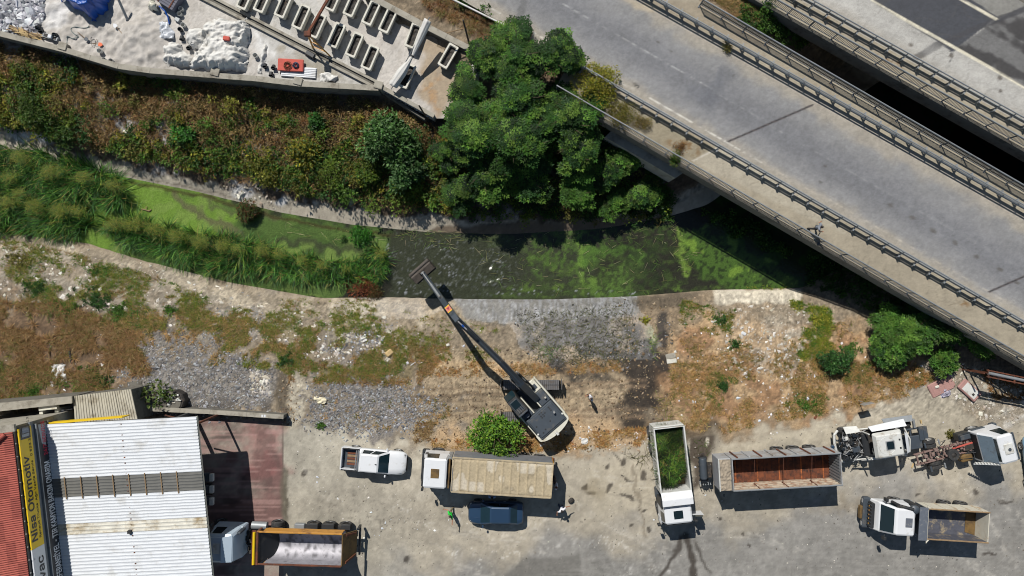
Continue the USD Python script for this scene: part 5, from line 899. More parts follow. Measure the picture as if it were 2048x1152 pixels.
# scrap timber along the wall
t = at('scrap_timber', 'pile of splintered pale timber lying along the wall', 'timber pile', U(50, 66)); o = U(50, 66); r = np.random.default_rng(8)
for k in range(46):
    c = U(r.uniform(30, 84), 0) ; x = r.uniform(28, 84); y = 60 + (x - 28) * .3 + r.uniform(-6, 6); p = U(x, y) - o + [0, 0, r.uniform(.03, .3)]; a = math.radians(-20 + r.normal(0, 16)); L = r.uniform(.2, .6)
    MB().bar(p - [math.cos(a) * L, math.sin(a) * L, 0], p + [math.cos(a) * L, math.sin(a) * L, r.uniform(-.05, .08)], .06, .04).put(t, 'plank', 'pale_wood' if k % 3 else 'dusty_wood')
def bucket(label, x, y, r=.17, h=.34, material='concrete', tip=0, z=0):
    t = at('bucket', label, 'bucket', U(x, y, z)); b = MB(); R = Rx(tip); b.lathe([(.01, .02), (r * .82, .02), (r, h), (r * 1.06, h), (r * .9, 0), (.01, 0)], 'z', 18); b.v[-1] = b.v[-1] @ R.T + [0, 0, r * .8 if tip else 0]; b.put(t, 'pail', material, 40)
    h_ = MB(); h_.pipe([np.array([math.cos(a) * r * 1.08, .05, h + math.sin(a) * r * .5]) @ R.T + [0, 0, r * .8 if tip else 0] for a in np.linspace(0, math.pi, 8)], .008); h_.put(t, 'handle', 'rail_grey')
for a in ((203, 104, 'white bucket standing alone on the sand'), (212, 122, 'pale bucket on the sand next to the wall'), (226, 124, 'white lidded bucket on the wall edge, right of the pale one'), (365, 20, 'pale bucket under the slatted crate, upper one'), (362, 30, 'pale bucket below the upper one by the crate'), (369, 52, 'open bucket standing alone in the shade right of the sand'), (513, 113, 'grey bucket on the pale floor right of the big tarpaulin')): bucket(a[2], a[0], a[1], material='old_white_paint')
for a in ((363, 61, 'black bucket in the shade beside the open one', 0), (366, 74, 'metal bucket lying on its side near the plastic wrap', 70), (390, 87, 'dark bucket lying with its mouth to the viewer between tarpaulins', 40), (381, 95, 'second dark bucket lying between the tarpaulins', 40), (532, 130, 'black can left of the red slab', 60), (549, 133, 'black can touching the left end of the red slab', 50), (544, 146, 'dark can lying below the two black cans', 70), (81, 55, 'dark round pot among the scrap timber', 30), (87, 62, 'second dark pot among the scrap timber', 30), (115, 71, 'dark small pot at the end of the scrap timber', 20)): bucket(a[2], a[0], a[1], .16, .32, 'black_plastic', a[3])
t = at('trough', 'long grey metal trough at the end of the scrap timber', 'trough', U(105, 76), -18); MB().box((-.6, -.16, 0), (.6, .16, .3)).put(t, 'body', 'galvanised'); MB().box((-.5, -.12, .29), (.5, .12, .31)).put(t, 'filling', 'grime')
t = at('box', 'small white box on the scrap timber by the trough', 'box', U(102, 74, .3), -18); MB().rbox((-.14, -.13, 0), (.14, .13, .2), .02).put(t, 'body', 'white_paint')
def shovel(label, x0, y0, x1, y1, blade, z=.12):
    t = at('shovel', label, 'shovel', U(x1, y1, z)); d = U(x0, y0, z) - U(x1, y1, z); u = unit(d); s = np.array([-u[1], u[0], 0]); MB().tube(u * .1, d, .022).put(t, 'shaft', 'dusty_wood')
    MB().plate([s * .13 + u * .12, s * .15 - u * .08, -u * .24, -s * .15 - u * .08, -s * .13 + u * .12], (0, 0, .03)).put(t, 'blade', blade)
mat('orange_plastic', A(244, 110, 50), .4, vary=.05); shovel('shovel with wooden shaft and dark grey blade on the sand', 155, 64, 172, 78, 'charcoal_paint'); shovel('shovel with bright orange blade on the sand', 184, 86, 200, 89, 'orange_plastic'); shovel('shovel with white blade stuck in the sand heap', 244, 67, 231, 52, 'white_paint', .3)
mat('hose', A(120, 134, 132), .6, vary=.1)
def cable(name, label, cat, pts, r, material, ground=yz, h=.03):
    o = U(*pts[0]); P = []; pts = np.array(pts, float); tt = np.arange(len(pts)); fine = np.linspace(0, len(pts) - 1, len(pts) * 5)
    from scipy.interpolate import CubicSpline
    for x, y in CubicSpline(tt, pts)(fine):
        w_ = U(x, y); w_[2] = ground(w_[0], w_[1]) + h; P.append(w_ - o)
    t = at(name, label, cat, o); MB().pipe(P, r, 6).put(t, 'line', material)
cable('garden_hose', 'grey green hose curling over the sand to the wall', 'hose', [(180, 52), (165, 56), (150, 54), (143, 60), (152, 70), (156, 74), (146, 77), (136, 73), (134, 82), (134, 94), (137, 102)], .03, 'hose'); cable('wire', 'tangle of thin wire on the sand by the orange shovel', 'wire', [(184, 74), (182, 84), (186, 94), (190, 90), (188, 78), (178, 86), (176, 87), (190, 86), (192, 78)], .012, 'grime')
# pole, crate, rods
t = at('pole', 'grey steel pole leaning out of the blue tarpaulin stack onto the sand', 'pole', U(258, 44)); MB().tube((0, 0, .1), W(232, -12, 3.6) - U(258, 44), .1, 12).put(t, 'tube', 'galvanised'); MB().tube((0, 0, .1), (W(232, -12, 3.6) - U(258, 44)) * .08 + [0, 0, .1], .13, 12).put(t, 'collar', 'rail_grey')
t = at('slatted_crate', 'grey slatted wooden crate cut by the top edge of the photo', 'crate', U(345, 4), -32); 
for k in range(7): MB().rbox((-.78, -.62 + k * .2, .72), (.78, -.45 + k * .2, .76), .01).put(t, 'slat', 'crate_wood' if M.get('crate_wood') or mat('crate_wood', A(112, 112, 124), .85, vary=.2) is None else 'rust')
MB().box((-.74, -.6, 0), (.74, .76, .71)).put(t, 'body', 'crate_wood')
for s in (-.5, .5): MB().rbox((s - .05, -.64, .765), (s + .05, .78, .8), .01).put(t, 'batten', 'rust')
t = at('blue_pipe', 'bent blue pipe beside the slatted crate', 'pipe', U(330, 30)); o = U(330, 30); MB().pipe([U(318, 12, .5) - o, U(330, 22, .45) - o, U(336, 34, .3) - o, U(339, 48, .1) - o], .06, 8).put(t, 'tube', 'blue_tarp')
t = at('box', 'pale plastic box in the shade below the slatted crate', 'box', U(357, 41), -30); MB().rbox((-.2, -.16, 0), (.2, .16, .26), .03).put(t, 'body', 'galvanised')
# red slab with wire coils on ribbed sheets
t = at('sheet_stack', 'white ribbed metal sheets lying against the wall', 'metal sheets', U(598, 146), -4)
for k in range(6): MB().rbox((-1.35, -.36 + k * .13, .1), (1.35, -.25 + k * .13, .16), .02).put(t, 'rib', 'roof_sheet')
MB().box((-1.37, -.38, .02), (1.37, .45, .09)).put(t, 'sheet', 'roof_sheet')
t = at('red_table', 'salmon red tabletop slab resting on the white ribbed sheets', 'slab', U(582, 131, .2), -3); MB().rbox((-1.0, -.48, .0), (1.0, .48, .14), .05).put(t, 'slab', 'red_cloth')
for nm, l, x, rr, m in (('wire_coil', 'reddish wire coil on the red slab', 575, .28, 'rust'), ('cable_coil', 'dark blue cable coil on the red slab', 592, .22, 'navy_paint')):
    t = at(nm, l, 'coil', U(x, 131, .36)); r = np.random.default_rng(x); b = MB()
    for k in range(9): q = rr * r.uniform(.6, 1.05); c = r.normal(0, .04, 2); b.pipe([(c[0] + q * math.cos(a), c[1] + q * math.sin(a), .02 + .02 * k * r.random()) for a in np.linspace(0, 6.3, 18)], .014, 5)
    b.put(t, 'loops', m)
t = at('wheelbarrow_tray', 'dark upturned tray lying by the kerb left of the hoist leg', 'tray', U(622, 110, .1), -30); MB().box((-.42, -.2, 0), (.42, .2, .3), taper=(.8, .7)).put(t, 'tray', 'black_plastic'); MB().rbox((-.46, -.24, -.04), (.46, .24, 0), .02).put(t, 'rim', 'black_plastic')
# dark poles at the corner
for x0, y0, z0, x1, y1, z1, l, m in ((940, 92, 2.4, 926, 40, 5.2, 'dark leaning timber post at the right end of the rear wall', 'grime'), (859, 245, 1.2, 838, 211, 3.6, 'dark leaning post beside the short pale wall', 'grime')):
    t = at('post', l, 'post', W(x0, y0, z0)); MB().tube((0, 0, -.3), W(x1, y1, z1) - W(x0, y0, z0), .08, 7, r1=.06).put(t, 'timber', m); MB().tube((W(x1, y1, z1) - W(x0, y0, z0)) * .7, (W(x1, y1, z1) - W(x0, y0, z0)) * .7 + [-1.4, -.3, -.2] if z1 > 4 else (0, .2, .4), .04, 6).put(t, 'brace', 'dusty_wood')
t = at('fallen_pole', 'white pole lying along the verge next to the road', 'pole', W(900, -4, 3.3)); MB().tube((0, 0, 0), W(1012, 52, 3.35) - W(900, -4, 3.3), .07, 8).put(t, 'tube', 'old_white_paint'); MB().tube((W(1012, 52, 3.35) - W(900, -4, 3.3)) * .98, (W(1012, 52, 3.35) - W(900, -4, 3.3)) * 1.002, .1, 8).put(t, 'cap', 'rail_grey')
t = at('stone_block', 'yellowish stone block on the soil right of the lone planter', 'stone', U(928, 124), 10); MB().rbox((-.2, -.14, -.02), (.2, .14, .16), .05).put(t, 'block', 'pale_wood')
# ---------------------------------------------------------------- the workshop, the tiled shop with its signs, the sheds
def roofpt(x, y, z): return W(x, y, z)
WR = {'tl': W(88, 849, 5.5), 'tr': W(393, 833, 5.1), 'br': W(427, 1170, 5.0), 'bl': W(124, 1186, 5.4)}
o = np.array([WR['tr'][0], WR['tr'][1], 0.0]); t = thing('workshop', 'workshop with a white corrugated metal roof and a brownish translucent strip', 'workshop', o)
def corr(pa, pb, pc, pd, pitch, amp, n_across=2):
    """ribbed sheet over the four corners; ribs run from a to b, repeat from a towards d"""
    L = np.linalg.norm(pd - pa); nr = max(1, int(round(L / pitch))); prof = [(0, 0), (.52, 0), (.62, 1), (.9, 1), (1.0, 0)]; s = sorted(set([(k + a) / nr for k in range(nr) for a, _ in prof])); up = [amp * np.interp((x * nr) % 1.0, [a for a, _ in prof], [b for _, b in prof]) for x in s]
    V = []
    for x, u in zip(s, up):
        for w in np.linspace(0, 1, n_across): V.append((pa * (1 - w) + pb * w) * (1 - x) + (pd * (1 - w) + pc * w) * x + [0, 0, u])
    i = np.arange(len(V)).reshape(len(s), n_across); return np.array(V), np.stack([i[:-1, :-1], i[1:, :-1], i[1:, 1:], i[:-1, 1:]], -1).reshape(-1, 4)[:, ::-1]
def rp(u, v): return ((WR['tl'] * (1 - u) + WR['tr'] * u) * (1 - v) + (WR['bl'] * (1 - u) + WR['br'] * u) * v) - o
bands = [(0, .115, 'roof_sheet'), (.115, .23, 'roof_sheet'), (.23, .325, 'roof_sheet'), (.325, .435, 'skylight_sheet'), (.435, .54, 'roof_sheet'), (.54, .595, 'roof_sheet'), (.595, .66, 'stained_sheet'), (.66, .78, 'roof_sheet'), (.78, .9, 'roof_sheet'), (.9, 1.0, 'roof_sheet')]
for v0, v1, m in bands:
    for u0, u1, dz in ((-.004, .505, 0), (.5, 1.0, .03)):
        a, b, c, d = rp(u0, v0), rp(u1, v0), rp(u1, v1 - .001), rp(u0, v1 - .001); q, f = corr(a, b, c, d, .23, .045); q[:, 2] += dz + (.004 if m == 'skylight_sheet' else 0)
        MB().add(q, f).put(t, 'roof_sheet', m, label={'skylight_sheet': 'brownish translucent roof strip', 'stained_sheet': 'rust stained roof sheets'}.get(m))
for k in range(8):
    u = .1 + k * .105; a, b = rp(u, .315) + [0, 0, .1], rp(u, .445) + [0, 0, .1]; MB().bar(a, b, .06, .05).put(t, 'batten', 'dusty_wood')
b = MB()
for v in np.linspace(.02, .98, 30): p = rp(.503, v); b.rbox(p - [.05, .04, 0], p + [.05, .04, .07], .015)
b.put(t, 'fixings', 'rust', kind='stuff')
p = rp(.49, .655); MB().box(p - [.12, .14, .1], p + [.14, .12, .28], taper=(.8, .8)).put(t, 'vent_pipe', 'black_plastic')
e = [WR[k] - o for k in ('tl', 'tr', 'br', 'bl')]
b = MB(); b.bar(e[1] - [.04, 0, .12], e[2] - [.04, 0, .12], .1, .2); b.put(t, 'eaves_beam', 'cream_paint'); MB().bar(e[0] - [0, .04, .16], e[1] - [0, .04, .16], .08, .22).put(t, 'eaves_beam', 'dark_rail')
for (x, y, z) in (e[1] - [2.6, .6, 0], (e[1] + e[2]) / 2 - [2.6, 0, 0], e[2] - [2.6, 0, 0]): MB().box((x - .12, y - .12, 0), (x + .12, y + .12, z - .24)).put(t, 'column', 'dark_rail')
MB().box((e[0][0] - .3, e[2][1], 0), (e[0][0] + .1, e[0][1] - .4, 5.1)).put(t, 'rear_wall', 'dark_concrete')
t2 = thing('yellow_fascia', 'yellow sign strip showing along the top edge of the workshop roof', 'sign', W(165, 843, 4.7)); oo = W(165, 843, 4.7); MB().bar(W(90, 850, 4.9) - oo + [0, .1, -.2], W(250, 836, 4.9) - oo + [0, .1, -.2], .06, 1.0).put(t2, 'board', 'yellow_paint'); MB().bar(W(90, 850, 4.9) - oo + [0, .14, .32], W(250, 836, 4.9) - oo + [0, .14, .32], .12, .05).put(t2, 'frame', 'yellow_paint')
b = MB()
for k in range(4): q = W(128 + k * 16, 846.5 - k * 1.2, 4.95) - oo; b.tri(meshkit.text_mesh('OTO', .14, .01), R=Rz(3), t=q + [0, .02, .12])
# rusty post and ties at the roof corner
t = thing('steel_post', 'rusty steel post with a tie beside the corner of the workshop roof', 'post', W(444, 826, 0)); oo = W(444, 826, 0); MB().bar((0, 0, -.1), (0, 0, 4.5), .14, .14).put(t, 'post', 'rust'); MB().bar((0, 0, 4.3), W(396, 862, 4.4) - oo, .08, .08).put(t, 'tie', 'rust'); MB().bar((0, 0, 4.35), W(330, 830, 4.6) - oo, .08, .1).put(t, 'beam', 'rust')
# ---- tiled shop with the signs on its front
X0, dirb = W(108, 1000, 5.2), unit(W(128, 1200, 5.2) - W(88, 849, 5.2))                # the front runs along dirb, faces right
nb = np.array([-dirb[1], dirb[0], 0.0]); nb = nb if nb[0] > 0 else -nb
fl = lambda s, z, off=0.0: np.array([X0[0], X0[1], 0]) + dirb * s + nb * off + [0, 0, z]
s_top = float((W(84, 846, 6.0) - X0) @ dirb) - .25; s_end = 8.5
o = fl(s_top, 0); t = thing('tiled_shop', 'tall shop building with a red tiled roof at the left edge', 'building', o)
b = MB(); rg = lambda z: [fl(s_top, z, -.12) - o, fl(s_end, z, -.12) - o, fl(s_end, z, -9) - o, fl(s_top, z, -9) - o]; b.loft([rg(0), rg(8.2)]).put(t, 'wall', 'concrete')
# tiled roof: courses stepping up to the left, each tile a piece
mat('tile_a', A(178, 92, 78), .85, vary=.12, scale=3); mat('tile_b', A(158, 78, 66), .85, vary=.12, scale=3)
fw = .56; npc = 22; k = 0
for c in range(6):
    v, z = -.2 - c * fw, 8.3 + c * .13; ss = s_top + .35 if c < 4 else s_top + .7; count = int((s_end - ss) / .15) + 1; per = .15; b = MB(); mats = 'tile_a'
    for i in range(count):
        s = ss + i * per; a = fl(s + .005, z, v + .1) - o; prof = [(0, 0), (.035, .035), (.075, .05), (.11, .035), (.14, 0)]; rings = []
        for off, dz in ((.1, .05), (-fw + .0, .2)):
            rings.append([fl(s + x, z + h + dz, v + off) - o for x, h in prof] + [fl(s + x, z + dz - .025, v + off) - o for x, _ in prof[::-1]])
        (b if i % 2 else b).loft(rings)
        if (i % 10) == 9 or i == count - 1: b.put(t, 'tile_strip', 'tile_a' if (k * 7) % 3 else 'tile_b'); b = MB(); k += 1
MB().bar(fl(s_top, 8.22, -.06) - o, fl(s_end, 8.22, -.06) - o, .09, .14).put(t, 'gutter', 'black_plastic')
b = MB()
for s in np.arange(s_top + .3, s_end, .9): p = fl(s, 8.27, -.02) - o; b.rbox(p - .035, p + .035, .01)
b.put(t, 'gutter_clips', 'rim', kind='stuff')
b = MB(); b.tube(fl(s_top + .45, 8.55, -.5) - o, fl(s_top + 1.3, 8.95, -1.6) - o, .14, 10); b.put(t, 'ridge_cap', 'roof_tile'); MB().bar(fl(s_top + .1, 8.2, .0) - o, fl(s_top + .1, 8.3, -5) - o, .5, .2).put(t, 'parapet', 'concrete')
def signtext(t, o, text, s, z, hgt, off, material, bold=False, squash=1.0, name='lettering'):
    m = meshkit.text_mesh(text, hgt, .012, bold); v = np.array(m.vertices); v[:, 0] *= squash
    R = np.stack([-dirb, np.array([0, 0, 1.0]), nb], 1); return MB().add(v, m.faces, R=R, t=fl(s, z, off) - o).put(t, name, material, kind='stuff')
mat('ink', A(34, 36, 42), .5, vary=.05); mat('sign_white', A(226, 228, 232), .45, vary=.03); mat('sign_black', A(28, 30, 36), .4, vary=.08); mat('sign_red', A(196, 40, 70), .45, vary=.1); mat('sign_grey', A(150, 156, 164), .45, vary=.2, scale=2)
py_s = lambda py, z: float((W(np.interp(py, [849, 1186], [88, 124]), py, z) - X0) @ dirb)
# yellow and white sign
zb, zt = 6.85, 8.1; sm, st_ = py_s(1094, 8.0), s_top + .25
o = fl(sm, zb); t = thing('yellow_sign', 'yellow shop sign with big black lettering under the tiled roof', 'sign', o)
MB().plate([fl(st_, zb, .02) - o, fl(sm, zb, .02) - o, fl(sm, zt, .02) - o, fl(st_, zt, .02) - o], nb * .1).put(t, 'board', 'yellow_paint')
signtext(t, o, 'Nisa Otomotiv', py_s(1080, 7.7), 7.42, .55, .125, 'ink', True, 1.2); signtext(t, o, 'Renault Trucks  Ağır Vasıta Servis   0 533 393 39 12', py_s(1072, 7.2), 7.04, .19, .125, 'ink', False, 1.33)
p0 = py_s(875, 8); p1 = py_s(842 + 2, 8) ; a = [fl(p0, 7.0, .125) - o, fl(p0 - .95, 7.0, .125) - o, fl(p0 - .95, 7.98, .125) - o, fl(p0, 7.98, .125) - o]; MB().plate(a, nb * .012).put(t, 'emblem_panel', 'sign_black'); c = [fl(p0 - .15, 7.15, .14) - o, fl(p0 - .35, 7.15, .14) - o, fl(p0 - .35, 7.85, .14) - o, fl(p0 - .15, 7.85, .14) - o]; MB().plate(c, nb * .012).put(t, 'emblem_stripe', 'sign_grey'); MB().plate([fl(p0 - .42, 7.15, .14) - o, fl(p0 - .82, 7.15, .14) - o, fl(p0 - .82, 7.8, .14) - o, fl(p0 - .42, 7.8, .14) - o], nb * .012).put(t, 'emblem_picture', 'navy_paint')
o = fl(s_end, zb); t = thing('white_sign', 'white sign with dark lettering below the yellow one, cut by the photo edge', 'sign', o); MB().plate([fl(sm + .01, zb, .02) - o, fl(s_end, zb, .02) - o, fl(s_end, zt, .02) - o, fl(sm + .01, zt, .02) - o], nb * .1).put(t, 'board', 'sign_white'); signtext(t, o, 'vac', py_s(1156, 7.5), 7.1, .6, .125, 'ink', True, 1.2); signtext(t, o, '™', py_s(1114, 7.8), 7.8, .16, .125, 'ink')
# black sign lower, standing a little forward
zb2, zt2, f2 = 5.3, 6.38, .12; sb = s_top + .2
o = fl(s_end, zb2); t = thing('black_sign', 'long black sign with white capitals along the edge of the white roof', 'sign', o)
MB().plate([fl(sb, zb2, f2) - o, fl(s_end, zb2, f2) - o, fl(s_end, zt2, f2) - o, fl(sb, zt2, f2) - o], nb * .1).put(t, 'board', 'sign_black')
MB().bar(fl(sb, zt2 + .05, f2 - .02) - o, fl(s_end, zt2 + .05, f2 - .02) - o, .22, .1).put(t, 'top_trim', 'galvanised'); MB().bar(fl(sb, zb2 - .02, f2 + .08) - o, fl(s_end, zb2 - .02, f2 + .08) - o, .12, .06).put(t, 'bottom_trim', 'galvanised')
txt = 'DİFERANSİYEL - TIR KAMYON BAKIM ONARIM'; m = meshkit.text_mesh(txt, .54, .012, True); Lt = m.vertices[:, 0].max(); s1 = py_s(923, 6.0); s0 = py_s(1152, 6.0); want = (s0 - s1) / Lt * (len(txt) / (len(txt) - 2.2))
signtext(t, o, txt, s1 + Lt * want, 5.56, .54, f2 + .105, 'sign_white', True, want); signtext(t, o, '24/7 SERVICE', py_s(911, 6.0), 5.65, .34, f2 + .105, 'sign_red', True, .78)
MB().plate([fl(sb + .1, 5.4, f2 + .102) - o, fl(sb + 1.7, 5.7, f2 + .102) - o, fl(sb + 1.5, 6.1, f2 + .102) - o, fl(sb + .1, 6.3, f2 + .102) - o], nb * .008).put(t, 'picture', 'sign_grey')
MB().plate([fl(s_top, 6.52, -.1) - o, fl(s_end, 6.52, -.1) - o, fl(s_end, 6.82, -.1) - o, fl(s_top, 6.82, -.1) - o], nb * .16).put(t, 'silver_band', 'rail_grey')
# ---- sheds behind the workshop
t = thing('corrugated_shed', 'low shed with a cream corrugated roof behind the workshop', 'shed', W(205, 815, 0)); o = W(205, 815, 0)
c = [W(146, 792, 2.9) - o, W(262, 778, 2.8) - o, W(276, 842, 2.5) - o, W(150, 846, 2.6) - o]
xs = [0, .12, .3, .52, .72, 1.0]
for k in range(5):
    l = lambda u, v: (c[0] * (1 - u) + c[1] * u) * (1 - v) + (c[3] * (1 - u) + c[2] * u) * v; u0, u1 = xs[k], xs[k + 1] + .004; dz = .02 * (k % 2); q, f = corr(l(u0, 0), l(u0, 1), l(u1, 1), l(u1, 0), .19, .05); q[:, 2] += dz; MB().add(q, f[:, ::-1]).put(t, 'roof_sheet', 'shed_sheet')
rg = lambda z, s: [p * [s, s, 0] + [0, 0, z] for p in (c[3], c[2], c[1], c[0])]; MB().loft([rg(0, .96), rg(2.45, .96)]).put(t, 'wall', 'dark_concrete')
t = thing('shed_annexe', 'flat concrete roofed annexe with a beige door frame at the left of the shed', 'shed', W(60, 822, 0)); o = W(60, 822, 0)
P = [W(-70, 812, 3.2) - o, W(146, 792, 3.0) - o, W(146, 806, 3.0) - o, W(-70, 830, 3.2) - o]; b = MB(); b.plate([p for p in P[::-1]], (0, 0, .14)); b.put(t, 'roof', 'concrete')
b = MB(); Q = [(p[0], p[1]) for p in P]; b.loft([[(x, y, 0) for x, y in Q[::-1]], [(x, y, 2.98) for x, y in Q[::-1]]]); b.put(t, 'wall', 'dark_concrete')
for x0, x1, y0, y1, z0, z1 in ((80, 116, 810, 816, 2.55, 2.85),): a, b_ = W(80, 812, 2.8) - o, W(116, 808, 2.8) - o; MB().bar(a + [0, -.2, 0], b_ + [0, -.2, 0], .3, .3).put(t, 'lintel', 'cream_paint')
for x, y in ((83, 814), (114, 810)): p = W(x, y, 2.6) - o; MB().box((p[0] - .14, p[1] - .55, 0), (p[0] + .14, p[1] - .25, 2.65)).put(t, 'door_post', 'cream_paint')
p = W(127, 818, 2.2) - o; MB().bar(p + [0, -.1, 0], p + [.7, 0, 0], .06, .06).put(t, 'pipe', 'rim'); MB().rbox(p + [-.1, -.2, 0], p + [.12, .0, .2], .04).put(t, 'lamp', 'white_paint')
t = thing('old_tank', 'blackened concrete tank with rubbish on it behind the workshop', 'tank', W(352, 800, 0), 4); MB().loft([[(x * k, y * k, z) for x, y in [(math.cos(a), math.sin(a) * .8) for a in np.arange(10) / 10 * 6.283]] for k, z in ((1.15, -.1), (1.1, .7), (1.0, .8))]).put(t, 'body', 'grime'); MB().lathe([(.8, .78), (.82, .86), (.3, .9), (.01, .9)], 'z', 14).put(t, 'lid', 'dark_concrete')
r = np.random.default_rng(4); b = MB()
for k in range(9): x, y = r.uniform(-.7, .6), r.uniform(-.5, .5); b.rbox((x, y, .85), (x + r.uniform(.1, .35), y + r.uniform(.08, .2), .95), .02)
b.put(t, 'rubbish', 'old_white_paint')
wall_run('yard_wall', 'low dark wall along the top of the red floor, with white marks at its end', [(300, 818), (420, 824), (567, 834)], -.1, 1.0, .34, 'dark_concrete', True)
t = thing('wall_mark', 'two small white painted marks on top of the low dark wall', 'mark', W(527, 832, 1.004)); b = MB()
for x in (-.1, .1): b.box((x - .07, -.1, 0), (x + .07, .1, .004))
b.put(t, 'paint', 'white_paint')
# ---------------------------------------------------------------- vehicles
class Veh:
    """a vehicle's frame: origin on the ground below 'tail', x forward towards 'nose' (photo points at height z)"""
    def __init__(s, name, label, cat, tail, nose, z, group=None, g=0.0):
        a, b = W(*tail, z), W(*nose, z); s.ang = math.degrees(math.atan2(b[1] - a[1], b[0] - a[0])); s.o = np.array([a[0], a[1], g]); s.L = float(np.linalg.norm((b - a)[:2])); s.t = thing(name, label, cat, s.o, s.ang, group)
    def loc(s, px, py, z): return Rz(-s.ang) @ (W(px, py, z) - s.o)
    def box(s, lo, hi, name, m, r=.03, parent=None, **k): return MB().rbox(lo, hi, r).put(parent or s.t, name, m, **k)
    def plate(s, pts, d, name, m, parent=None, **k): return MB().plate(pts, d).put(parent or s.t, name, m, **k)
    def wheel(s, x, y, r=.5, w=.3, name='wheel', dual=False, z=None, rimc='rim'):
        p = sub(s.t, name, (x, y, r if z is None else z)); sg = 1 if y > 0 else -1
        for k in range(2 if dual else 1):
            c = -sg * (w + .04) * k; b = MB().lathe([(r * .58, c - w / 2 + .02), (r * .9, c - w / 2), (r * .98, c - w / 2 + .03), (r, c - w / 4), (r, c + w / 4), (r * .98, c + w / 2 - .03), (r * .9, c + w / 2), (r * .58, c + w / 2 - .02), (r * .58, c - w / 2 + .02)], 'y', 28); b.put(p, 'tyre', 'tyre', 35)
        b = MB(); e = sg * w / 2; b.lathe([(.01, e * .35), (r * .18, e * .4), (r * .2, e * .75), (r * .28, e * .7), (r * .34, e * .3), (r * .52, e * .55), (r * .6, e * .95), (r * .6, e * .2), (.01, e * .1)], 'y', 22); b.put(p, 'rim', rimc, 35)
        b = MB()
        for a in np.arange(8) / 8 * 2 * np.pi: b.tube((math.cos(a) * r * .26, e * .6, math.sin(a) * r * .26), (math.cos(a) * r * .26, e * .86, math.sin(a) * r * .26), .018, 6)
        b.put(p, 'wheel_nuts', 'grime', kind='stuff')
    def frustum(s, base, top, name, m, r=.06, **k):
        """a cabin: base and top rectangles (x0, x1, half width, z), softened edges"""
        pts = []
        for x0, x1, hw, z in (base, top):
            for x, sx in ((x0, 1), (x1, -1)):
                for sy in (-1, 1): pts += [(x + sx * r, sy * hw, z), (x, sy * (hw - r), z), (x + sx * r, sy * (hw - r), z + (r * .6 if (x0, x1, hw, z) == top else 0))]
        return MB().hull(pts).put(s.t, name, m, **k)
    def face(s, base, top, side, inset, name, m, out=.012, part=None, lo=.1, hi=.9):
        """a pane on one side of a frustum; inset along the width, lo/hi up the slope"""
        (x0, x1, w0, z0), (X0, X1, w1, z1) = base, top
        P = {'front': ((x1, -w0, z0), (x1, w0, z0), (X1, w1, z1), (X1, -w1, z1)), 'back': ((x0, w0, z0), (x0, -w0, z0), (X0, -w1, z1), (X0, w1, z1)), 'left': ((x1, w0, z0), (x0, w0, z0), (X0, w1, z1), (X1, w1, z1)), 'right': ((x0, -w0, z0), (x1, -w0, z0), (X1, -w1, z1), (X0, -w1, z1))}[side]
        a, b, c, d = map(np.array, P); n = unit(np.cross(b - a, d - a)); u0, u1 = inset
        f = lambda u, v: (a * (1 - u) + b * u) * (1 - v) + (d * (1 - u) + c * u) * v
        return MB().plate([f(u0, lo) - n * .02, f(u1, lo) - n * .02, f(u1, hi) - n * .02, f(u0, hi) - n * .02], n * (.02 + out)).put(part or s.t, name, m)
    def body(s, st, name, m, smooth=32):
        """lower body: stations (x, half width low, half width waist, half width top, z low, z waist, z top)"""
        R = []
        for x, a, b, c, z0, z1, z2 in st: R.append([(x, -a, z0), (x, -b, (z0 + z1) / 2), (x, -b, z1), (x, -c, z2), (x, -c * .5, z2 + .025), (x, c * .5, z2 + .025), (x, c, z2), (x, b, z1), (x, b, (z0 + z1) / 2), (x, a, z0)])
        return MB().loft(R[::-1] if st[0][0] > st[-1][0] else R).put(s.t, name, m, smooth)
    def mirror(s, x, y, z, m='black_plastic', sz=(.12, .1, .2), arm=True):
        sg = 1 if y > 0 else -1; p = MB().rbox((x - sz[0] / 2, y - sz[1] / 2, z - sz[2] / 2), (x + sz[0] / 2, y + sz[1] / 2, z + sz[2] / 2), .03).put(s.t, 'mirror', m)
        if arm: MB().tube((x, y - sg * .02, z), (x - .05, y - sg * .3, z - .02), .025, 6).put(s.t, 'mirror_arm', 'black_plastic')
    def chassis(s, x0, x1, z=.95, hw=.42, m='grime'):
        for sg in (-1, 1): s.box((x0, sg * hw - .05, z - .14), (x1, sg * hw + .05, z + .1), 'chassis_rail', m, .02)
        for x in np.arange(x0 + .2, x1, 1.1): s.box((x - .06, -hw + .055, z - .1), (x + .06, hw - .055, z + .06), 'cross_member', m, .02)
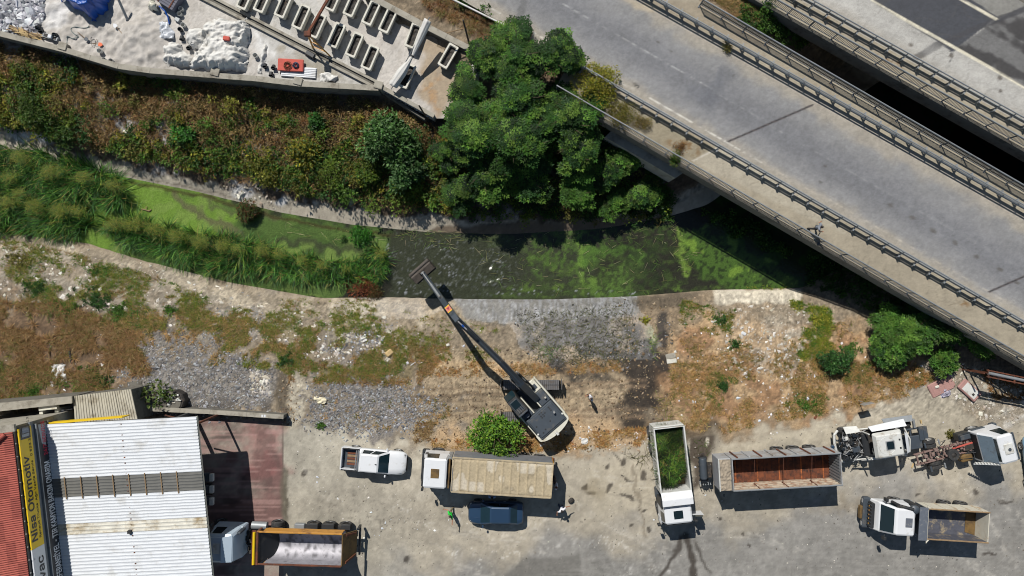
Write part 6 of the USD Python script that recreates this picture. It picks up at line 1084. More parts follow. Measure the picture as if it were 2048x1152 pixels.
    def open_box(s, x0, x1, hw, z0, z1, out, inn, floor, th=.07, name='tipper_box', rail=None, floor_hw=None, gate=True, ribs=0, front=True):
        fh = floor_hw or hw - th; s.box((x0, -hw + .03, z0), (x1, hw - .03, z0 + .1), 'bed_floor', floor, .02)
        for sg in (-1, 1):
            b = MB(); y = sg * hw; yi = sg * (hw - th); b.plate([(x0, y, z0), (x1, y, z0), (x1, y, z1), (x0, y, z1)] if sg > 0 else [(x1, y, z0), (x0, y, z0), (x0, y, z1), (x1, y, z1)], (0, -sg * th * .45, 0)); b.put(s.t, 'side_wall', out)
            b = MB(); b.plate([(x1 - th, yi, z0 + .1), (x0 + th, yi, z0 + .1), (x0 + th, yi, z1 - .01), (x1 - th, yi, z1 - .01)] if sg > 0 else [(x0 + th, yi, z0 + .1), (x1 - th, yi, z0 + .1), (x1 - th, yi, z1 - .01), (x0 + th, yi, z1 - .01)], (0, sg * th * .45, 0)); b.put(s.t, 'side_lining', inn)
            s.box((x0 - .01, min(y, yi) - .02, z1), (x1 + .01, max(y, yi) + .02, z1 + .07), 'top_rail', rail or out, .02)
            for k in range(ribs): x = x0 + (x1 - x0) * (k + .5) / ribs; s.box((x - .05, min(y, y + sg * .05), z0 + .05), (x + .05, max(y, y + sg * .05), z1 - .02), 'rib', out, .015)
        if front: s.box((x1 - th, -hw + .05, z0 + .1), (x1 - .005, hw - .05, z1 + .04), 'front_wall', out, .02)
        if gate: s.box((x0 + .005, -hw + .05, z0 + .05), (x0 + th, hw - .05, z1 + .03), 'tailgate', out, .02)
    def lorry_cab(s, x0, x1, hw, z0, z1, paint, hatch='glass_dark', rake=.3, roofw=.93, visor=True, grille='black_plastic', bumper='black_plastic', glass='glass_dark', mirrors=True, slope_top=.25):
        zm = z0 + (z1 - z0) * .42; base, top = (x0, x1, hw, zm), (x0 + .08, x1 - rake, hw * roofw, z1)
        s.frustum((x0, x1 + .05, hw, z0), base, 'cab_body', paint, .08); s.frustum(base, top, 'cab_shell', paint, .12)
        s.face(base, top, 'front', (.07, .93), 'windscreen', glass); 
        for sd in ('left', 'right'): s.face(base, top, sd, (.12, .62) if sd == 'left' else (.38, .88), 'side_window', glass)
        X0, X1 = top[0], top[1]; cx = (X0 + X1) / 2; h = MB().rbox((cx - .32, -.36, z1 + .05), (cx + .32, .36, z1 + .1), .04).put(s.t, 'roof_hatch', hatch); MB().rbox((cx - .38, -.42, z1 + .03), (cx + .38, .42, z1 + .075), .04).put(s.t, 'hatch_frame', paint)
        for y in (-.7, .7): s.box((X0 + .1, y - .02, z1 + .05), (X1 - .08, y + .02, z1 + .075), 'roof_seam', paint, .01)
        if visor: s.box((X1 - .06, -hw * .9, z1 - .22), (X1 + .16, hw * .9, z1 - .12), 'sun_visor', 'black_plastic', .03)
        s.box((x1 + .02, -hw * .92, z0 + .05), (x1 + .16, hw * .92, zm - .2), 'grille', grille, .03); s.box((x1 - .3, -hw - .02, z0 - .45), (x1 + .28, hw + .02, z0 + .02), 'bumper', bumper, .08)
        for sg in (-1, 1): s.box((x1 + .2, sg * hw * .72 - .16, z0 - .28), (x1 + .3, sg * hw * .72 + .16, z0 - .1), 'headlight', 'rim', .03)
        if mirrors:
            for sg in (-1, 1): s.mirror(x1 - .05, sg * (hw + .28), zm + .45, sz=(.16, .24, .42))
# ---- white pickup
v = Veh('pickup', 'white double cab pickup with an open bed, parked by the gravel', 'pickup', (682, 916.5), (813, 928.6), .95); L = v.L
cabx = lambda zx: (zx - 140) / 1500 * L
v.body([(cabx(560), .84, .93, .9, .42, .85, 1.06), (cabx(900), .84, .94, .9, .4, .85, 1.08), (cabx(1260), .84, .94, .88, .4, .85, 1.1), (cabx(1420), .84, .95, .8, .42, .85, 1.06), (cabx(1540), .8, .9, .7, .46, .82, 1.0), (cabx(1605), .7, .78, .6, .48, .78, .92), (cabx(1630), .58, .66, .48, .5, .7, .84)], 'body', 'white_paint')
b0, b1 = (cabx(590), cabx(1262), .89, 1.06), (cabx(612), cabx(1030), .7, 1.74); v.frustum(b0, b1, 'cabin', 'white_paint', .09)
v.face(b0, b1, 'front', (.06, .94), 'windscreen', 'glass_teal', lo=.08, hi=.95); v.face(b0, b1, 'back', (.1, .9), 'rear_window', 'glass_dark')
for sd, a, b_ in (('left', .1, .48), ('left', .53, .9), ('right', .1, .47), ('right', .52, .9)): v.face(b0, b1, sd, (a, b_), 'side_window', 'glass_dark', lo=.12, hi=.85)
for y in (-.3, 0, .3): v.box((cabx(640), y - .02, 1.768), (cabx(990), y + .02, 1.785), 'roof_rib', 'white_paint', .008)
v.box((0.02, -.9, .5), (cabx(555), .9, .62), 'bed_floor', 'charcoal_paint')
for sg in (-1, 1): v.box((.02, sg * .86 - .07, .45), (cabx(556), sg * .86 + .07, 1.08), 'bed_side', 'white_paint', .04); v.box((.08, sg * .86 - .05, 1.085), (cabx(550), sg * .86 + .05, 1.12), 'bed_rail', 'black_plastic', .01)
v.box((-.02, -.9, .5), (.08, .9, 1.05), 'tailgate', 'white_paint', .04); v.box((-.12, -.86, .42), (0, .86, .56), 'rear_bumper', 'rim', .03); v.box((cabx(510), -.8, 1.0), (cabx(556), .8, 1.12), 'headboard', 'rail_grey', .03); v.box((cabx(478), -.8, 1.13), (cabx(500), .78, 1.17), 'roll_bar', 'galvanised', .02)
for k in range(5): v.box((cabx(262) , -.55 + k * .22, .625), (cabx(490), -.38 + k * .22, .66), 'bed_board', 'dusty_wood' if k % 2 else 'rust', .01)
v.box((cabx(1600), -.62, .46), (cabx(1648), .62, .66), 'front_bumper', 'black_plastic', .05)
for sg in (-1, 1): v.box((cabx(1560), sg * .62 - .16, .8), (cabx(1602), sg * .62 + .14, .95), 'headlight', 'rim', .03); v.mirror(cabx(1180), sg * 1.06, 1.12, 'white_paint', (.12, .2, .14), False)
for x in (cabx(520) - .35, cabx(1400)):
    for sg in (-1, 1): v.wheel(x, sg * .82, .38, .26)
v.box((cabx(960), -.02, 1.78), (cabx(1000), .02, 1.88), 'aerial', 'black_plastic', .01)
# ---- cars
def saloon(label, tail, nose, paint, glass, group=None, suv=False):
    v = Veh('car', label, 'car', tail, nose, .8, group); L = v.L; f = lambda q: L * (1 - q)
    v.body([(f(1.0), .6, .7, .6, .45, .8, .95), (f(.975), .74, .84, .74, .36, .78, 1.0), (f(.9), .8, .92, .84, .3, .78, 1.04), (f(.7), .82, .94, .86, .28, .76, 1.02), (f(.42), .82, .94, .86, .28, .76, 1.0), (f(.24), .82, .93, .82, .3, .76, .98), (f(.1), .8, .9, .7, .32, .72, .88), (f(.03), .7, .78, .55, .36, .66, .78), (f(0), .52, .6, .4, .4, .6, .7)], 'body', paint, 40)
    b0, b1 = (f(.905), f(.215), .85, 1.0), (f(.76), f(.405), .64, 1.45); v.frustum(b0, b1, 'cabin', paint, .1); v.face(b0, b1, 'front', (.07, .93), 'windscreen', glass, lo=.06, hi=.96); v.face(b0, b1, 'back', (.08, .92), 'rear_window', glass, lo=.08, hi=.94)
    for sd in ('left', 'right'):
        for a, b_ in ((.2, .48), (.52, .82)): v.face(b0, b1, sd, (a, b_), 'side_window', 'glass_dark', lo=.12, hi=.88)
    for y in (-.42, .42): v.box((f(.74), y - .015, 1.478), (f(.43), y + .015, 1.495), 'roof_rail', paint, .006)
    for y in (-.38, .38): MB().plate([(f(.2), y - .015, 1.0), (f(.06), y - .015, .845), (f(.06), y + .015, .845), (f(.2), y + .015, 1.0)][::-1], (0, 0, .02)).put(v.t, 'bonnet_crease', paint)
    for sg in (-1, 1): v.box((f(.07), sg * .62 - .15, .62), (f(.03), sg * .62 + .1, .76), 'headlight', 'rim', .03); v.box((f(.99), sg * .62 - .14, .75), (f(.965), sg * .62 + .14, .88), 'tail_light', 'rust', .02); v.mirror(f(.27), sg * 1.03, 1.02, paint, (.14, .2, .13), False)
    for x in (f(.8), f(.17)):
        for sg in (-1, 1): v.wheel(x, sg * .83, .33, .22)
    for q in (.5, .68):
        for sg in (-1, 1): v.box((f(q), sg * .94 - .01, .78), (f(q) + .18, sg * .94 + .03, .81), 'door_handle', 'rim', .01)
saloon('dark blue car parked in the shadow alongside the tarp-covered truck', (1046.5, 1026.5), (936.5, 1025), 'navy_paint', 'glass_teal'); saloon('light blue car cut off by the right edge of the photo', (2086, 990), (2070, 872), 'sky_blue_paint', 'glass_dark')
# ---- truck with the covered box
v = Veh('box_truck', 'white cab truck with a long box under a dusty beige tarpaulin', 'truck', (1104.2, 962.2), (903.8, 949.9), 3.4); BL = v.L; hw = 1.31
v.chassis(.2, BL + 2.0); v.box((0, -hw, 1.15), (BL, hw, 1.3), 'bed', 'charcoal_paint', .03)
for sg in (-1, 1): v.box((0, sg * hw - .05, 1.3), (BL, sg * hw + .05, 3.3), 'side_wall', 'side_grey' if M.get('side_grey') or mat('side_grey', A(128, 130, 134), .6, vary=.12, scale=1.5, dirt=A(100, 96, 90), dirt_amt=.3) is None else '', .02); v.box((.02, sg * hw - .07, 3.3), (BL - .02, sg * hw + .07, 3.38), 'top_rail', 'canvas', .02)
v.box((BL - .06, -hw + .06, 1.3), (BL, hw - .06, 3.4), 'front_wall', 'side_grey'); v.box((.0, -hw + .06, 1.3), (.06, hw - .06, 3.34), 'rear_gate', 'side_grey')
nxx, nyy = 150, 26; X, Y = np.meshgrid(np.linspace(-.05, BL + .04, nxx), np.linspace(-hw - .04, hw + .04, nyy), indexing='ij'); bow = np.abs(((X / BL * 12) % 1) - .5) * 2; q = np.stack([X * 1.3, Y * 1.6, X * 0], -1); pool = sstep(.5, .75, fbm(q, 3, 71))
Z = 3.42 - .07 * (1 - bow ** 6) * (.6 + .8 * noise(q * .7, 72)) - .03 * pool + .03 * (fbm(q * 3, 3, 73) - .5) - .1 * sstep(hw - .15, hw + .04, np.abs(Y)); bd = bow ** 8; base = A(186, 170, 140)[None, None] * (.86 + .3 * fbm(q, 4, 74))[..., None]; pale = sstep(.56, .62, noise(q * [1.0, .8, 1], 75)) * (1 - bow ** 3); C = base + pale[..., None] * .55 * (A(222, 214, 198) - base); C = C + (bd * .5)[..., None] * (A(196, 176, 140) - C); ring_ = np.exp(-((noise(q * [1.0, .8, 1], 75) - .56) / .02) ** 2) * (1 - bow ** 3); C = C - (ring_ * .35)[..., None] * C
i = np.arange(nxx * nyy).reshape(nxx, nyy); MB().add(np.stack([X, Y, Z], -1).reshape(-1, 3), np.stack([i[:-1, :-1], i[1:, :-1], i[1:, 1:], i[:-1, 1:]], -1).reshape(-1, 4), C.reshape(-1, 3)).put(v.t, 'tarpaulin', 'tinted_rough', True, col=True)
for k in range(13): x = BL * k / 12; v.box((x - .03, -hw + .02, 3.3), (x + .03, hw - .02, 3.36), 'bow', 'canvas', .01)
v.box((-.08, -hw - .02, 1.2), (.0, -hw + .12, 3.3), 'corner_post', 'orange_paint', .02)
c0 = v.loc(893.5, 947, 3.3)[0]; c1 = v.loc(848, 940.6, 3.3)[0]; v.lorry_cab(c0 - .05, c1 + .2, 1.22, 1.0, 3.25, 'white_paint', 'brown_bed', rake=.18)
v.box((c0 - .22, -1.15, 1.2), (c0 - .1, 1.15, 3.1), 'cab_back_panel', 'brown_bed', .03); v.box((c0 - .3, -1.2, 1.0), (c0 - .05, -1.05, 3.0), 'exhaust_stack', 'galvanised', .03)
for x in (.9, 2.2, 3.5, c1 - .75):
    for sg in (-1, 1): v.wheel(x, sg * 1.08, .5, .3, dual=x < 3)
v.box((4.5, -1.2, .5), (5.7, -.6, 1.05), 'fuel_tank', 'galvanised', .12); v.box((4.5, .6, .5), (5.5, 1.2, 1.05), 'battery_box', 'black_plastic', .04); v.box((-.3, -1.1, .6), (-.16, 1.1, .8), 'rear_bumper', 'rust', .03)
# ---- white tipper full of cut weeds
v = Veh('tipper_truck', 'white tipper truck loaded with green cut weeds, its cab door open', 'truck', (1338, 855.2), (1352.7, 985), 3.1, 'tipper trucks'); BL = v.L; hw = 1.19; TIP = v
v.chassis(.3, BL + 2.6); v.open_box(0, BL, hw, 1.25, 3.05, 'old_white_paint', 'old_white_paint', 'dusty_wood', ribs=5)
v.plate([(BL - .05, -hw, 3.06), (BL + .45, -hw - .0, 3.3), (BL + .45, hw, 3.3), (BL - .05, hw, 3.06)], (0, 0, .06), 'cab_shield', 'white_paint'); v.box((BL + .455, -hw, 3.28), (BL + .95, hw, 3.36), 'shield_top', 'white_paint', .03)
v.box((-.12, -hw + .02, 1.3), (-.02, hw - .02, 3.0), 'gate_panel', 'old_white_paint', .03)
c0 = v.loc(1356, 1011.4, 2.95)[0]; c1 = v.loc(1359, 1045, 2.95)[0]; v.lorry_cab(c0 - .05, c1 + .3, 1.16, .95, 2.9, 'white_paint', 'glass_dark', rake=.22, roofw=.9); X1 = c1 + .3
for x in (.75, 2.05, c1 - .55):
    for sg in (-1, 1): v.wheel(x, sg * 1.06, .5, .3, dual=x < 3)
b = MB(); b.plate([(X1 - .35, 1.22, 1.0), (X1 - .28, 2.18, 1.0), (X1 - .28, 2.18, 1.85), (X1 - .35, 1.22, 1.85)], (-.07, 0, 0)); d = b.put(v.t, 'open_door', 'white_paint'); v.plate([(X1 - .36, 1.3, 1.87), (X1 - .29, 2.12, 1.87), (X1 - .33, 2.0, 2.4), (X1 - .4, 1.4, 2.4)], (-.03, 0, 0), 'door_window', 'glass_teal', parent=d)
v.box((c0 - .5, -1.2, 1.0), (c0 + .25, -.98, 2.7), 'air_intake', 'black_plastic', .08); v.box((c0 - 1.0, -1.25, .6), (c0 - .1, -.7, 1.15), 'fuel_tank', 'charcoal_paint', .1); v.box((X1 - .5, -1.22, 1.0), (X1 + .1, -1.17, 1.9), 'side_panel', 'white_paint', .02); b = MB(); b.pipe([(X1 + .38, -1.2, .9), (X1 + .42, -.6, 1.0), (X1 + .42, .6, 1.0), (X1 + .38, 1.2, .9)], .035); b.put(v.t, 'bull_bar', 'black_steel')
vg = Veg(); r = np.random.default_rng(31); n = 460; x = r.uniform(.25, BL - .5, n); y = r.uniform(-1.0, 1.0, n); hz = 2.35 + .35 * np.cos(y * 1.3) * np.sin(np.clip(x / BL, 0, 1) * 3.1) ** .5 + .22 * (noise(np.stack([x * 1.4, y * 1.6, x * 0], 1), 88) - .3); cl = pick(n, [A(96, 140, 44), A(74, 112, 40), A(60, 84, 40), A(50, 62, 38), A(128, 158, 58), A(160, 140, 80)], [.25, .22, .18, .15, .12, .08], r)
dark = noise(np.stack([x * .9, y * 1.2, x * 0], 1), 89) > .5; cl[dark] *= .3; vv, f, k = blades(np.repeat(np.stack([x, y, hz], 1), 9, 0) + r.normal(0, .08, (n * 9, 3)), r.standard_normal((n * 9, 3)) * [1, 1, .25] + [0, .0, .12], r.uniform(.25, .75, n * 9), .05, .4, 2)
t = thing('cut_weeds', 'heap of wet green cut weeds and mud filling the white tipper', 'cut weeds', TIP.o, TIP.ang); tagp(t, kind='stuff')
mm = MB(); X, Y = np.meshgrid(np.linspace(.15, BL - .2, 40), np.linspace(-1.09, 1.09, 22), indexing='ij'); Z = 2.2 + .35 * np.cos(Y * 1.3) * np.sin(np.clip(X / BL, 0, 1) * 3.1) ** .5 + .3 * (noise(np.stack([X * 1.8, Y * 2, X * 0], -1), 88) - .3) - 1.0 * sstep(BL - 1.3, BL - .3, X + .5 * Y); i = np.arange(880).reshape(40, 22)
mm.add(np.stack([X, Y, Z], -1).reshape(-1, 3), np.stack([i[:-1, :-1], i[1:, :-1], i[1:, 1:], i[:-1, 1:]], -1).reshape(-1, 4), A(52, 56, 38)).put(t, 'mud', 'tinted_rough', True, col=True)
keep = np.repeat(~((x > BL - 1.2) & (y > -.2 + (BL - .4 - x) * 1.2)), 9); kk = np.repeat(keep, k); ff = f; okf = kk[ff].all(1); u_, inv = np.unique(ff[okf], return_inverse=True); vg.b.add(vv[u_], inv.reshape(-1, 3), np.repeat(shade(np.repeat(cl, 9, 0), n * 9, .25, .06, r), k, 0)[u_]); vg.put(t, 'stalks')
# ---- open tipping trailer without its tractor
v = Veh('tipper_trailer', 'long open grey trailer with a rusty brown bed, standing without a tractor', 'trailer', (1684.4, 938.4), (1465.5, 950.7), 3.3); BL = v.L; hw = 1.25
mat('trailer_side', A(176, 178, 180), .5, vary=.15, scale=1.5, dirt=A(130, 110, 90), dirt_amt=.35); mat('trailer_lining', A(206, 190, 168), .7, vary=.2, scale=2, dirt=A(150, 92, 56), dirt_amt=.5, dirt_scale=2.5)
v.chassis(.3, BL + 1.2, 1.0); v.open_box(0, BL, hw, 1.25, 3.25, 'trailer_side', 'trailer_lining', 'rust_bed', rail='galvanised', ribs=0)
for sg in (-1, 1):
    for k in range(9): x = BL * (k + .5) / 9; v.box((x - .06, sg * (hw + .0) - (.0 if sg > 0 else .1), 1.3), (x + .06, sg * hw + (.1 if sg > 0 else 0), 3.2), 'rib', 'rust' if k % 2 == 0 else 'trailer_side', .02)
    for k, z in enumerate((1.75, 2.2, 2.65)): v.box((.1, sg * (hw - .09) - .02, z), (BL - .1, sg * (hw - .09) + .02, z + .16), 'lining_plank', 'trailer_lining', .01)
for k in range(10): v.box((.05 + .075, -hw + .15 + k * .235, 1.4), (.05 + .1, -hw + .3 + k * .235, 3.2), 'gate_plank', 'galvanised', .01)
for k in range(13): x = .6 + k * .58; v.box((x - .05, -hw + .1, 1.352), (x + .05, hw - .1, 1.385), 'floor_rib', 'rust' if k % 3 else 'orange_rust' if M.get('orange_rust') or mat('orange_rust', A(176, 100, 52), .9, vary=.4, scale=4, dirt=A(90, 50, 34), dirt_amt=.5, dirt_scale=3) is None else '', .01)
for x in (2.2, 4.4, 6.6): MB().tube((x, -hw + .1, 3.2), (x - .1, hw - .1, 2.6), .02, 5).put(v.t, 'tie_chain', 'rust'); v.box((x - .3, -hw + .08, 1.9), (x - .24, -hw + .14, 3.25), 'stanchion', 'rust', .01); v.box((x - .3, hw - .14, 1.9), (x - .24, hw - .08, 3.25), 'stanchion', 'rust', .01)
nx2, ny2 = 20, 40; X, Y = np.meshgrid(np.linspace(BL + .08, BL + .92, nx2), np.linspace(-1.2, 1.2, ny2), indexing='ij'); q = np.stack([X * 3, Y * 3, X * 0], -1); Z = 3.05 + .16 * np.abs(fbm(q, 3, 76) - .5) * 2 + .1 * (1 - np.abs(2 * noise(q * 1.3, 77) - 1)); i = np.arange(800).reshape(20, 40)
MB().add(np.stack([X, Y, Z], -1).reshape(-1, 3), np.stack([i[:-1, :-1], i[1:, :-1], i[1:, 1:], i[:-1, 1:]], -1).reshape(-1, 4), A(170, 156, 136)).put(v.t, 'folded_tarp', 'tinted_rough', True, col=True); v.box((BL + .02, -1.24, 1.3), (BL + .96, 1.24, 3.03), 'front_locker', 'trailer_side', .04); v.box((BL + .92, -1.26, 2.98), (BL + 1.0, 1.26, 3.16), 'tarp_frame', 'old_white_paint', .02)
MB().lathe([(.01, -.85), (.26, -.82), (.3, -.7), (.3, .7), (.26, .82), (.01, .85)], 'y', 18, t=(BL + 1.75, -.15, 1.5)).put(v.t, 'air_tank', 'charcoal_paint', 40)
for k in range(6): v.box((BL + 1.42 + .02 * (k % 2), -1.0 + k * .36, 1.15), (BL + 2.05, -.9 + k * .36, 1.24), 'tank_strap', 'black_steel', .01)
v.box((BL + 1.2, -.5, .9), (BL + 1.5, .5, 1.9), 'coupling_plate', 'grime', .04); v.box((BL + 1.3, .75, .2), (BL + 1.5, .95, 1.2), 'landing_leg', 'grime', .02); v.box((BL + 1.3, -.95, .2), (BL + 1.5, -.75, 1.2), 'landing_leg', 'grime', .02); v.box((BL + 1.2, -.98, .0), (BL + 1.6, -.72, .08), 'landing_foot', 'grime', .02); v.box((BL + 1.2, .72, .0), (BL + 1.6, .98, .08), 'landing_foot', 'grime', .02)
for k in range(5): MB().pipe([(BL + 1.1 + k * .2, 1.05, 1.0), (BL + 1.1 + k * .2, 1.3, 1.1), (BL + 1.1 + k * .2, 1.3, .6), (BL + 1.1 + k * .2, 1.05, .6)], .02, 5).put(v.t, 'step', 'galvanised')
for px in (1553, 1585, 1618):
    x = v.loc(px, 900, .55)[0]
    for sg in (-1, 1): v.wheel(x, sg * 1.06, .52, .36)
# ---- tipper with black grille
v = Veh('tipper_truck', 'white and black tipper truck with an empty grimy bed, at the lower right', 'truck', (1979.2, 1055.8), (1855.2, 1048.2), 2.9, 'tipper trucks'); BL = v.L; hw = 1.2
mat('scraped_bed', A(96, 98, 108), .55, metal=.2, vary=.3, scale=2.5, dirt=A(206, 186, 146), dirt_amt=.35, dirt_scale=1.6); mat('stained_white', A(222, 216, 198), .5, vary=.08, dirt=A(180, 130, 60), dirt_amt=.3, dirt_scale=1.2)
v.chassis(.2, BL + 3.4); v.open_box(0, BL, hw, 1.3, 2.85, 'stained_white', 'scraped_bed', 'scraped_bed', ribs=5, rail='dusty_wood'); v.plate([(.1, -hw + .1, 1.42), (.9, -hw + .3, 1.42), (.9, hw - .3, 1.42), (.1, hw - .1, 1.42)], (0, 0, .02), 'floor_plate', 'brown_bed')
v.box((BL, -hw - .06, 2.84), (BL + .66, hw + .1, 2.96), 'cab_shield', 'charcoal_worn' if M.get('charcoal_worn') or mat('charcoal_worn', A(104, 110, 120), .55, vary=.15, scale=3, dirt=A(190, 182, 160), dirt_amt=.2, dirt_scale=3) is None else '', .03); v.box((BL + .02, -hw, 1.3), (BL + .1, hw, 2.84), 'headboard', 'charcoal_paint', .02)
for sg in (-1, 1): v.plate([(BL - .2, sg * hw, 2.86), (BL + .06, sg * hw, 2.86), (BL + .06, sg * (hw + .28), 2.9)], (0, 0, .05), 'wing_plate', 'stained_white')
c0 = v.loc(1830, 1050, 2.85)[0]; c1 = v.loc(1792, 1046, 2.85)[0]; fx = c1 + 1.25
base, top = (c0 - .1, c1 + .75, 1.18, 1.75), (c0, c1 - .02, 1.04, 2.8); v.frustum((c0 - .1, fx - .2, 1.2, .95), base, 'cab_body', 'white_paint', .08); v.frustum(base, top, 'cab_shell', 'white_paint', .12); v.face(base, top, 'front', (.06, .94), 'windscreen', 'glass_dark')
for sd in ('left', 'right'): v.face(base, top, sd, (.15, .6) if sd == 'left' else (.4, .85), 'side_window', 'glass_dark')
cx = (c0 + c1) / 2 - .25; v.box((cx - .27, -.36, 2.86), (cx + .27, .36, 2.92), 'roof_hatch', 'charcoal_worn', .05); v.box((fx - .22, -1.0, 1.0), (fx + .02, 1.0, 1.7), 'grille', 'black_plastic', .05)
for k in range(7): v.box((fx + .02, -.85 + k * .27, 1.05), (fx + .06, -.77 + k * .27, 1.65), 'grille_bar', 'charcoal_paint', .01)
v.box((fx - .3, -1.22, .4), (fx + .3, 1.22, .95), 'bumper', 'charcoal_paint', .1); v.box((fx + .28, -.5, .45), (fx + .5, .55, .85), 'bumper_guard', 'brown_bed', .05)
for y in (-.35, .0, .3, -.7, .7): v.box((fx + .05, y - .05, 1.3), (fx + .09, y + .05, 1.38), 'marker_light', 'orange_paint', .01)
for sg in (-1, 1): v.box((fx + .2, sg * .9 - .16, .6), (fx + .33, sg * .9 + .16, .8), 'headlight', 'rim', .03); v.mirror(c1 + .5, sg * 1.5, 2.2, sz=(.2, .26, .46))
MB().pipe([(c1 - .2, -1.25, 1.8), (c1 - .2, -1.25, 2.75), (c0 + .2, -1.05, 2.9)], .12, 10).put(v.t, 'snorkel', 'black_plastic'); MB().lathe([(.01, -.05), (.3, 0), (.34, .3), (.2, .42), (.01, .44)], 'z', 18, t=(c0 + .0, -1.0, 2.5)).put(v.t, 'air_filter', 'charcoal_paint', 40); v.box((c0 - .6, -1.25, .8), (c0 - .15, -.9, 2.5), 'air_cleaner_box', 'black_plastic', .05); v.box((c0 - .9, -1.2, .5), (c0 + .4, -.7, 1.0), 'fuel_tank', 'galvanised', .1)
for x in (.75, 2.1, v.loc(1787.5, 998, .5)[0]):
    for sg in (-1, 1): v.wheel(x, sg * 1.06, .5, .3, dual=x < 3)
# ---- orange half-pipe tipper with its tractor
v = Veh('tipper_truck', 'orange sided half pipe tipper with a shiny steel bed, tractor under the workshop roof edge', 'truck', (682.6, 1101.4), (513.7, 1096.4), 3.1, 'tipper trucks'); BL = v.L; hw = 1.24
R = []; Ri = []
for x in (0, BL): R.append(x)
an = np.linspace(math.pi, 2 * math.pi, 21); prof = [(-hw, 3.05)] + [(hw * math.cos(a), 2.2 + .95 * math.sin(a)) for a in an] + [(hw, 3.05)]; pin = [(-hw + .05, 3.05)] + [((hw - .05) * math.cos(a), 2.2 + .9 * math.sin(a)) for a in an] + [(hw - .05, 3.05)]
b = MB(); n = len(prof); vv = np.array([(x, y, z) for x in (0, BL - .5) for y, z in prof]); b.add(vv, [(k, k + 1, n + k + 1, n + k) for k in range(n - 1)]); b.put(v.t, 'outer_shell', 'orange_paint', 40)
xs = np.linspace(.05, BL - .5, 60); vv = np.array([(x, y * 1.0, z) for x in xs for y, z in pin]); dent = sstep(.62, .8, noise(np.stack([vv[:, 0] * 4, vv[:, 1] * 4, vv[:, 2] * 0], 1), 93)) * sstep(2.2, 1.5, vv[:, 2]); vv[:, 2] += dent * .05; i = np.arange(60 * n).reshape(60, n); C = A(176, 174, 180)[None] * (.7 + .6 * fbm(np.stack([vv[:, 0] * .8, vv[:, 1] * 3, vv[:, 2] * 2], 1), 4, 94))[:, None]; C = C - (dent * .6)[:, None] * C
MB().add(vv, np.stack([i[:-1, :-1], i[:-1, 1:], i[1:, 1:], i[1:, :-1]], -1).reshape(-1, 4)[:, ::-1], C).put(v.t, 'steel_bed', 'bed_steel' if M.get('bed_steel') or mat('bed_steel', (1, 1, 1), .58, metal=.3, vary=.2, scale=2, tint=True, dirt=A(84, 76, 80), dirt_amt=.25, dirt_scale=3) is None else '', True, col=True)
for sg in (-1, 1): v.box((-.02, sg * hw - .09, 3.03), (BL + .02, sg * hw + .05, 3.13), 'top_rail', 'orange_paint' if sg < 0 else 'rust', .02); v.box((0, sg * hw - (.0 if sg > 0 else .06), 2.3), (BL - .4, sg * hw + (.06 if sg > 0 else 0), 3.03), 'side_panel', 'orange_paint', .02)
v.plate([(BL - .5, -hw + .06, 3.02), (BL - .02, -hw + .06, 3.02), (BL - .02, hw - .06, 3.02), (BL - .5, hw - .06, 3.02)][::-1], (0, 0, -.02), 'front_ledge', 'grime') if False else None
v.plate([(BL - 1.15, -hw + .3, 1.3), (BL - .1, -hw + .05, 3.0), (BL - .1, hw - .05, 3.0), (BL - 1.15, hw - .3, 1.3)], (.05, 0, -.03), 'sloping_headboard', 'black_steel'); v.box((BL - .1, -hw - .06, 2.2), (BL + .08, hw + .06, 3.16), 'front_wall', 'rust', .03)
v.box((BL + .1, -hw - .1, 3.0), (BL + .34, hw + .12, 3.1), 'shield_frame', 'rust', .02); MB().tube((BL + .22, -hw, 3.16), (BL + .22, hw, 3.16), .1, 10).put(v.t, 'rolled_cover', 'yellow_paint'); v.box((BL + .36, -hw - .1, 2.98), (BL + .42, hw + .12, 3.1), 'shield_edge', 'rust', .02)
v.plate([(0, -hw, 3.05), (-.72, -.98, 1.3), (-.72, .98, 1.3), (0, hw, 3.05)][::-1], (-.08, 0, .05), 'tailgate', 'brown_bed'); v.plate([(-.2, -hw + .1, 2.72), (-.72, -.9, 1.45), (-.72, -.78, 1.45), (-.2, -hw + .26, 2.72)][::-1], (-.1, 0, .09), 'gate_rib', 'rust'); v.plate([(-.2, hw - .26, 2.72), (-.72, .78, 1.45), (-.72, .9, 1.45), (-.2, hw - .1, 2.72)][::-1], (-.1, 0, .09), 'gate_rib', 'rust'); v.box((-1.0, -1.15, .75), (-.85, 1.15, .95), 'rear_bumper', 'black_steel', .03); v.box((-.98, -1.2, .6), (-.8, -1.05, 1.6), 'lamp_post', 'black_steel', .02)
v.chassis(-.8, BL + 3.2, 1.0)
for px in (626.7, 659, 691.5):
    x = v.loc(px, 1052, .52)[0]
    for sg in (-1, 1): v.wheel(x, sg * 1.06, .52, .36); v.box((x - .5, sg * 1.06 - .2, 1.06), (x + .5, sg * 1.06 + .2, 1.1), 'mudguard', 'black_plastic', .02)
for sg in (-1, 1): v.wheel(v.loc(556, 1047, .52)[0], sg * 1.06, .52, .34, dual=True); v.wheel(BL + 3.9, sg * 1.02, .5, .3)
for sg in (-1, 1): MB().lathe([(.01, -.62), (.3, -.6), (.32, .6), (.01, .62)], 'x', 16, t=(v.loc(520, 1055, .8)[0], sg * .95, .85)).put(v.t, 'fuel_tank', 'galvanised', 40)
v.box((v.loc(600, 1055, .8)[0] - .4, -1.2, .6), (v.loc(600, 1055, .8)[0] + .4, -.8, 1.0), 'tool_box', 'galvanised', .04)
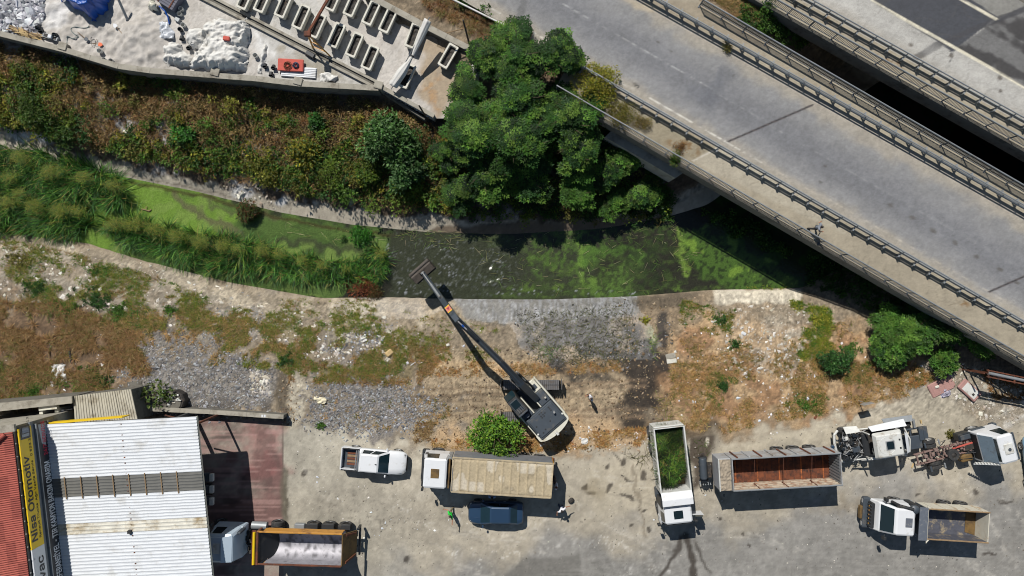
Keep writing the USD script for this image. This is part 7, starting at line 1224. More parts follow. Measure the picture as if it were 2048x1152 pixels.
c0 = v.loc(478, 1092, 2.8)[0]; base, top = (c0, c0 + 2.35, 1.22, 2.0), (c0 + .25, c0 + 2.2, 1.08, 3.35); mat('pale_blue_paint', A(196, 212, 226), .35, vary=.04, coat=.3); v.frustum((c0, c0 + 2.4, 1.22, .95), base, 'cab_body', 'pale_blue_paint', .08); v.frustum(base, top, 'cab_shell', 'pale_blue_paint', .16); v.face(base, top, 'front', (.06, .94), 'windscreen', 'glass_dark'); v.face(base, top, 'right', (.5, .86), 'side_window', 'glass_dark'); v.face(base, top, 'left', (.14, .5), 'side_window', 'glass_dark')
v.plate([(c0 + .3, -1.0, 3.42), (c0 + 1.0, -.95, 3.75), (c0 + 1.0, .95, 3.75), (c0 + .3, 1.0, 3.42)], (0, 0, -.1), 'roof_deflector', 'pale_blue_paint'); v.box((c0 + 1.2, -.4, 3.4), (c0 + 1.75, .4, 3.48), 'roof_hatch', 'old_white_paint', .05); v.box((c0 - .2, -1.2, 2.0), (c0 + .1, -1.0, 3.1), 'side_deflector', 'charcoal_paint', .04); v.box((c0 + 2.1, -1.24, .5), (c0 + 2.6, 1.24, 1.0), 'bumper', 'black_plastic', .08)
b = MB(); r = np.random.default_rng(77)
for k in range(26): p = np.array([r.uniform(BL + .5, c0 - .05), r.uniform(-.8, .8), r.uniform(.9, 1.5)]); b.rbox(p, p + r.uniform(.08, .35, 3), .02)
b.put(v.t, 'coupling_gear', 'grime', kind='stuff')
v.mirror(c0 + 2.3, -1.55, 2.6, sz=(.16, .26, .5)); MB().pipe([(c0 + .5, -1.25, 2.9), (c0 + 1.4, -1.9, 3.2)], .04).put(v.t, 'awning_arm', 'rail_grey') if False else None
# ---- wrecked tractor unit
v = Veh('wrecked_truck', 'smashed white tractor unit with its engine bare and roof torn', 'truck', (1806, 886.4), (1754.4, 894.7), 2.85); rl = v.L; lc = lambda zx, zy, z: v.loc(1670 + zx / 7.2, 810 + zy / 7.2, z)
v.chassis(-3.0, rl + 2.2, .95, m='charcoal_paint'); v.box((-.1, -.98, 1.0), (rl + .5, 1.0, 1.25), 'cab_floor', 'grime', .04); v.box((-.12, -1.0, 1.25), (.0, 1.0, 2.5), 'cab_back', 'old_white_paint', .03)
v.frustum((-.15, rl + .1, 1.02, 2.5), (.02, rl - .02, .88, 2.85), 'cab_roof', 'old_white_paint', .1); v.box((rl / 2 - .28, -.3, 2.9), (rl / 2 + .28, .3, 2.95), 'roof_hatch', 'glass_dark', .03); v.box((rl / 2 - .36, -.38, 2.885), (rl / 2 + .36, .38, 2.925), 'hatch_frame', 'rim', .03); MB().lathe([(.62, 2.89), (.66, 2.93), (.7, 2.89)], 'z', 28, t=(rl * .62, 0, 0)).put(v.t, 'roof_bulge', 'old_white_paint', 40)
for y in (-.35, .3): v.box((.2, y - .06, 2.9), (.32, y + .06, 2.96), 'roof_plug', 'black_plastic', .01)
for x, y in ((-.05, -.95), (-.05, .95), (rl + .3, -.98), (rl + .35, .98)): v.box((x - .05, y - .05, 1.2), (x + .05, y + .05, 2.55), 'door_pillar', 'old_white_paint', .02)
for y0, y1, x0, x1 in ((-1.1, -1.16, -.4, rl + .9), (1.08, 1.2, -.2, rl + 1.2), (1.2, 1.3, .3, rl + .7)): MB().pipe([(x0, y0, 1.9), ((x0 + x1) / 2, y1, 1.6), (x1, y1 - .05, 1.4)], .06, 6).put(v.t, 'bent_sill', 'old_white_paint')
rr = np.random.default_rng(55)
for k in range(5): MB().pipe([(-.55 - .12 * k, -.9 + .02 * k, 2.4 - .25 * k), (-.75 - .1 * k, -.1, 2.55 - .25 * k), (-.72 - .12 * k, .9, 2.3 - .2 * k), (-.5 - .1 * k, 1.15, 1.9 - .2 * k)], .055, 6).put(v.t, 'torn_rear_panel', 'old_white_paint')
v.plate([(-.3, -.85, 2.75), (-.6, -.5, 2.6), (-.62, .8, 2.5), (-.3, .9, 2.7)][::-1], (0, 0, -.03), 'torn_panel', 'white_paint'); v.plate([(-.9, 1.35, 1.6), (-.2, 1.2, 2.0), (-.1, 1.1, 1.95), (-.8, 1.5, 1.5)], (0, 0, -.05), 'hanging_panel', 'old_white_paint')
v.box((rl + .0, -.9, 1.3), (rl + .5, .95, 1.75), 'dashboard', 'black_plastic', .1); b = MB(); b.pipe([(rl - .1 + .1 * math.cos(a), .55 + .22 * math.sin(a), 1.9 + .2 * math.cos(a)) for a in np.linspace(0, 6.283, 18)], .025); b.put(v.t, 'steering_wheel', 'old_white_paint'); v.box((.3, -.75, 1.25), (.85, -.2, 1.9), 'seat', 'black_plastic', .1); v.box((.3, .2, 1.25), (.85, .75, 1.9), 'seat', 'black_plastic', .1)
v.box((rl + .6, -.6, .9), (rl + 2.0, .6, 1.35), 'engine', 'grime', .08); b = MB(); 
for k in range(70): p = np.array([rr.uniform(rl + .5, rl + 2.15), rr.uniform(-1.0, .95), rr.uniform(1.1, 1.5)]); b.rbox(p, p + rr.uniform(.05, .3, 3), .02)
b.put(v.t, 'engine_parts', 'black_steel', kind='stuff'); b = MB()
for k in range(26):
    p = np.array([rr.uniform(rl + .5, rl + 2.1), rr.uniform(-.9, .9), 1.5]); b.pipe([p, p + rr.normal(0, .25, 3) * [1, 1, .2], p + rr.normal(0, .4, 3) * [1, 1, .2]], .025, 5)
b.put(v.t, 'engine_hoses', 'rim'); v.box((rl + .7, .1, 1.45), (rl + 1.3, .55, 1.6), 'battery', 'charcoal_paint', .03); v.box((rl + 1.5, -.8, 1.4), (rl + 1.75, -.5, 1.6), 'expansion_bottle', 'old_white_paint', .05)
MB().pipe([(rl + 2.1, -1.3, 1.2), (rl + 2.45, -1.0, 1.25), (rl + 2.5, -.3, 1.2), (rl + 2.4, .5, 1.15), (rl + 2.2, 1.1, 1.1), (rl + 1.9, 1.3, 1.05)], .1, 8).put(v.t, 'bent_bumper', 'old_white_paint'); MB().pipe([(rl + 2.05, -1.0, 1.3), (rl + 2.2, -.2, 1.3), (rl + 2.0, .9, 1.2)], .06, 6).put(v.t, 'radiator_frame', 'black_steel'); v.box((rl + 2.3, -1.1, .7), (rl + 2.42, 1.0, 1.1), 'bumper_core', 'black_steel', .03)
v.plate([(rl + .7, -1.5, 1.5), (rl + 1.7, -1.55, 1.35), (rl + 1.6, -1.0, 1.5), (rl + .5, -1.05, 1.7)][::-1], (0, 0, -.05), 'crumpled_wing', 'old_white_paint'); v.plate([(-1.0, -1.5, 1.6), (rl - .1, -1.35, 1.7), (rl - .2, -1.0, 2.0), (-.9, -1.05, 2.1)][::-1], (0, 0, -.05), 'side_fairing', 'white_paint'); v.plate([(-1.9, -1.6, 1.25), (.5, -1.65, 1.2), (.4, -1.2, 1.35), (-1.8, -1.15, 1.4)][::-1], (0, 0, -.06), 'side_skirt', 'galvanised')
x, y, _ = lc(975, 210, .5)
for sg, yy in ((-1, y), (1, -y - .1)): v.wheel(x, yy if abs(yy) > .6 else sg * 1.05, .52, .3, dual=True)
v.wheel(rl + 1.3, -1.1, .5, .3); v.wheel(rl + 1.3, 1.05, .5, .3); v.box((x - .95, .1, 1.0), (x + .6, 1.2, 1.12), 'rear_mudguard', 'charcoal_paint', .06); v.box((x - .55, -1.25, 1.0), (x - .4, -.5, 1.25), 'mudguard_edge', 'galvanised', .03); v.box((x + .5, -1.1, 1.0), (x + .62, .9, 1.1), 'mudguard_edge', 'galvanised', .03)
b = MB(); b.loft([[(x - .75, -.55, 1.05), (x - 1.1, -.55, 1.05), (x - 1.1, .55, 1.05), (x - .75, .55, 1.05)], [(x - .75, -.55, 1.2), (x - 1.1, -.55, 1.15), (x - 1.1, .55, 1.15), (x - .75, .55, 1.2)]]); b.put(v.t, 'coupling_plate', 'charcoal_paint'); v.box((x - 1.15, -1.05, 1.0), (x - 1.05, -.75, 1.15), 'number_plate', 'pale_wood', .01); v.box((x - 1.5, -.5, .85), (x - 1.15, .5, 1.1), 'rear_frame', 'charcoal_paint', .03)
MB().rbox((rl + 2.6, -.25, 1.1), (rl + 2.85, .05, 1.45), .08).put(v.t, 'hanging_mirror', 'navy_paint')
# ---- stripped chassis with its white cab
v = Veh('tractor_unit', 'bare rusty tractor chassis with a tall white cab, at the right edge', 'truck', (1866.5, 908.9), (2020, 868), .8); v.chassis(-1.6, 4.6, .95, m='rusty_frame' if M.get('rusty_frame') or mat('rusty_frame', A(140, 118, 110), .85, vary=.25, scale=4, dirt=A(110, 56, 44), dirt_amt=.4, dirt_scale=2.5) is None else '')
for sg in (-1, 1): v.wheel(0, sg * 1.05, .52, .3, dual=True); v.wheel(3.7, sg * 1.03, .5, .3); v.box((.5, sg * .98 - .26, 1.0), (.62, sg * .98 + .2, 1.1), 'mudguard_edge', 'galvanised', .03); v.box((-.65, sg * .98 - .26, 1.0), (-.5, sg * .98 + .2, 1.1), 'mudguard_edge', 'charcoal_paint', .03)
MB().lathe([(.2, -.13), (.42, -.15), (.46, -.08), (.46, .08), (.42, .15), (.2, .13), (.2, -.13)], 'z', 26, t=(1.25, -.25, 1.3)).put(v.t, 'spare_tyre', 'tyre', 40); MB().lathe([(.01, -.1), (.16, -.1), (.18, .08), (.05, .14), (.01, .14)], 'z', 16, t=(1.25, -.25, 1.3)).put(v.t, 'spare_rim', 'grime', 40)
v.box((1.9, -1.15, .55), (2.85, -.55, 1.15), 'fuel_tank', 'brown_bed', .1); v.box((2.0, .6, .6), (3.0, 1.2, 1.35), 'battery_box', 'black_steel', .06); v.box((2.1, .7, 1.36), (2.9, 1.1, 1.42), 'box_lid', 'charcoal_paint', .03); b = MB(); rr = np.random.default_rng(66)
for k in range(60): p = np.array([rr.uniform(-1.4, 3.1), rr.uniform(-.42, .42), rr.uniform(.85, 1.15)]); b.rbox(p, p + rr.uniform(.05, .28, 3), .02)
b.put(v.t, 'axle_parts', 'rusty_frame', kind='stuff'); b = MB()
for k in range(24): p = np.array([rr.uniform(.4, 3.1), rr.uniform(-.5, .9), 1.15]); b.pipe([p, p + rr.normal(0, .25, 3) * [1, 1, .3], p + rr.normal(0, .35, 3) * [1, 1, .3]], .022, 5)
b.put(v.t, 'hoses', 'black_plastic'); v.box((2.3, -.3, .95), (3.1, .3, 1.25), 'gearbox', 'grime', .08); MB().bar((1.4, .2, 1.15), (3.0, .3, 1.25), .1, .1).put(v.t, 'tie_rod', 'red_cloth')
c0 = 3.05; base, top = (c0, c0 + 2.0, 1.22, 2.0), (c0 + .55, c0 + 1.75, 1.1, 3.4); v.frustum((c0, c0 + 2.1, 1.22, .95), base, 'cab_body', 'white_paint', .08); v.frustum(base, top, 'cab_shell', 'white_paint', .14); v.face(base, top, 'front', (.06, .94), 'windscreen', 'glass_dark'); v.face(base, top, 'left', (.1, .55), 'side_window', 'glass_dark'); v.face(base, top, 'right', (.45, .9), 'side_window', 'glass_dark')
v.face((c0, c0 + 2.1, 1.22, .95), base, 'back', (.08, .92), 'lower_back', 'black_plastic'); v.face(base, top, 'back', (.05, .95), 'back_panel', 'back_grey' if M.get('back_grey') or mat('back_grey', A(120, 138, 152), .5, vary=.12, dirt=A(90, 84, 80), dirt_amt=.2) is None else '', lo=.02, hi=.8); v.face(base, top, 'back', (.1, .9), 'back_window', 'glass_dark', out=.02, lo=.82, hi=.97)
X = c0 + 1.15; v.box((X - .3, -.42, 3.46), (X + .38, .42, 3.56), 'roof_vent', 'old_white_paint', .05); MB().lathe([(.01, 0), (.1, 0), (.13, .03), (.01, .05)], 'z', 16, t=(X + .05, -.05, 3.56)).put(v.t, 'vent_fan', 'charcoal_paint', 40); v.box((X + .62, -1.08, 3.2), (X + .8, 1.08, 3.36), 'sun_visor', 'charcoal_paint', .04)
b = MB()
for k in range(8): b.rbox((c0 - .5 + k * .13, -1.28, 1.6 + k * .16), (c0 - .38 + k * .13, -1.1, 1.8 + k * .16), .02)
b.put(v.t, 'side_deflector', 'old_white_paint'); MB().bar((c0 - .55, -1.26, 1.55), (c0 + .6, -1.26, 2.95), .06, .08).put(v.t, 'deflector_edge', 'white_paint'); v.box((c0 + 1.9, -1.22, .5), (c0 + 2.4, 1.22, 1.0), 'bumper', 'charcoal_paint', .08); v.box((c0 + .1, 1.2, .95), (c0 + 1.2, 1.28, 1.35), 'wheel_arch', 'charcoal_paint', .03)
# ---- lorry tail under the workshop roof
v = Veh('parked_lorry', 'lorry tail with three pale boxes sticking out from under the workshop roof', 'truck', (428, 978), (380, 978), 1.0); v.chassis(.1, 5.0)
for y in (-.95, 0, .95): v.box((.0, y - .3, .9), (.3, y + .3, 1.2), 'tail_box', 'old_white_paint', .03); v.box((.35, y - .34, .85), (.9, y + .34, 1.1), 'tail_panel', 'charcoal_paint', .03)
for sg in (-1, 1): v.wheel(1.5, sg * 1.0, .5, .3, dual=True)
v.box((2.2, -1.2, 1.1), (5.0, 1.2, 2.6), 'lorry_body', 'old_white_paint', .05)
# ---- long reach excavator
o = W(1062, 798, 0); t = thing('excavator', 'cream and black long reach excavator with its boom over the channel', 'excavator', o); ang = 131.0; RZ = Rz(ang); ex = lambda p: np.asarray(p, float) @ RZ.T
for y in (1.28, -1.28):
    p = sub(t, 'track', (0, y, 0)); st = []; 
    for a in np.linspace(math.pi / 2, 3 * math.pi / 2, 9): st.append((-2.0 + .45 * math.cos(a), .47 + .45 * math.sin(a)))
    for a in np.linspace(-math.pi / 2, math.pi / 2, 9): st.append((2.0 + .45 * math.cos(a), .47 + .45 * math.sin(a)))
    b = MB(); b.loft([[(x * .97, -.28, .47 + (z - .47) * .9) for x, z in st], [(x * .97, .28, .47 + (z - .47) * .9) for x, z in st]]); b.put(p, 'belt', 'grime')
    for k in range(27): x = -2.15 + k * 4.3 / 26; MB().rbox((x - .07, -.4, .915), (x + .07, .4, .955), .01).put(p, 'track_shoe', 'track_steel' if M.get('track_steel') or mat('track_steel', A(124, 122, 122), .55, metal=.35, vary=.25, scale=6, dirt=A(110, 92, 72), dirt_amt=.35, dirt_scale=3) is None else '')
    b = MB()
    for k in range(27): x = -2.15 + k * 4.3 / 26; b.rbox((x - .04, -.03, .955), (x + .04, .03, .985), .01)
    b.put(p, 'shoe_bolts', 'black_plastic', kind='stuff')
    for k in range(5):
        x = -2.3 + .0 * k; zz = .15 + k * .16; MB().rbox((-2.47, -.4, zz), (-2.42, .4, zz + .13), .01).put(p, 'track_shoe', 'track_steel'); MB().rbox((2.42, -.4, zz), (2.47, .4, zz + .13), .01).put(p, 'track_shoe', 'track_steel')
b = MB().box((-1.2, -1.0, .35), (1.2, 1.0, .85)); b.put(t, 'undercarriage', 'grime'); MB().lathe([(.01, .85), (.85, .85), (.85, 1.08), (.01, 1.08)], 'z', 28).put(t, 'slewing_ring', 'grime')
# upper works (front = local +x after the turn); offset of the counterweight measured from the photo
def up(lo, hi, name, m, r=.05, **k): return MB().rbox(lo, hi, r, R=RZ).put(t, name, m, **k)
up((-2.6, -1.42, 1.1), (1.3, 1.42, 1.3), 'turntable', 'black_steel')
cw = [(-2.75 - .38 * math.cos(a * 1.2), 1.48 * math.sin(a), 0) for a in np.linspace(-math.pi / 2, math.pi / 2, 13)]; b = MB(); b.loft([[(x, y, 1.12) for x, y, _ in cw] + [(-2.2, 1.46, 1.12), (-2.2, -1.46, 1.12)], [(x, y, 2.1) for x, y, _ in cw] + [(-2.2, 1.46, 2.1), (-2.2, -1.46, 2.1)]]); b.v[-1] = b.v[-1] @ RZ.T; b.put(t, 'counterweight', 'cream_paint', 30)
up((-2.72, -1.32, 1.3), (-.75, 1.28, 2.22), 'engine_hood', 'charcoal_paint', .08); up((-2.55, -1.2, 2.22), (-.9, 1.15, 2.3), 'hood_cover', 'charcoal_paint', .05)
b = MB()
for x, y in ((-1.2, .1), (-1.2, -.1), (-1.2, -.3), (-1.35, .1), (-1.35, -.1), (-1.0, -.1), (-1.0, .1), (-1.35, -.8), (-1.2, -.8), (-1.05, -.8), (-2.3, .8), (-2.2, .5), (-1.6, .9), (-1.95, -.2)): b.rbox((x - .05, y - .06, 2.3), (x + .05, y + .06, 2.315), .004, R=RZ)
b.put(t, 'hood_vents', 'black_plastic'); MB().tube(ex((-1.6, -.9, 2.3)), ex((-1.6, -.9, 2.62)), .08, 12).put(t, 'exhaust', 'rim'); MB().tube(ex((-.45, .85, 1.9)), ex((-.45, .85, 2.45)), .16, 14).put(t, 'air_filter', 'charcoal_paint'); up((-3.2, -.08, 2.2), (-2.9, .12, 2.34), 'lifting_eye', 'old_white_paint', .02)
up((-.75, -1.34, 1.3), (.35, -.42, 2.05), 'side_box', 'charcoal_paint', .06); up((-.75, .4, 1.3), (-.1, 1.3, 1.9), 'fuel_box', 'charcoal_paint', .06); up((.35, -1.36, 1.3), (1.35, -.5, 1.75), 'tool_locker', 'cream_paint', .06); up((.6, -1.15, 1.75), (1.0, -.75, 1.78), 'locker_step', 'charcoal_paint', .01); up((1.2, -.75, 1.75), (1.4, -.5, 1.95), 'work_lamp', 'cream_paint', .03)
for s_, m_ in ((-1.46, 'cream_paint'), (1.4, 'cream_paint')): up((-2.3, s_ - .05, 1.25), (1.4 if s_ < 0 else -.1, s_ + .09, 1.62 if s_ > 0 else 2.0), 'side_rail', m_, .04)
for x, y in ((-.35, -1.1), (-2.15, -1.28), (-2.15, 1.2)): up((x - .07, y - .07, 2.05), (x + .07, y + .07, 2.3), 'marker', 'old_white_paint', .03)
for s_ in (-.36, .36): up((-.72, s_ - .05, 1.3), (.9, s_ + .05, 2.1), 'boom_bracket', 'cream_paint', .03)
# cab (left side, +y)
pts = [];
for x, z, w in ((-.05, 1.2, .5), (1.55, 1.2, .48), (1.75, 1.9, .48), (1.35, 2.85, .44), (-.05, 2.9, .46)):
    for s_ in (-1, 1): pts.append((x, .92 + s_ * w, z))
MB().hull(pts, R=RZ).put(t, 'cab', 'black_plastic'); up((.1, .58, 2.88), (1.2, 1.28, 2.94), 'cab_roof', 'charcoal_paint', .04); up((.55, .62, 2.94), (1.15, 1.22, 2.97), 'roof_window', 'glass_dark', .02); up((-.12, .5, 2.6), (.02, 1.36, 2.98), 'cab_rear_frame', 'charcoal_paint', .03)
for k in range(4): up((-.02 + .0, .64 + k * .17, 2.935), (.52, .7 + k * .17, 2.96), 'roof_rib', 'black_steel', .01)
MB().plate([ex((1.56, .5, 1.3)), ex((1.77, .5, 1.9)), ex((1.77, 1.34, 1.9)), ex((1.56, 1.34, 1.3))][::-1], ex((.02, 0, 0))).put(t, 'windscreen', 'glass_teal'); MB().plate([ex((1.76, .5, 1.95)), ex((1.38, .5, 2.82)), ex((1.38, 1.34, 2.82)), ex((1.76, 1.34, 1.95))][::-1], ex((.02, 0, .01))).put(t, 'windscreen', 'glass_teal')
# boom, stick, bucket
P0 = W(1072, 796, 2.0) - o; P1 = W(1000, 722, 5.0) - o; P2 = W(910, 634, 5.6) - o; P3 = W(848, 548, 1.2) - o
def beam(pts, hs, ws, name, m): 
    b = MB(); rings = []
    for k, p in enumerate(pts):
        d = unit((pts[min(k + 1, len(pts) - 1)] - pts[max(k - 1, 0)])); u = unit(np.cross((0, 0, 1), d)); w_ = np.cross(d, u); rings.append([p + u * a * ws[k] / 2 + w_ * c * hs[k] / 2 for a, c in ((-1, -1), (1, -1), (1, 1), (-1, 1))])
    b.loft(rings); return b.put(t, name, m)
beam([P0, P0 * .55 + P1 * .45 + [0, 0, .3], P1, P2], [.6, .8, .7, .42], [.5, .5, .46, .4], 'boom', 'boom_black' if M.get('boom_black') or mat('boom_black', A(66, 74, 82), .35, metal=.2, vary=.12, scale=2, coat=.3, dirt=A(120, 116, 108), dirt_amt=.15) is None else '')
d2 = unit(P3 - P2); beam([P2 - d2 * .6, P2, P2 * .5 + P3 * .5, P3], [.3, .6, .46, .3], [.36, .4, .36, .3], 'stick', 'boom_black')
for s_ in (-.33, .33):
    u = unit(np.cross((0, 0, 1), P1 - P0)); MB().tube(P0 + u * s_ * 1.1 + unit(P1 - P0) * .9 + [0, 0, -.5], P0 * .4 + P1 * .6 + u * s_, .1, 10).put(t, 'boom_cylinder', 'black_steel'); MB().tube(P0 * .6 + P1 * .4 + u * s_ + [0, 0, -.1], P0 * .35 + P1 * .65 + u * s_, .06, 8).put(t, 'cylinder_rod', 'rim')
a_, b_ = P1 * .5 + P2 * .5 + [0, 0, .45], P2 - d2 * .55 + [0, 0, .1]; MB().tube(a_, a_ * .45 + b_ * .55, .1, 10).put(t, 'stick_cylinder', 'black_steel'); MB().tube(a_ * .45 + b_ * .55, b_, .055, 8).put(t, 'cylinder_rod', 'rim'); MB().tube(a_ * .3 + b_ * .7, a_ * .2 + b_ * .8, .08, 10).put(t, 'blue_sleeve', 'blue_tarp')
for k, s_ in enumerate((-.18, -.1, .1, .18)): u = unit(np.cross((0, 0, 1), P1 - P0)); MB().pipe([P0 + u * s_ + [0, 0, .36], P0 * .55 + P1 * .45 + u * s_ + [0, 0, .74], P1 + u * s_ + [0, 0, .4], P2 + u * s_ + [0, 0, .28]], .025, 6).put(t, 'hydraulic_hose', 'black_plastic')
u2 = unit(np.cross((0, 0, 1), d2)); n2 = np.cross(d2, u2)
s0 = P2 + d2 * .45 + n2 * .3; mat('sign_orange', A(206, 128, 108), .5, vary=.05); MB().plate([s0 - u2 * .2, s0 + u2 * .2, s0 + u2 * .2 + d2 * .7, s0 - u2 * .2 + d2 * .7], n2 * .012).put(t, 'warning_sign', 'sign_orange')
for k in (0, .62): c = s0 + d2 * k + n2 * .013; MB().plate([c - u2 * .2, c + u2 * .2, c + u2 * .2 + d2 * .08, c - u2 * .2 + d2 * .08], n2 * .006).put(t, 'sign_edge', 'yellow_paint')
c = s0 + d2 * .35 + n2 * .014; MB().plate([c - u2 * .13 + d2 * .16, c + u2 * .13 + d2 * .16, c - d2 * .16], n2 * .006).put(t, 'sign_triangle', 'sign_red'); MB().plate([c - u2 * .07 + d2 * .1, c + u2 * .07 + d2 * .1, c - d2 * .06], n2 * .012).put(t, 'sign_symbol', 'charcoal_paint')
m_ = P2 * .3 + P3 * .7 + n2 * .26; MB().tube(P2 * .62 + P3 * .38 + n2 * .36, m_, .09, 10).put(t, 'bucket_cylinder', 'galvanised'); MB().tube(m_, P3 + n2 * .3 - d2 * .1, .05, 8).put(t, 'cylinder_rod', 'rim'); MB().bar(P3 + n2 * .3 - d2 * .15, P3 - d2 * -.2 + n2 * .1, .3, .1).put(t, 'bucket_link', 'galvanised')
fw2 = unit((P3 - P2) * [1, 1, 0]); sd = np.array([-fw2[1], fw2[0], 0]); bc = P3 + fw2 * .25 + [0, 0, -.45]; pr = [(-.45, .42), (.1, .55), (.55, .25), (.6, -.25), (.25, -.6), (-.3, -.62)]
b = MB(); outer = [[bc + fw2 * x + sd * s_ * 1.0 + [0, 0, z] for x, z in pr] for s_ in (-1, 1)]
for k in range(len(pr) - 1): q = [outer[0][k], outer[1][k], outer[1][k + 1], outer[0][k + 1]]; n_ = unit(np.cross(q[1] - q[0], q[3] - q[0])); b.plate(q, n_ * .05)
b.put(t, 'bucket_shell', 'bucket_steel' if M.get('bucket_steel') or mat('bucket_steel', A(82, 74, 66), .6, metal=.2, vary=.3, scale=4, dirt=A(52, 46, 38), dirt_amt=.4, dirt_scale=3) is None else '')
for s_ in (-1, 1): MB().plate([p for p in (outer[0] if s_ < 0 else outer[1])], sd * -s_ * .05).put(t, 'bucket_cheek', 'bucket_steel')
MB().bar(bc + sd * -1.0 + fw2 * .34 + [0, 0, .47], bc + sd * 1.0 + fw2 * .34 + [0, 0, .47], .08, .1).put(t, 'bucket_beam', 'grime'); MB().bar(bc + sd * -1.0 + fw2 * -.38 + [0, 0, -.62], bc + sd * 1.0 + fw2 * -.38 + [0, 0, -.62], .16, .05).put(t, 'cutting_edge', 'bucket_steel')
for s_ in (-.16, .16): MB().plate([bc + sd * s_ + fw2 * -.3 + [0, 0, .46], bc + sd * s_ + fw2 * .25 + [0, 0, .5], bc + sd * s_ + fw2 * .0 + [0, 0, .8]], sd * .05).put(t, 'bucket_ear', 'bucket_steel')
# ---------------------------------------------------------------- people
import manifold3d as m3
def capsule_body(bones, smooth_len=.03, it=8, taub=True):
    parts = []
    for (p, r), (q, s) in bones:
        a = m3.Manifold.sphere(r, 14).translate(tuple(map(float, p))); b = m3.Manifold.sphere(s, 14).translate(tuple(map(float, q))); parts.append(m3.Manifold.batch_hull([a, b]))
    m = m3.Manifold.batch_boolean(parts, m3.OpType.Add).refine_to_length(smooth_len); me = m.to_mesh(); t = trimesh.Trimesh(me.vert_properties[:, :3], me.tri_verts, process=True)
    if taub: trimesh.smoothing.filter_taubin(t, iterations=it)
    return t
mat('hair_dark', A(40, 32, 28), .7, vary=.2); mat('shirt_white', A(236, 236, 240), .85, vary=.05); mat('shirt_green', A(40, 214, 70), .8, vary=.05); mat('shirt_grey', A(128, 134, 144), .85, vary=.1); mat('shirt_dark', A(48, 44, 48), .85, vary=.1); mat('denim', A(58, 74, 100), .85, vary=.1); mat('trousers_dark', A(42, 42, 46), .85, vary=.1); mat('trousers_khaki', A(130, 118, 92), .85, vary=.1); mat('shirt_blue', A(150, 180, 220), .85, vary=.05)
def person(label, px, py, rz, shirt, trousers, arms, stride=.0, lean=0.0, g=0.0, hair='hair_dark', scale=1.0):
    c = W(px, py, g + 1.66 * scale); t = thing('person', label, 'person', (c[0], c[1], g), rz); S = lambda *p: np.array(p, float) * scale; lx = lambda z: lean * max(0, z - .9)
    P = dict(pel=S(lx(.95), 0, .97), chest=S(lx(1.3), 0, 1.28), neck=S(lx(1.48), 0, 1.47), head=S(lx(1.62) + .02, 0, 1.63)); body, top, legs = [], [], []
    body += [((P['pel'], .13 * scale), (P['chest'], .135 * scale)), ((P['chest'], .12), (P['neck'], .055)), ((P['neck'], .052), (P['head'] - [0, 0, .05], .058)), ((P['head'] + [0, 0, .03], .095), (P['head'] + [.02, 0, -.06], .065)), ((P['head'] + [.1, 0, -.01], .014), (P['head'] + [.09, 0, .02], .01))]
    top += [((P['pel'], .145 * scale), (P['chest'], .15 * scale)), ((P['chest'], .14), (P['neck'] - [0, 0, .03], .075))]; legs += [((P['pel'] - [0, .05, .02], .15), (P['pel'] + [0, .05, -.02], .15))]
    for sg, (el, ha) in zip((1, -1), arms):
        sh = S(lx(1.42), sg * .19, 1.41); e, h = sh + S(*el), sh + S(*ha); body += [((P['chest'] + [0, sg * .08, .07], .1), (sh, .07)), ((sh, .062), (e, .045)), ((e, .044), (h, .03))]; top += [((P['chest'] + [0, sg * .08, .07], .115), (sh, .088)), ((sh, .078), (sh * .45 + e * .55, .068))]
        d = unit(h - e); u = unit(np.cross(d, [.3, .2, 1])); w_ = np.cross(d, u); palm = h + d * .06; body.append(((h, .03), (palm, .032)))
        for k in range(4): f0 = palm + d * .02 + u * (k - 1.5) * .02; f1 = f0 + d * (.045 + .008 * (k in (1, 2))) - w_ * .012; body += [((f0, .0095), (f1, .009)), ((f1, .009), (f1 + d * .025 - w_ * .02, .008))]
        body.append(((h + d * .02 + u * .03, .011), (h + d * .06 + u * .06 - w_ * .01, .009)))
        hip, kn, an = P['pel'] + S(0, sg * .09, -.06), S(sg * stride * .5 + .05, sg * .1, .5), S(sg * stride, sg * .1, .08); body += [((hip, .09), (kn, .06)), ((kn, .058), (an, .04))]; legs += [((hip, .105), (kn, .078)), ((kn, .076), (an + [0, 0, .04], .062))]
        MB().tri(capsule_body([((an + [-.03, 0, -.03], .045), (an + [.15, 0, -.04], .038))], .05, 2)).put(t, 'shoe', 'grime', True)
    for sg in (-1, 1): body.append(((P['head'] + [0, sg * .09, 0], .02), (P['head'] + [-.01, sg * .095, -.03], .014)))
    MB().tri(capsule_body(body, .022, 6)).put(t, 'body', 'skin', True); MB().tri(capsule_body(top, .04, 4)).put(t, 'shirt', shirt, True); MB().tri(capsule_body(legs, .04, 4)).put(t, 'trousers', trousers, True)
    MB().tri(capsule_body([((P['head'] + [-.015, 0, .055], .098), (P['head'] + [-.04, 0, -.01], .085))], .04, 2)).put(t, 'hair', hair, True)
    b = MB()
    for sg in (-1, 1): b.tri(trimesh.creation.icosphere(1, .012), t=P['head'] + [.088, sg * .035, .015])
    b.put(t, 'eyes', 'hair_dark')
DOWN = ((.03, .05, -.28), (.1, .06, -.52))
person('person in a white shirt standing alone on the dirt beside the excavator', 1183, 797, 200, 'shirt_white', 'trousers_dark', (DOWN, ((.05, -.06, -.27), (.24, -.02, -.36))))
person('person in a bright green shirt walking with arms spread near the blue car', 900, 1033, 215, 'shirt_green', 'trousers_khaki', (((.1, .22, -.12), (.25, .42, -.1)), ((-.05, -.24, -.14), (.12, -.42, -.16))), .2)
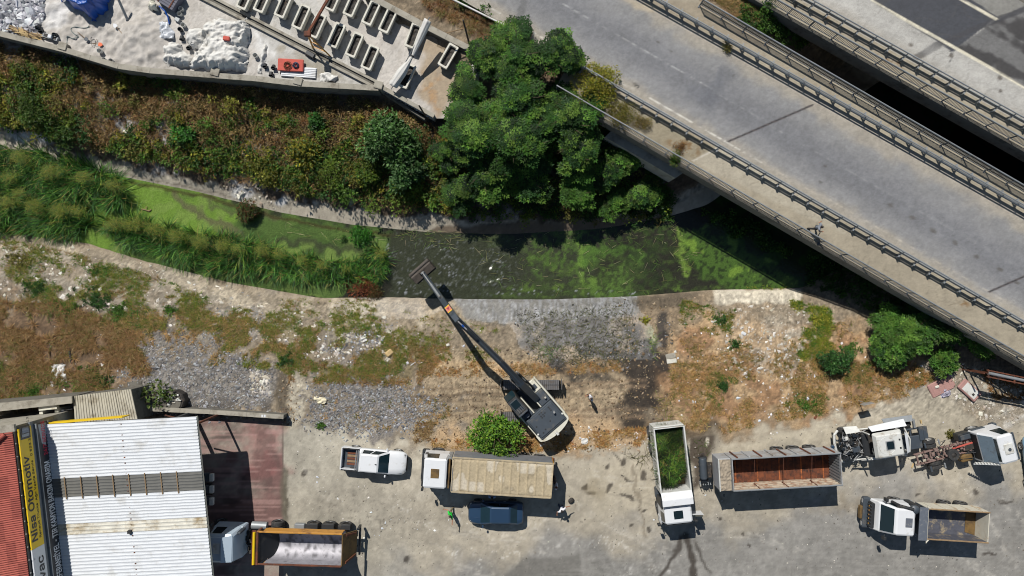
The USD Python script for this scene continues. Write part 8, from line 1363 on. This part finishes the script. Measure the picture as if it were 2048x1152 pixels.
person('person in a white shirt in the shadow edge behind the tarp covered truck', 1124, 1023, -60, 'shirt_white', 'denim', (((-.02, .24, -.12), (.05, .42, -.2)), ((.0, -.2, -.2), (.16, -.3, -.3))), .12)
person('person in a pale shirt standing close behind the tail of the covered truck', 1113, 975, 170, 'shirt_white', 'trousers_dark', (DOWN, ((.05, -.06, -.27), (.2, -.02, -.3))), hair='rust')
person('person in dark clothes in the shade right behind the covered truck', 1109, 960, 190, 'shirt_dark', 'trousers_dark', (DOWN, ((.02, -.06, -.28), (.05, -.08, -.52))))
person('person in light blue in the shade between the covered truck and blue car', 984, 996, 90, 'shirt_blue', 'trousers_dark', (((.12, .1, -.2), (.34, .08, -.24)), ((.12, -.1, -.2), (.34, -.06, -.24))))
person('person in grey striding along the bridge walkway beside the railing', 1642, 453, -20, 'shirt_grey', 'trousers_dark', (((-.1, .14, -.22), (.02, .26, -.36)), ((.14, -.1, -.22), (.3, -.04, -.26))), .26, .12, ZD + .03)
# ---------------------------------------------------------------- odds and ends on the ground
G = lambda x, y, h=0.0: on_ground(x, y) + [0, 0, h]
SG_ = (1, -1)
def stones(name, label, polys, lo, hi, cols, seed, flat=.6, cat='stones'):
    r = np.random.default_rng(seed); q = np.vstack([in_poly(n, p, r) + r.normal(0, 1, (n, 2)) * (9 * r.random((n, 1)) ** 2 * (name == 'gravel') * 3) for p, n in polys]); P = on_ground(q[:, 0], q[:, 1]); n = len(q); V = np.array([(1, 0, 0), (0, 1, 0), (-1, 0, 0), (0, -1, 0), (.1, .1, 1), (0, 0, -1)], float)
    F = np.array([(0, 1, 4), (1, 2, 4), (2, 3, 4), (3, 0, 4), (1, 0, 5), (2, 1, 5), (3, 2, 5), (0, 3, 5)]); s = lo + (hi - lo) * r.random(n) ** 3
    v = V[None] * (1 + .3 * r.standard_normal((n, 6, 1))).clip(.5, 1.6) * np.stack([s * r.uniform(.7, 1.6, n), s * r.uniform(.6, 1.1, n), s * flat * r.uniform(.4, 1, n)], 1)[:, None]; a = r.random(n) * 6.3; c_, s_ = np.cos(a)[:, None], np.sin(a)[:, None]
    v = np.stack([v[..., 0] * c_ - v[..., 1] * s_, v[..., 0] * s_ + v[..., 1] * c_, v[..., 2]], -1) + P[:, None] + [0, 0, .01]; c = shade(pick(n, cols, r=r), n, .14, .02, r)
    MB().add(v.reshape(-1, 3), (np.arange(n)[:, None, None] * 6 + F[None]).reshape(-1, 3), np.repeat(c, 6, 0)).put(None, name, 'tinted', col=True, top=(label, cat, None, 'stuff'))
GC_ = [A(148, 148, 150), A(122, 122, 124), A(172, 174, 176), A(100, 100, 102), A(144, 138, 128)]
stones('gravel', 'blue grey gravel spread in two big patches on the lower bank', [(GR1, 4200), (GR2, 3500), ([(380, 640), (470, 600), (560, 640), (460, 690)], 700), ([(640, 700), (760, 640), (800, 660), (720, 720)], 800), ([(560, 830), (700, 850), (760, 870), (640, 856)], 300)], .035, .13, GC_, 201, .6, 'gravel')
WH = [A(202, 194, 178), A(184, 174, 156), A(222, 216, 204), A(160, 148, 128)]
stones('pale_stones', 'pale flat stones showing among the weeds of the lower bank', [([(0, 480), (200, 500), (430, 570), (620, 610), (560, 660), (300, 650), (0, 610)], 800), ([(420, 600), (620, 620), (820, 640), (820, 720), (700, 740), (440, 660)], 700), ([(1420, 620), (1600, 600), (1640, 690), (1580, 770), (1440, 740)], 500), ([(1900, 720), (2060, 760), (2060, 850), (1960, 840), (1880, 780)], 500), ([(440, 370), (520, 370), (560, 420), (480, 410)], 60), (BANK, 500), ([(500, 740), (540, 735), (530, 780), (505, 785)], 120)], .04, .22, WH, 202, .45)
stones('dirt_clods', 'brown clods and pebbles over the dug earth and the tracks', [([(800, 690), (1260, 690), (1260, 880), (830, 880)], 2200), ([(1230, 600), (1420, 590), (1340, 840), (1240, 840)], 900), ([(560, 740), (600, 740), (600, 850), (560, 850)], 150), ([(820, 860), (1300, 860), (1300, 905), (900, 905)], 500)], .03, .12, [A(150, 126, 94), A(120, 98, 72), A(180, 160, 130), A(90, 76, 60)], 203, .7, 'clods')
stones('wet_debris', 'wet dark weed scraps and glinting stones dumped on the apron slope', [([(1020, 620), (1260, 600), (1300, 710), (1240, 745), (1060, 725)], 1900), ([(1325, 640), (1345, 640), (1345, 690), (1330, 690)], 120)], .03, .1, [A(70, 66, 60), A(54, 54, 44), A(150, 152, 158), A(96, 94, 90), A(90, 84, 66), A(60, 58, 50)], 204, .7, 'debris')
stones('litter', 'white scraps of litter scattered over bank and yard edge', [([(560, 640), (1000, 660), (1000, 720), (560, 740)], 120), ([(1350, 620), (1850, 700), (1880, 790), (1500, 850), (1340, 860)], 260), ([(1100, 850), (1300, 860), (1300, 900), (1060, 905)], 90), ([(0, 620), (220, 640), (220, 800), (0, 800)], 40), ([(1300, 880), (1900, 830), (1900, 960), (1300, 1060)], 60), ([(640, 850), (900, 890), (900, 1090), (600, 1100)], 50), (BANK, 90), ([(1560, 780), (1640, 790), (1640, 830), (1560, 830)], 50)], .04, .13, [A(240, 240, 240), A(226, 232, 240), A(240, 236, 226)], 205, .5, 'litter')
stones('yard_grit', 'small dark and pale grit scattered over the yard paving', [([(570, 870), (900, 910), (1300, 900), (1700, 840), (2048, 860), (2048, 1152), (570, 1152)], 2600)], .015, .06, [A(90, 84, 74), A(70, 64, 56), A(214, 208, 194), A(120, 110, 96)], 206, .5, 'grit')
# weed scraps lying about: stalks dropped by the digger
vv = Veg(); r = np.random.default_rng(41)
for poly, n, L, cols in (([(1030, 630), (1260, 610), (1280, 700), (1230, 740), (1070, 720)], 1800, .5, [A(74, 78, 44), A(96, 104, 50), A(60, 58, 44), A(120, 116, 70)]), ([(1310, 790), (1370, 780), (1420, 850), (1320, 850)], 170, .7, [TAN, STRAW, A(120, 130, 60), A(160, 150, 84)]), ([(1070, 690), (1120, 695), (1100, 720)], 120, .4, [DKGREEN, GREEN]), ([(1296, 690), (1315, 660), (1310, 720)], 60, .6, [A(150, 160, 90), GREEN]), ([(1240, 905), (1300, 910), (1290, 930)], 40, .8, [A(74, 66, 50), A(110, 110, 60)]), ([(1378, 880), (1430, 880), (1400, 950)], 60, .5, [A(90, 110, 50), A(76, 70, 50)]), ([(1290, 870), (1310, 870), (1310, 960), (1296, 940)], 50, .6, [A(84, 80, 50), A(110, 104, 60)])):
    q = in_poly(n, poly, r); P = on_ground(q[:, 0], q[:, 1]) + [0, 0, .03]; v_, f_, k = blades(P, r.standard_normal((n, 3)) * [1, 1, .12] + [0, 0, .12], r.uniform(.4, 1.2, n) * L, .045, .15, 2); vv.b.add(v_, f_, np.repeat(shade(pick(n, cols, r=r), n, .25, .06, r), k, 0))
vv.put(None, 'weed_scraps', top=('stalks of pulled weed dropped along the way from the water to the tipper', 'weed scraps', None, 'stuff'))
vv = Veg(); n = 520; q = np.vstack([in_poly(330, [(900, 460), (1340, 445), (1420, 520), (1300, 590), (1000, 580)], r), in_poly(120, [(790, 450), (920, 460), (900, 500), (790, 480)], r), in_poly(70, [(560, 440), (760, 470), (760, 490), (560, 470)], r)]); P = np.array([W(x, y, WZ + .05) for x, y in q]); v_, f_, k = blades(P, r.standard_normal((n, 3)) * [1, .6, .04] + [0, 0, .06], r.uniform(.25, .9, n), .035, .08, 2); vv.b.add(v_, f_, np.repeat(shade(pick(n, [A(110, 140, 60), A(84, 112, 50), A(150, 150, 90), A(70, 84, 46), A(190, 180, 140)], r=r), n, .25, .06, r), k, 0)); vv.put(None, 'floating_stalks', top=('cut stalks of water weed floating on the churned water', 'water weed', None, 'stuff'))
def slab_(name, label, cat, x, y, L, w, h, rz, m, part='slab', tilt=0, r=.02, z=0):
    p = G(x, y, z); t = thing(name, label, cat, p, rz); MB().rbox((-L / 2, -w / 2, 0), (L / 2, w / 2, h), r, R=Ry(tilt)).put(t, part, m); return t
t = slab_('mattress', 'pink quilted mattress lying flat with a stone on it, next to striped cloth', 'mattress', 1880, 773, 1.95, 1.15, .16, 27, 'pink_fabric', 'cover', 0, .06)
for k in range(4):
    for j in range(2): MB().rbox((-.75 + k * .48, -.4 + j * .45, .16), (-.35 + k * .48, -.02 + j * .45, .175), .006).put(t, 'quilted_square', 'pink_fabric')
t = slab_('mattress', 'pink mattress with a worn white patch, right of the quilted one', 'mattress', 1937, 780, 1.85, .95, .22, -42, 'pink_fabric', 'cover', 0, .07); MB().rbox((-.6, -.36, .22), (.7, .36, .235), .006).put(t, 'worn_patch', 'old_white_paint'); MB().rbox((.3, -.2, .235), (.5, .0, .24), .002).put(t, 'stain', 'grime')
t = slab_('stone', 'pale stone lying on the quilted pink mattress', 'stone', 1871, 773, .34, .22, .1, 20, 'planter', 'stone', 0, .06, .17)
v2, f2, o2 = None, None, None
X, Y = np.meshgrid(np.linspace(-.42, .42, 18), np.linspace(-.3, .3, 14), indexing='ij'); q = np.stack([X * 5, Y * 5, X * 0], -1); Z = .04 + .2 * np.abs(fbm(q, 3, 141) - .5) * 2 + .08 * (1 - (X / .42) ** 2); i = np.arange(252).reshape(18, 14); C = np.where((((X + Y * .8) * 9 + fbm(q * .6, 2, 142) * 3) % 1 > .5)[..., None], A(214, 208, 220), A(48, 44, 84)); t = thing('striped_cloth', 'crumpled navy and white striped cloth by the quilted mattress', 'cloth', G(1889, 785), 20); MB().add(np.stack([X, Y, Z], -1).reshape(-1, 3), np.stack([i[:-1, :-1], i[1:, :-1], i[1:, 1:], i[:-1, 1:]], -1).reshape(-1, 4), C.reshape(-1, 3)).put(t, 'cloth', 'tinted_rough', True, col=True)
t = thing('pipe_rack', 'long rusty steel frame holding a grey pipe, at the right edge', 'frame', W(1974, 741, 2.6) * [1, 1, 0]); o = W(1974, 741, 2.6) * [1, 1, 0]; e = lambda x, y, z: W(x, y, z) - o
for dy in (0, 13): MB().bar(e(1974, 740 + dy, 2.6), e(2110, 768 + dy, 2.6), .09, .12).put(t, 'rail', 'rust')
MB().tube(e(1976, 746, 2.6), e(2110, 774, 2.6), .12, 12).put(t, 'pipe', 'galvanised')
for x in (1976, 2028, 2078): y = 741 + (x - 1976) * .206; MB().bar(e(x, y - 2, 2.6), e(x + 1, y + 15, 2.6), .08, .1).put(t, 'cross_bar', 'rust'); a = e(x, y + 6, 2.6); MB().bar([a[0] - .25, a[1], -.2], [a[0] - .25, a[1], 2.55], .1, .1).put(t, 'leg', 'rust'); MB().bar([a[0] + .25, a[1], -.2], [a[0] + .25, a[1], 2.55], .1, .1).put(t, 'leg', 'rust')
t = thing('sign_post', 'small square plate on a thin post at the edge of the dry grass', 'sign', W(1716, 801, 0)); MB().tube((0, 0, -.1), (0, 0, 1.6), .03, 8).put(t, 'post', 'rim'); MB().rbox((-.45, -.03, 1.1), (.45, .0, 1.75), .01, R=Rz(12)).put(t, 'plate', 'rim')
slab_('concrete_slab', 'pale broken concrete slab lying upper of two by the dug channel', 'slab', 1341, 712, .82, .42, .12, 12, 'concrete'); slab_('concrete_slab', 'pale concrete slab lying lower of two by the dug channel', 'slab', 1343, 722, .8, .36, .1, 6, 'planter')
slab_('stone_block', 'yellowish block of stone alone on the weedy bank', 'stone', 779, 706, .66, .5, .25, 40, 'pale_wood', 'block', 5, .1); slab_('stone_block', 'small pale stone on the weedy bank near the boom shadow', 'stone', 896, 690, .3, .24, .14, 10, 'planter', 'block', 0, .06); slab_('stone_block', 'round pale stone at the water edge on the right', 'stone', 1410, 570, .34, .3, .2, 0, 'planter', 'block', 0, .1)
slab_('plank', 'thin white lath lying on the dry ground left of the boom shadow', 'plank', 821, 731, 1.0, .06, .03, 35, 'white_paint', 'lath'); slab_('plank', 'yellow wooden offcut on the paving right of the smashed truck', 'plank', 1825, 931, .42, .13, .06, 68, 'pale_wood', 'plank'); slab_('kerb_stone', 'dark brown stone block on the paving behind the covered truck', 'stone', 1142, 1000, .5, .4, .3, 40, 'grime', 'block', 0, .12)
slab_('panel', 'black panel lying in the weeds right of the rounded tree', 'panel', 1803, 733, .55, .4, .05, -30, 'black_plastic', 'sheet'); slab_('panel', 'white board leaning in the weeds above the black panel', 'panel', 1781, 719, .3, .55, .05, 10, 'white_paint', 'sheet'); slab_('box', 'broken grey box in the rubble above the mattresses', 'box', 1873, 742, .5, .34, .3, -50, 'galvanised', 'body')
slab_('log', 'charred beam lying in the dry grass at the left', 'log', 142, 714, 1.0, .16, .14, 100, 'grime', 'beam'); slab_('plank', 'old brown board on the gravel above the fig tree', 'plank', 270, 772, 1.2, .8, .04, 8, 'dark_concrete', 'board'); slab_('plank', 'pale board edge beside the old brown board', 'plank', 258, 784, 1.0, .22, .05, 12, 'old_white_paint', 'board')
slab_('plank', 'dark branch lying on the gravel by the white lime', 'branch', 440, 682, .9, .08, .06, -20, 'bark', 'stem'); slab_('rag', 'dark red rag on the dry ground near the trailer', 'rag', 1631, 834, .36, .2, .06, 60, 'rust', 'cloth', 0, .03); slab_('plastic_sheet', 'white plastic sheet piece in the straw grass, right of the slabs', 'plastic sheet', 1624, 713, .22, .55, .05, 12, 'white_paint', 'sheet', 0, .02); slab_('foam_piece', 'white foam piece between weeds on the pale slabs', 'foam', 1487, 667, .42, .26, .1, -30, 'white_paint', 'foam', 0, .05); slab_('foam_piece', 'yellowish foam lump in the straw grass', 'foam', 1602, 722, .3, .26, .14, 0, 'pale_wood', 'foam', 0, .08)
def rag(name, label, cat, x, y, a, b, m, seed, hgt=.25, rz=0):
    X, Y = np.meshgrid(np.linspace(-a, a, 20), np.linspace(-b, b, 20), indexing='ij'); q = np.stack([X * 3.2, Y * 3.2, X * 0], -1); n_ = fbm(q, 3, seed); rr_ = np.hypot(X / a, Y / b) + (noise(q * .8, seed + 1) - .5) * .9; Z = .03 + hgt * np.abs(n_ - .5) * 2.4; i = np.arange(400).reshape(20, 20); f = np.stack([i[:-1, :-1], i[1:, :-1], i[1:, 1:], i[:-1, 1:]], -1).reshape(-1, 4); f = f[(rr_.ravel()[f] < .95).all(1)]; u_, inv = np.unique(f, return_inverse=True); t = thing(name, label, cat, G(x, y), rz); MB().add(np.stack([X, Y, Z], -1).reshape(-1, 3)[u_], inv.reshape(f.shape)).put(t, 'sheet', m, True)
rag('plastic_bag', 'torn white plastic sheeting in the dry grass at the left', 'plastic sheet', 118, 748, .7, 1.0, 'white_tarp', 151, .4); rag('plastic_bag', 'white plastic scrap in the stony weeds in the middle of the bank', 'plastic bag', 727, 677, .5, .26, 'white_tarp', 153, .2, 20); rag('plastic_bag', 'crumpled white paper heap by the second gravel patch', 'paper', 640, 799, .55, .3, 'pale_paper' if M.get('pale_paper') or mat('pale_paper', A(230, 220, 190), .9, vary=.15) is None else '', 155, .25, -10); rag('plastic_bag', 'white plastic bag at the edge of the straw by the tipper', 'plastic bag', 1170, 882, .35, .25, 'white_tarp', 157, .2); rag('driftwood', 'grey branchy flotsam on the bright duckweed', 'flotsam', 292, 421, .35, .22, 'dusty_wood', 159, .2) if False else None
t = thing('flotsam', 'pale branch stuck in the bright duckweed', 'branch', W(292, 420, WZ + .02)); MB().pipe([(-.4, .1, 0), (0, 0, .08), (.3, -.1, .05), (.45, .05, .02)], .05, 6).put(t, 'branch', 'dusty_wood'); MB().tube((0, 0, .08), (.1, .3, .1), .03, 5).put(t, 'twig', 'dusty_wood')
cable('wire', 'bent white wire lying at the edge of the wet apron', 'wire', [(1236, 584), (1246, 590), (1252, 592), (1262, 596), (1272, 598)], .03, 'old_white_paint', lambda x, y: float(ground_z(x, y)), .05)
cable('hose', 'thin grey hose hanging down the bank from the yard wall', 'hose', [(137, 108), (142, 122), (150, 140), (153, 150)], .03, 'hose', lambda x, y: float(ground_z(x, y)), .35)
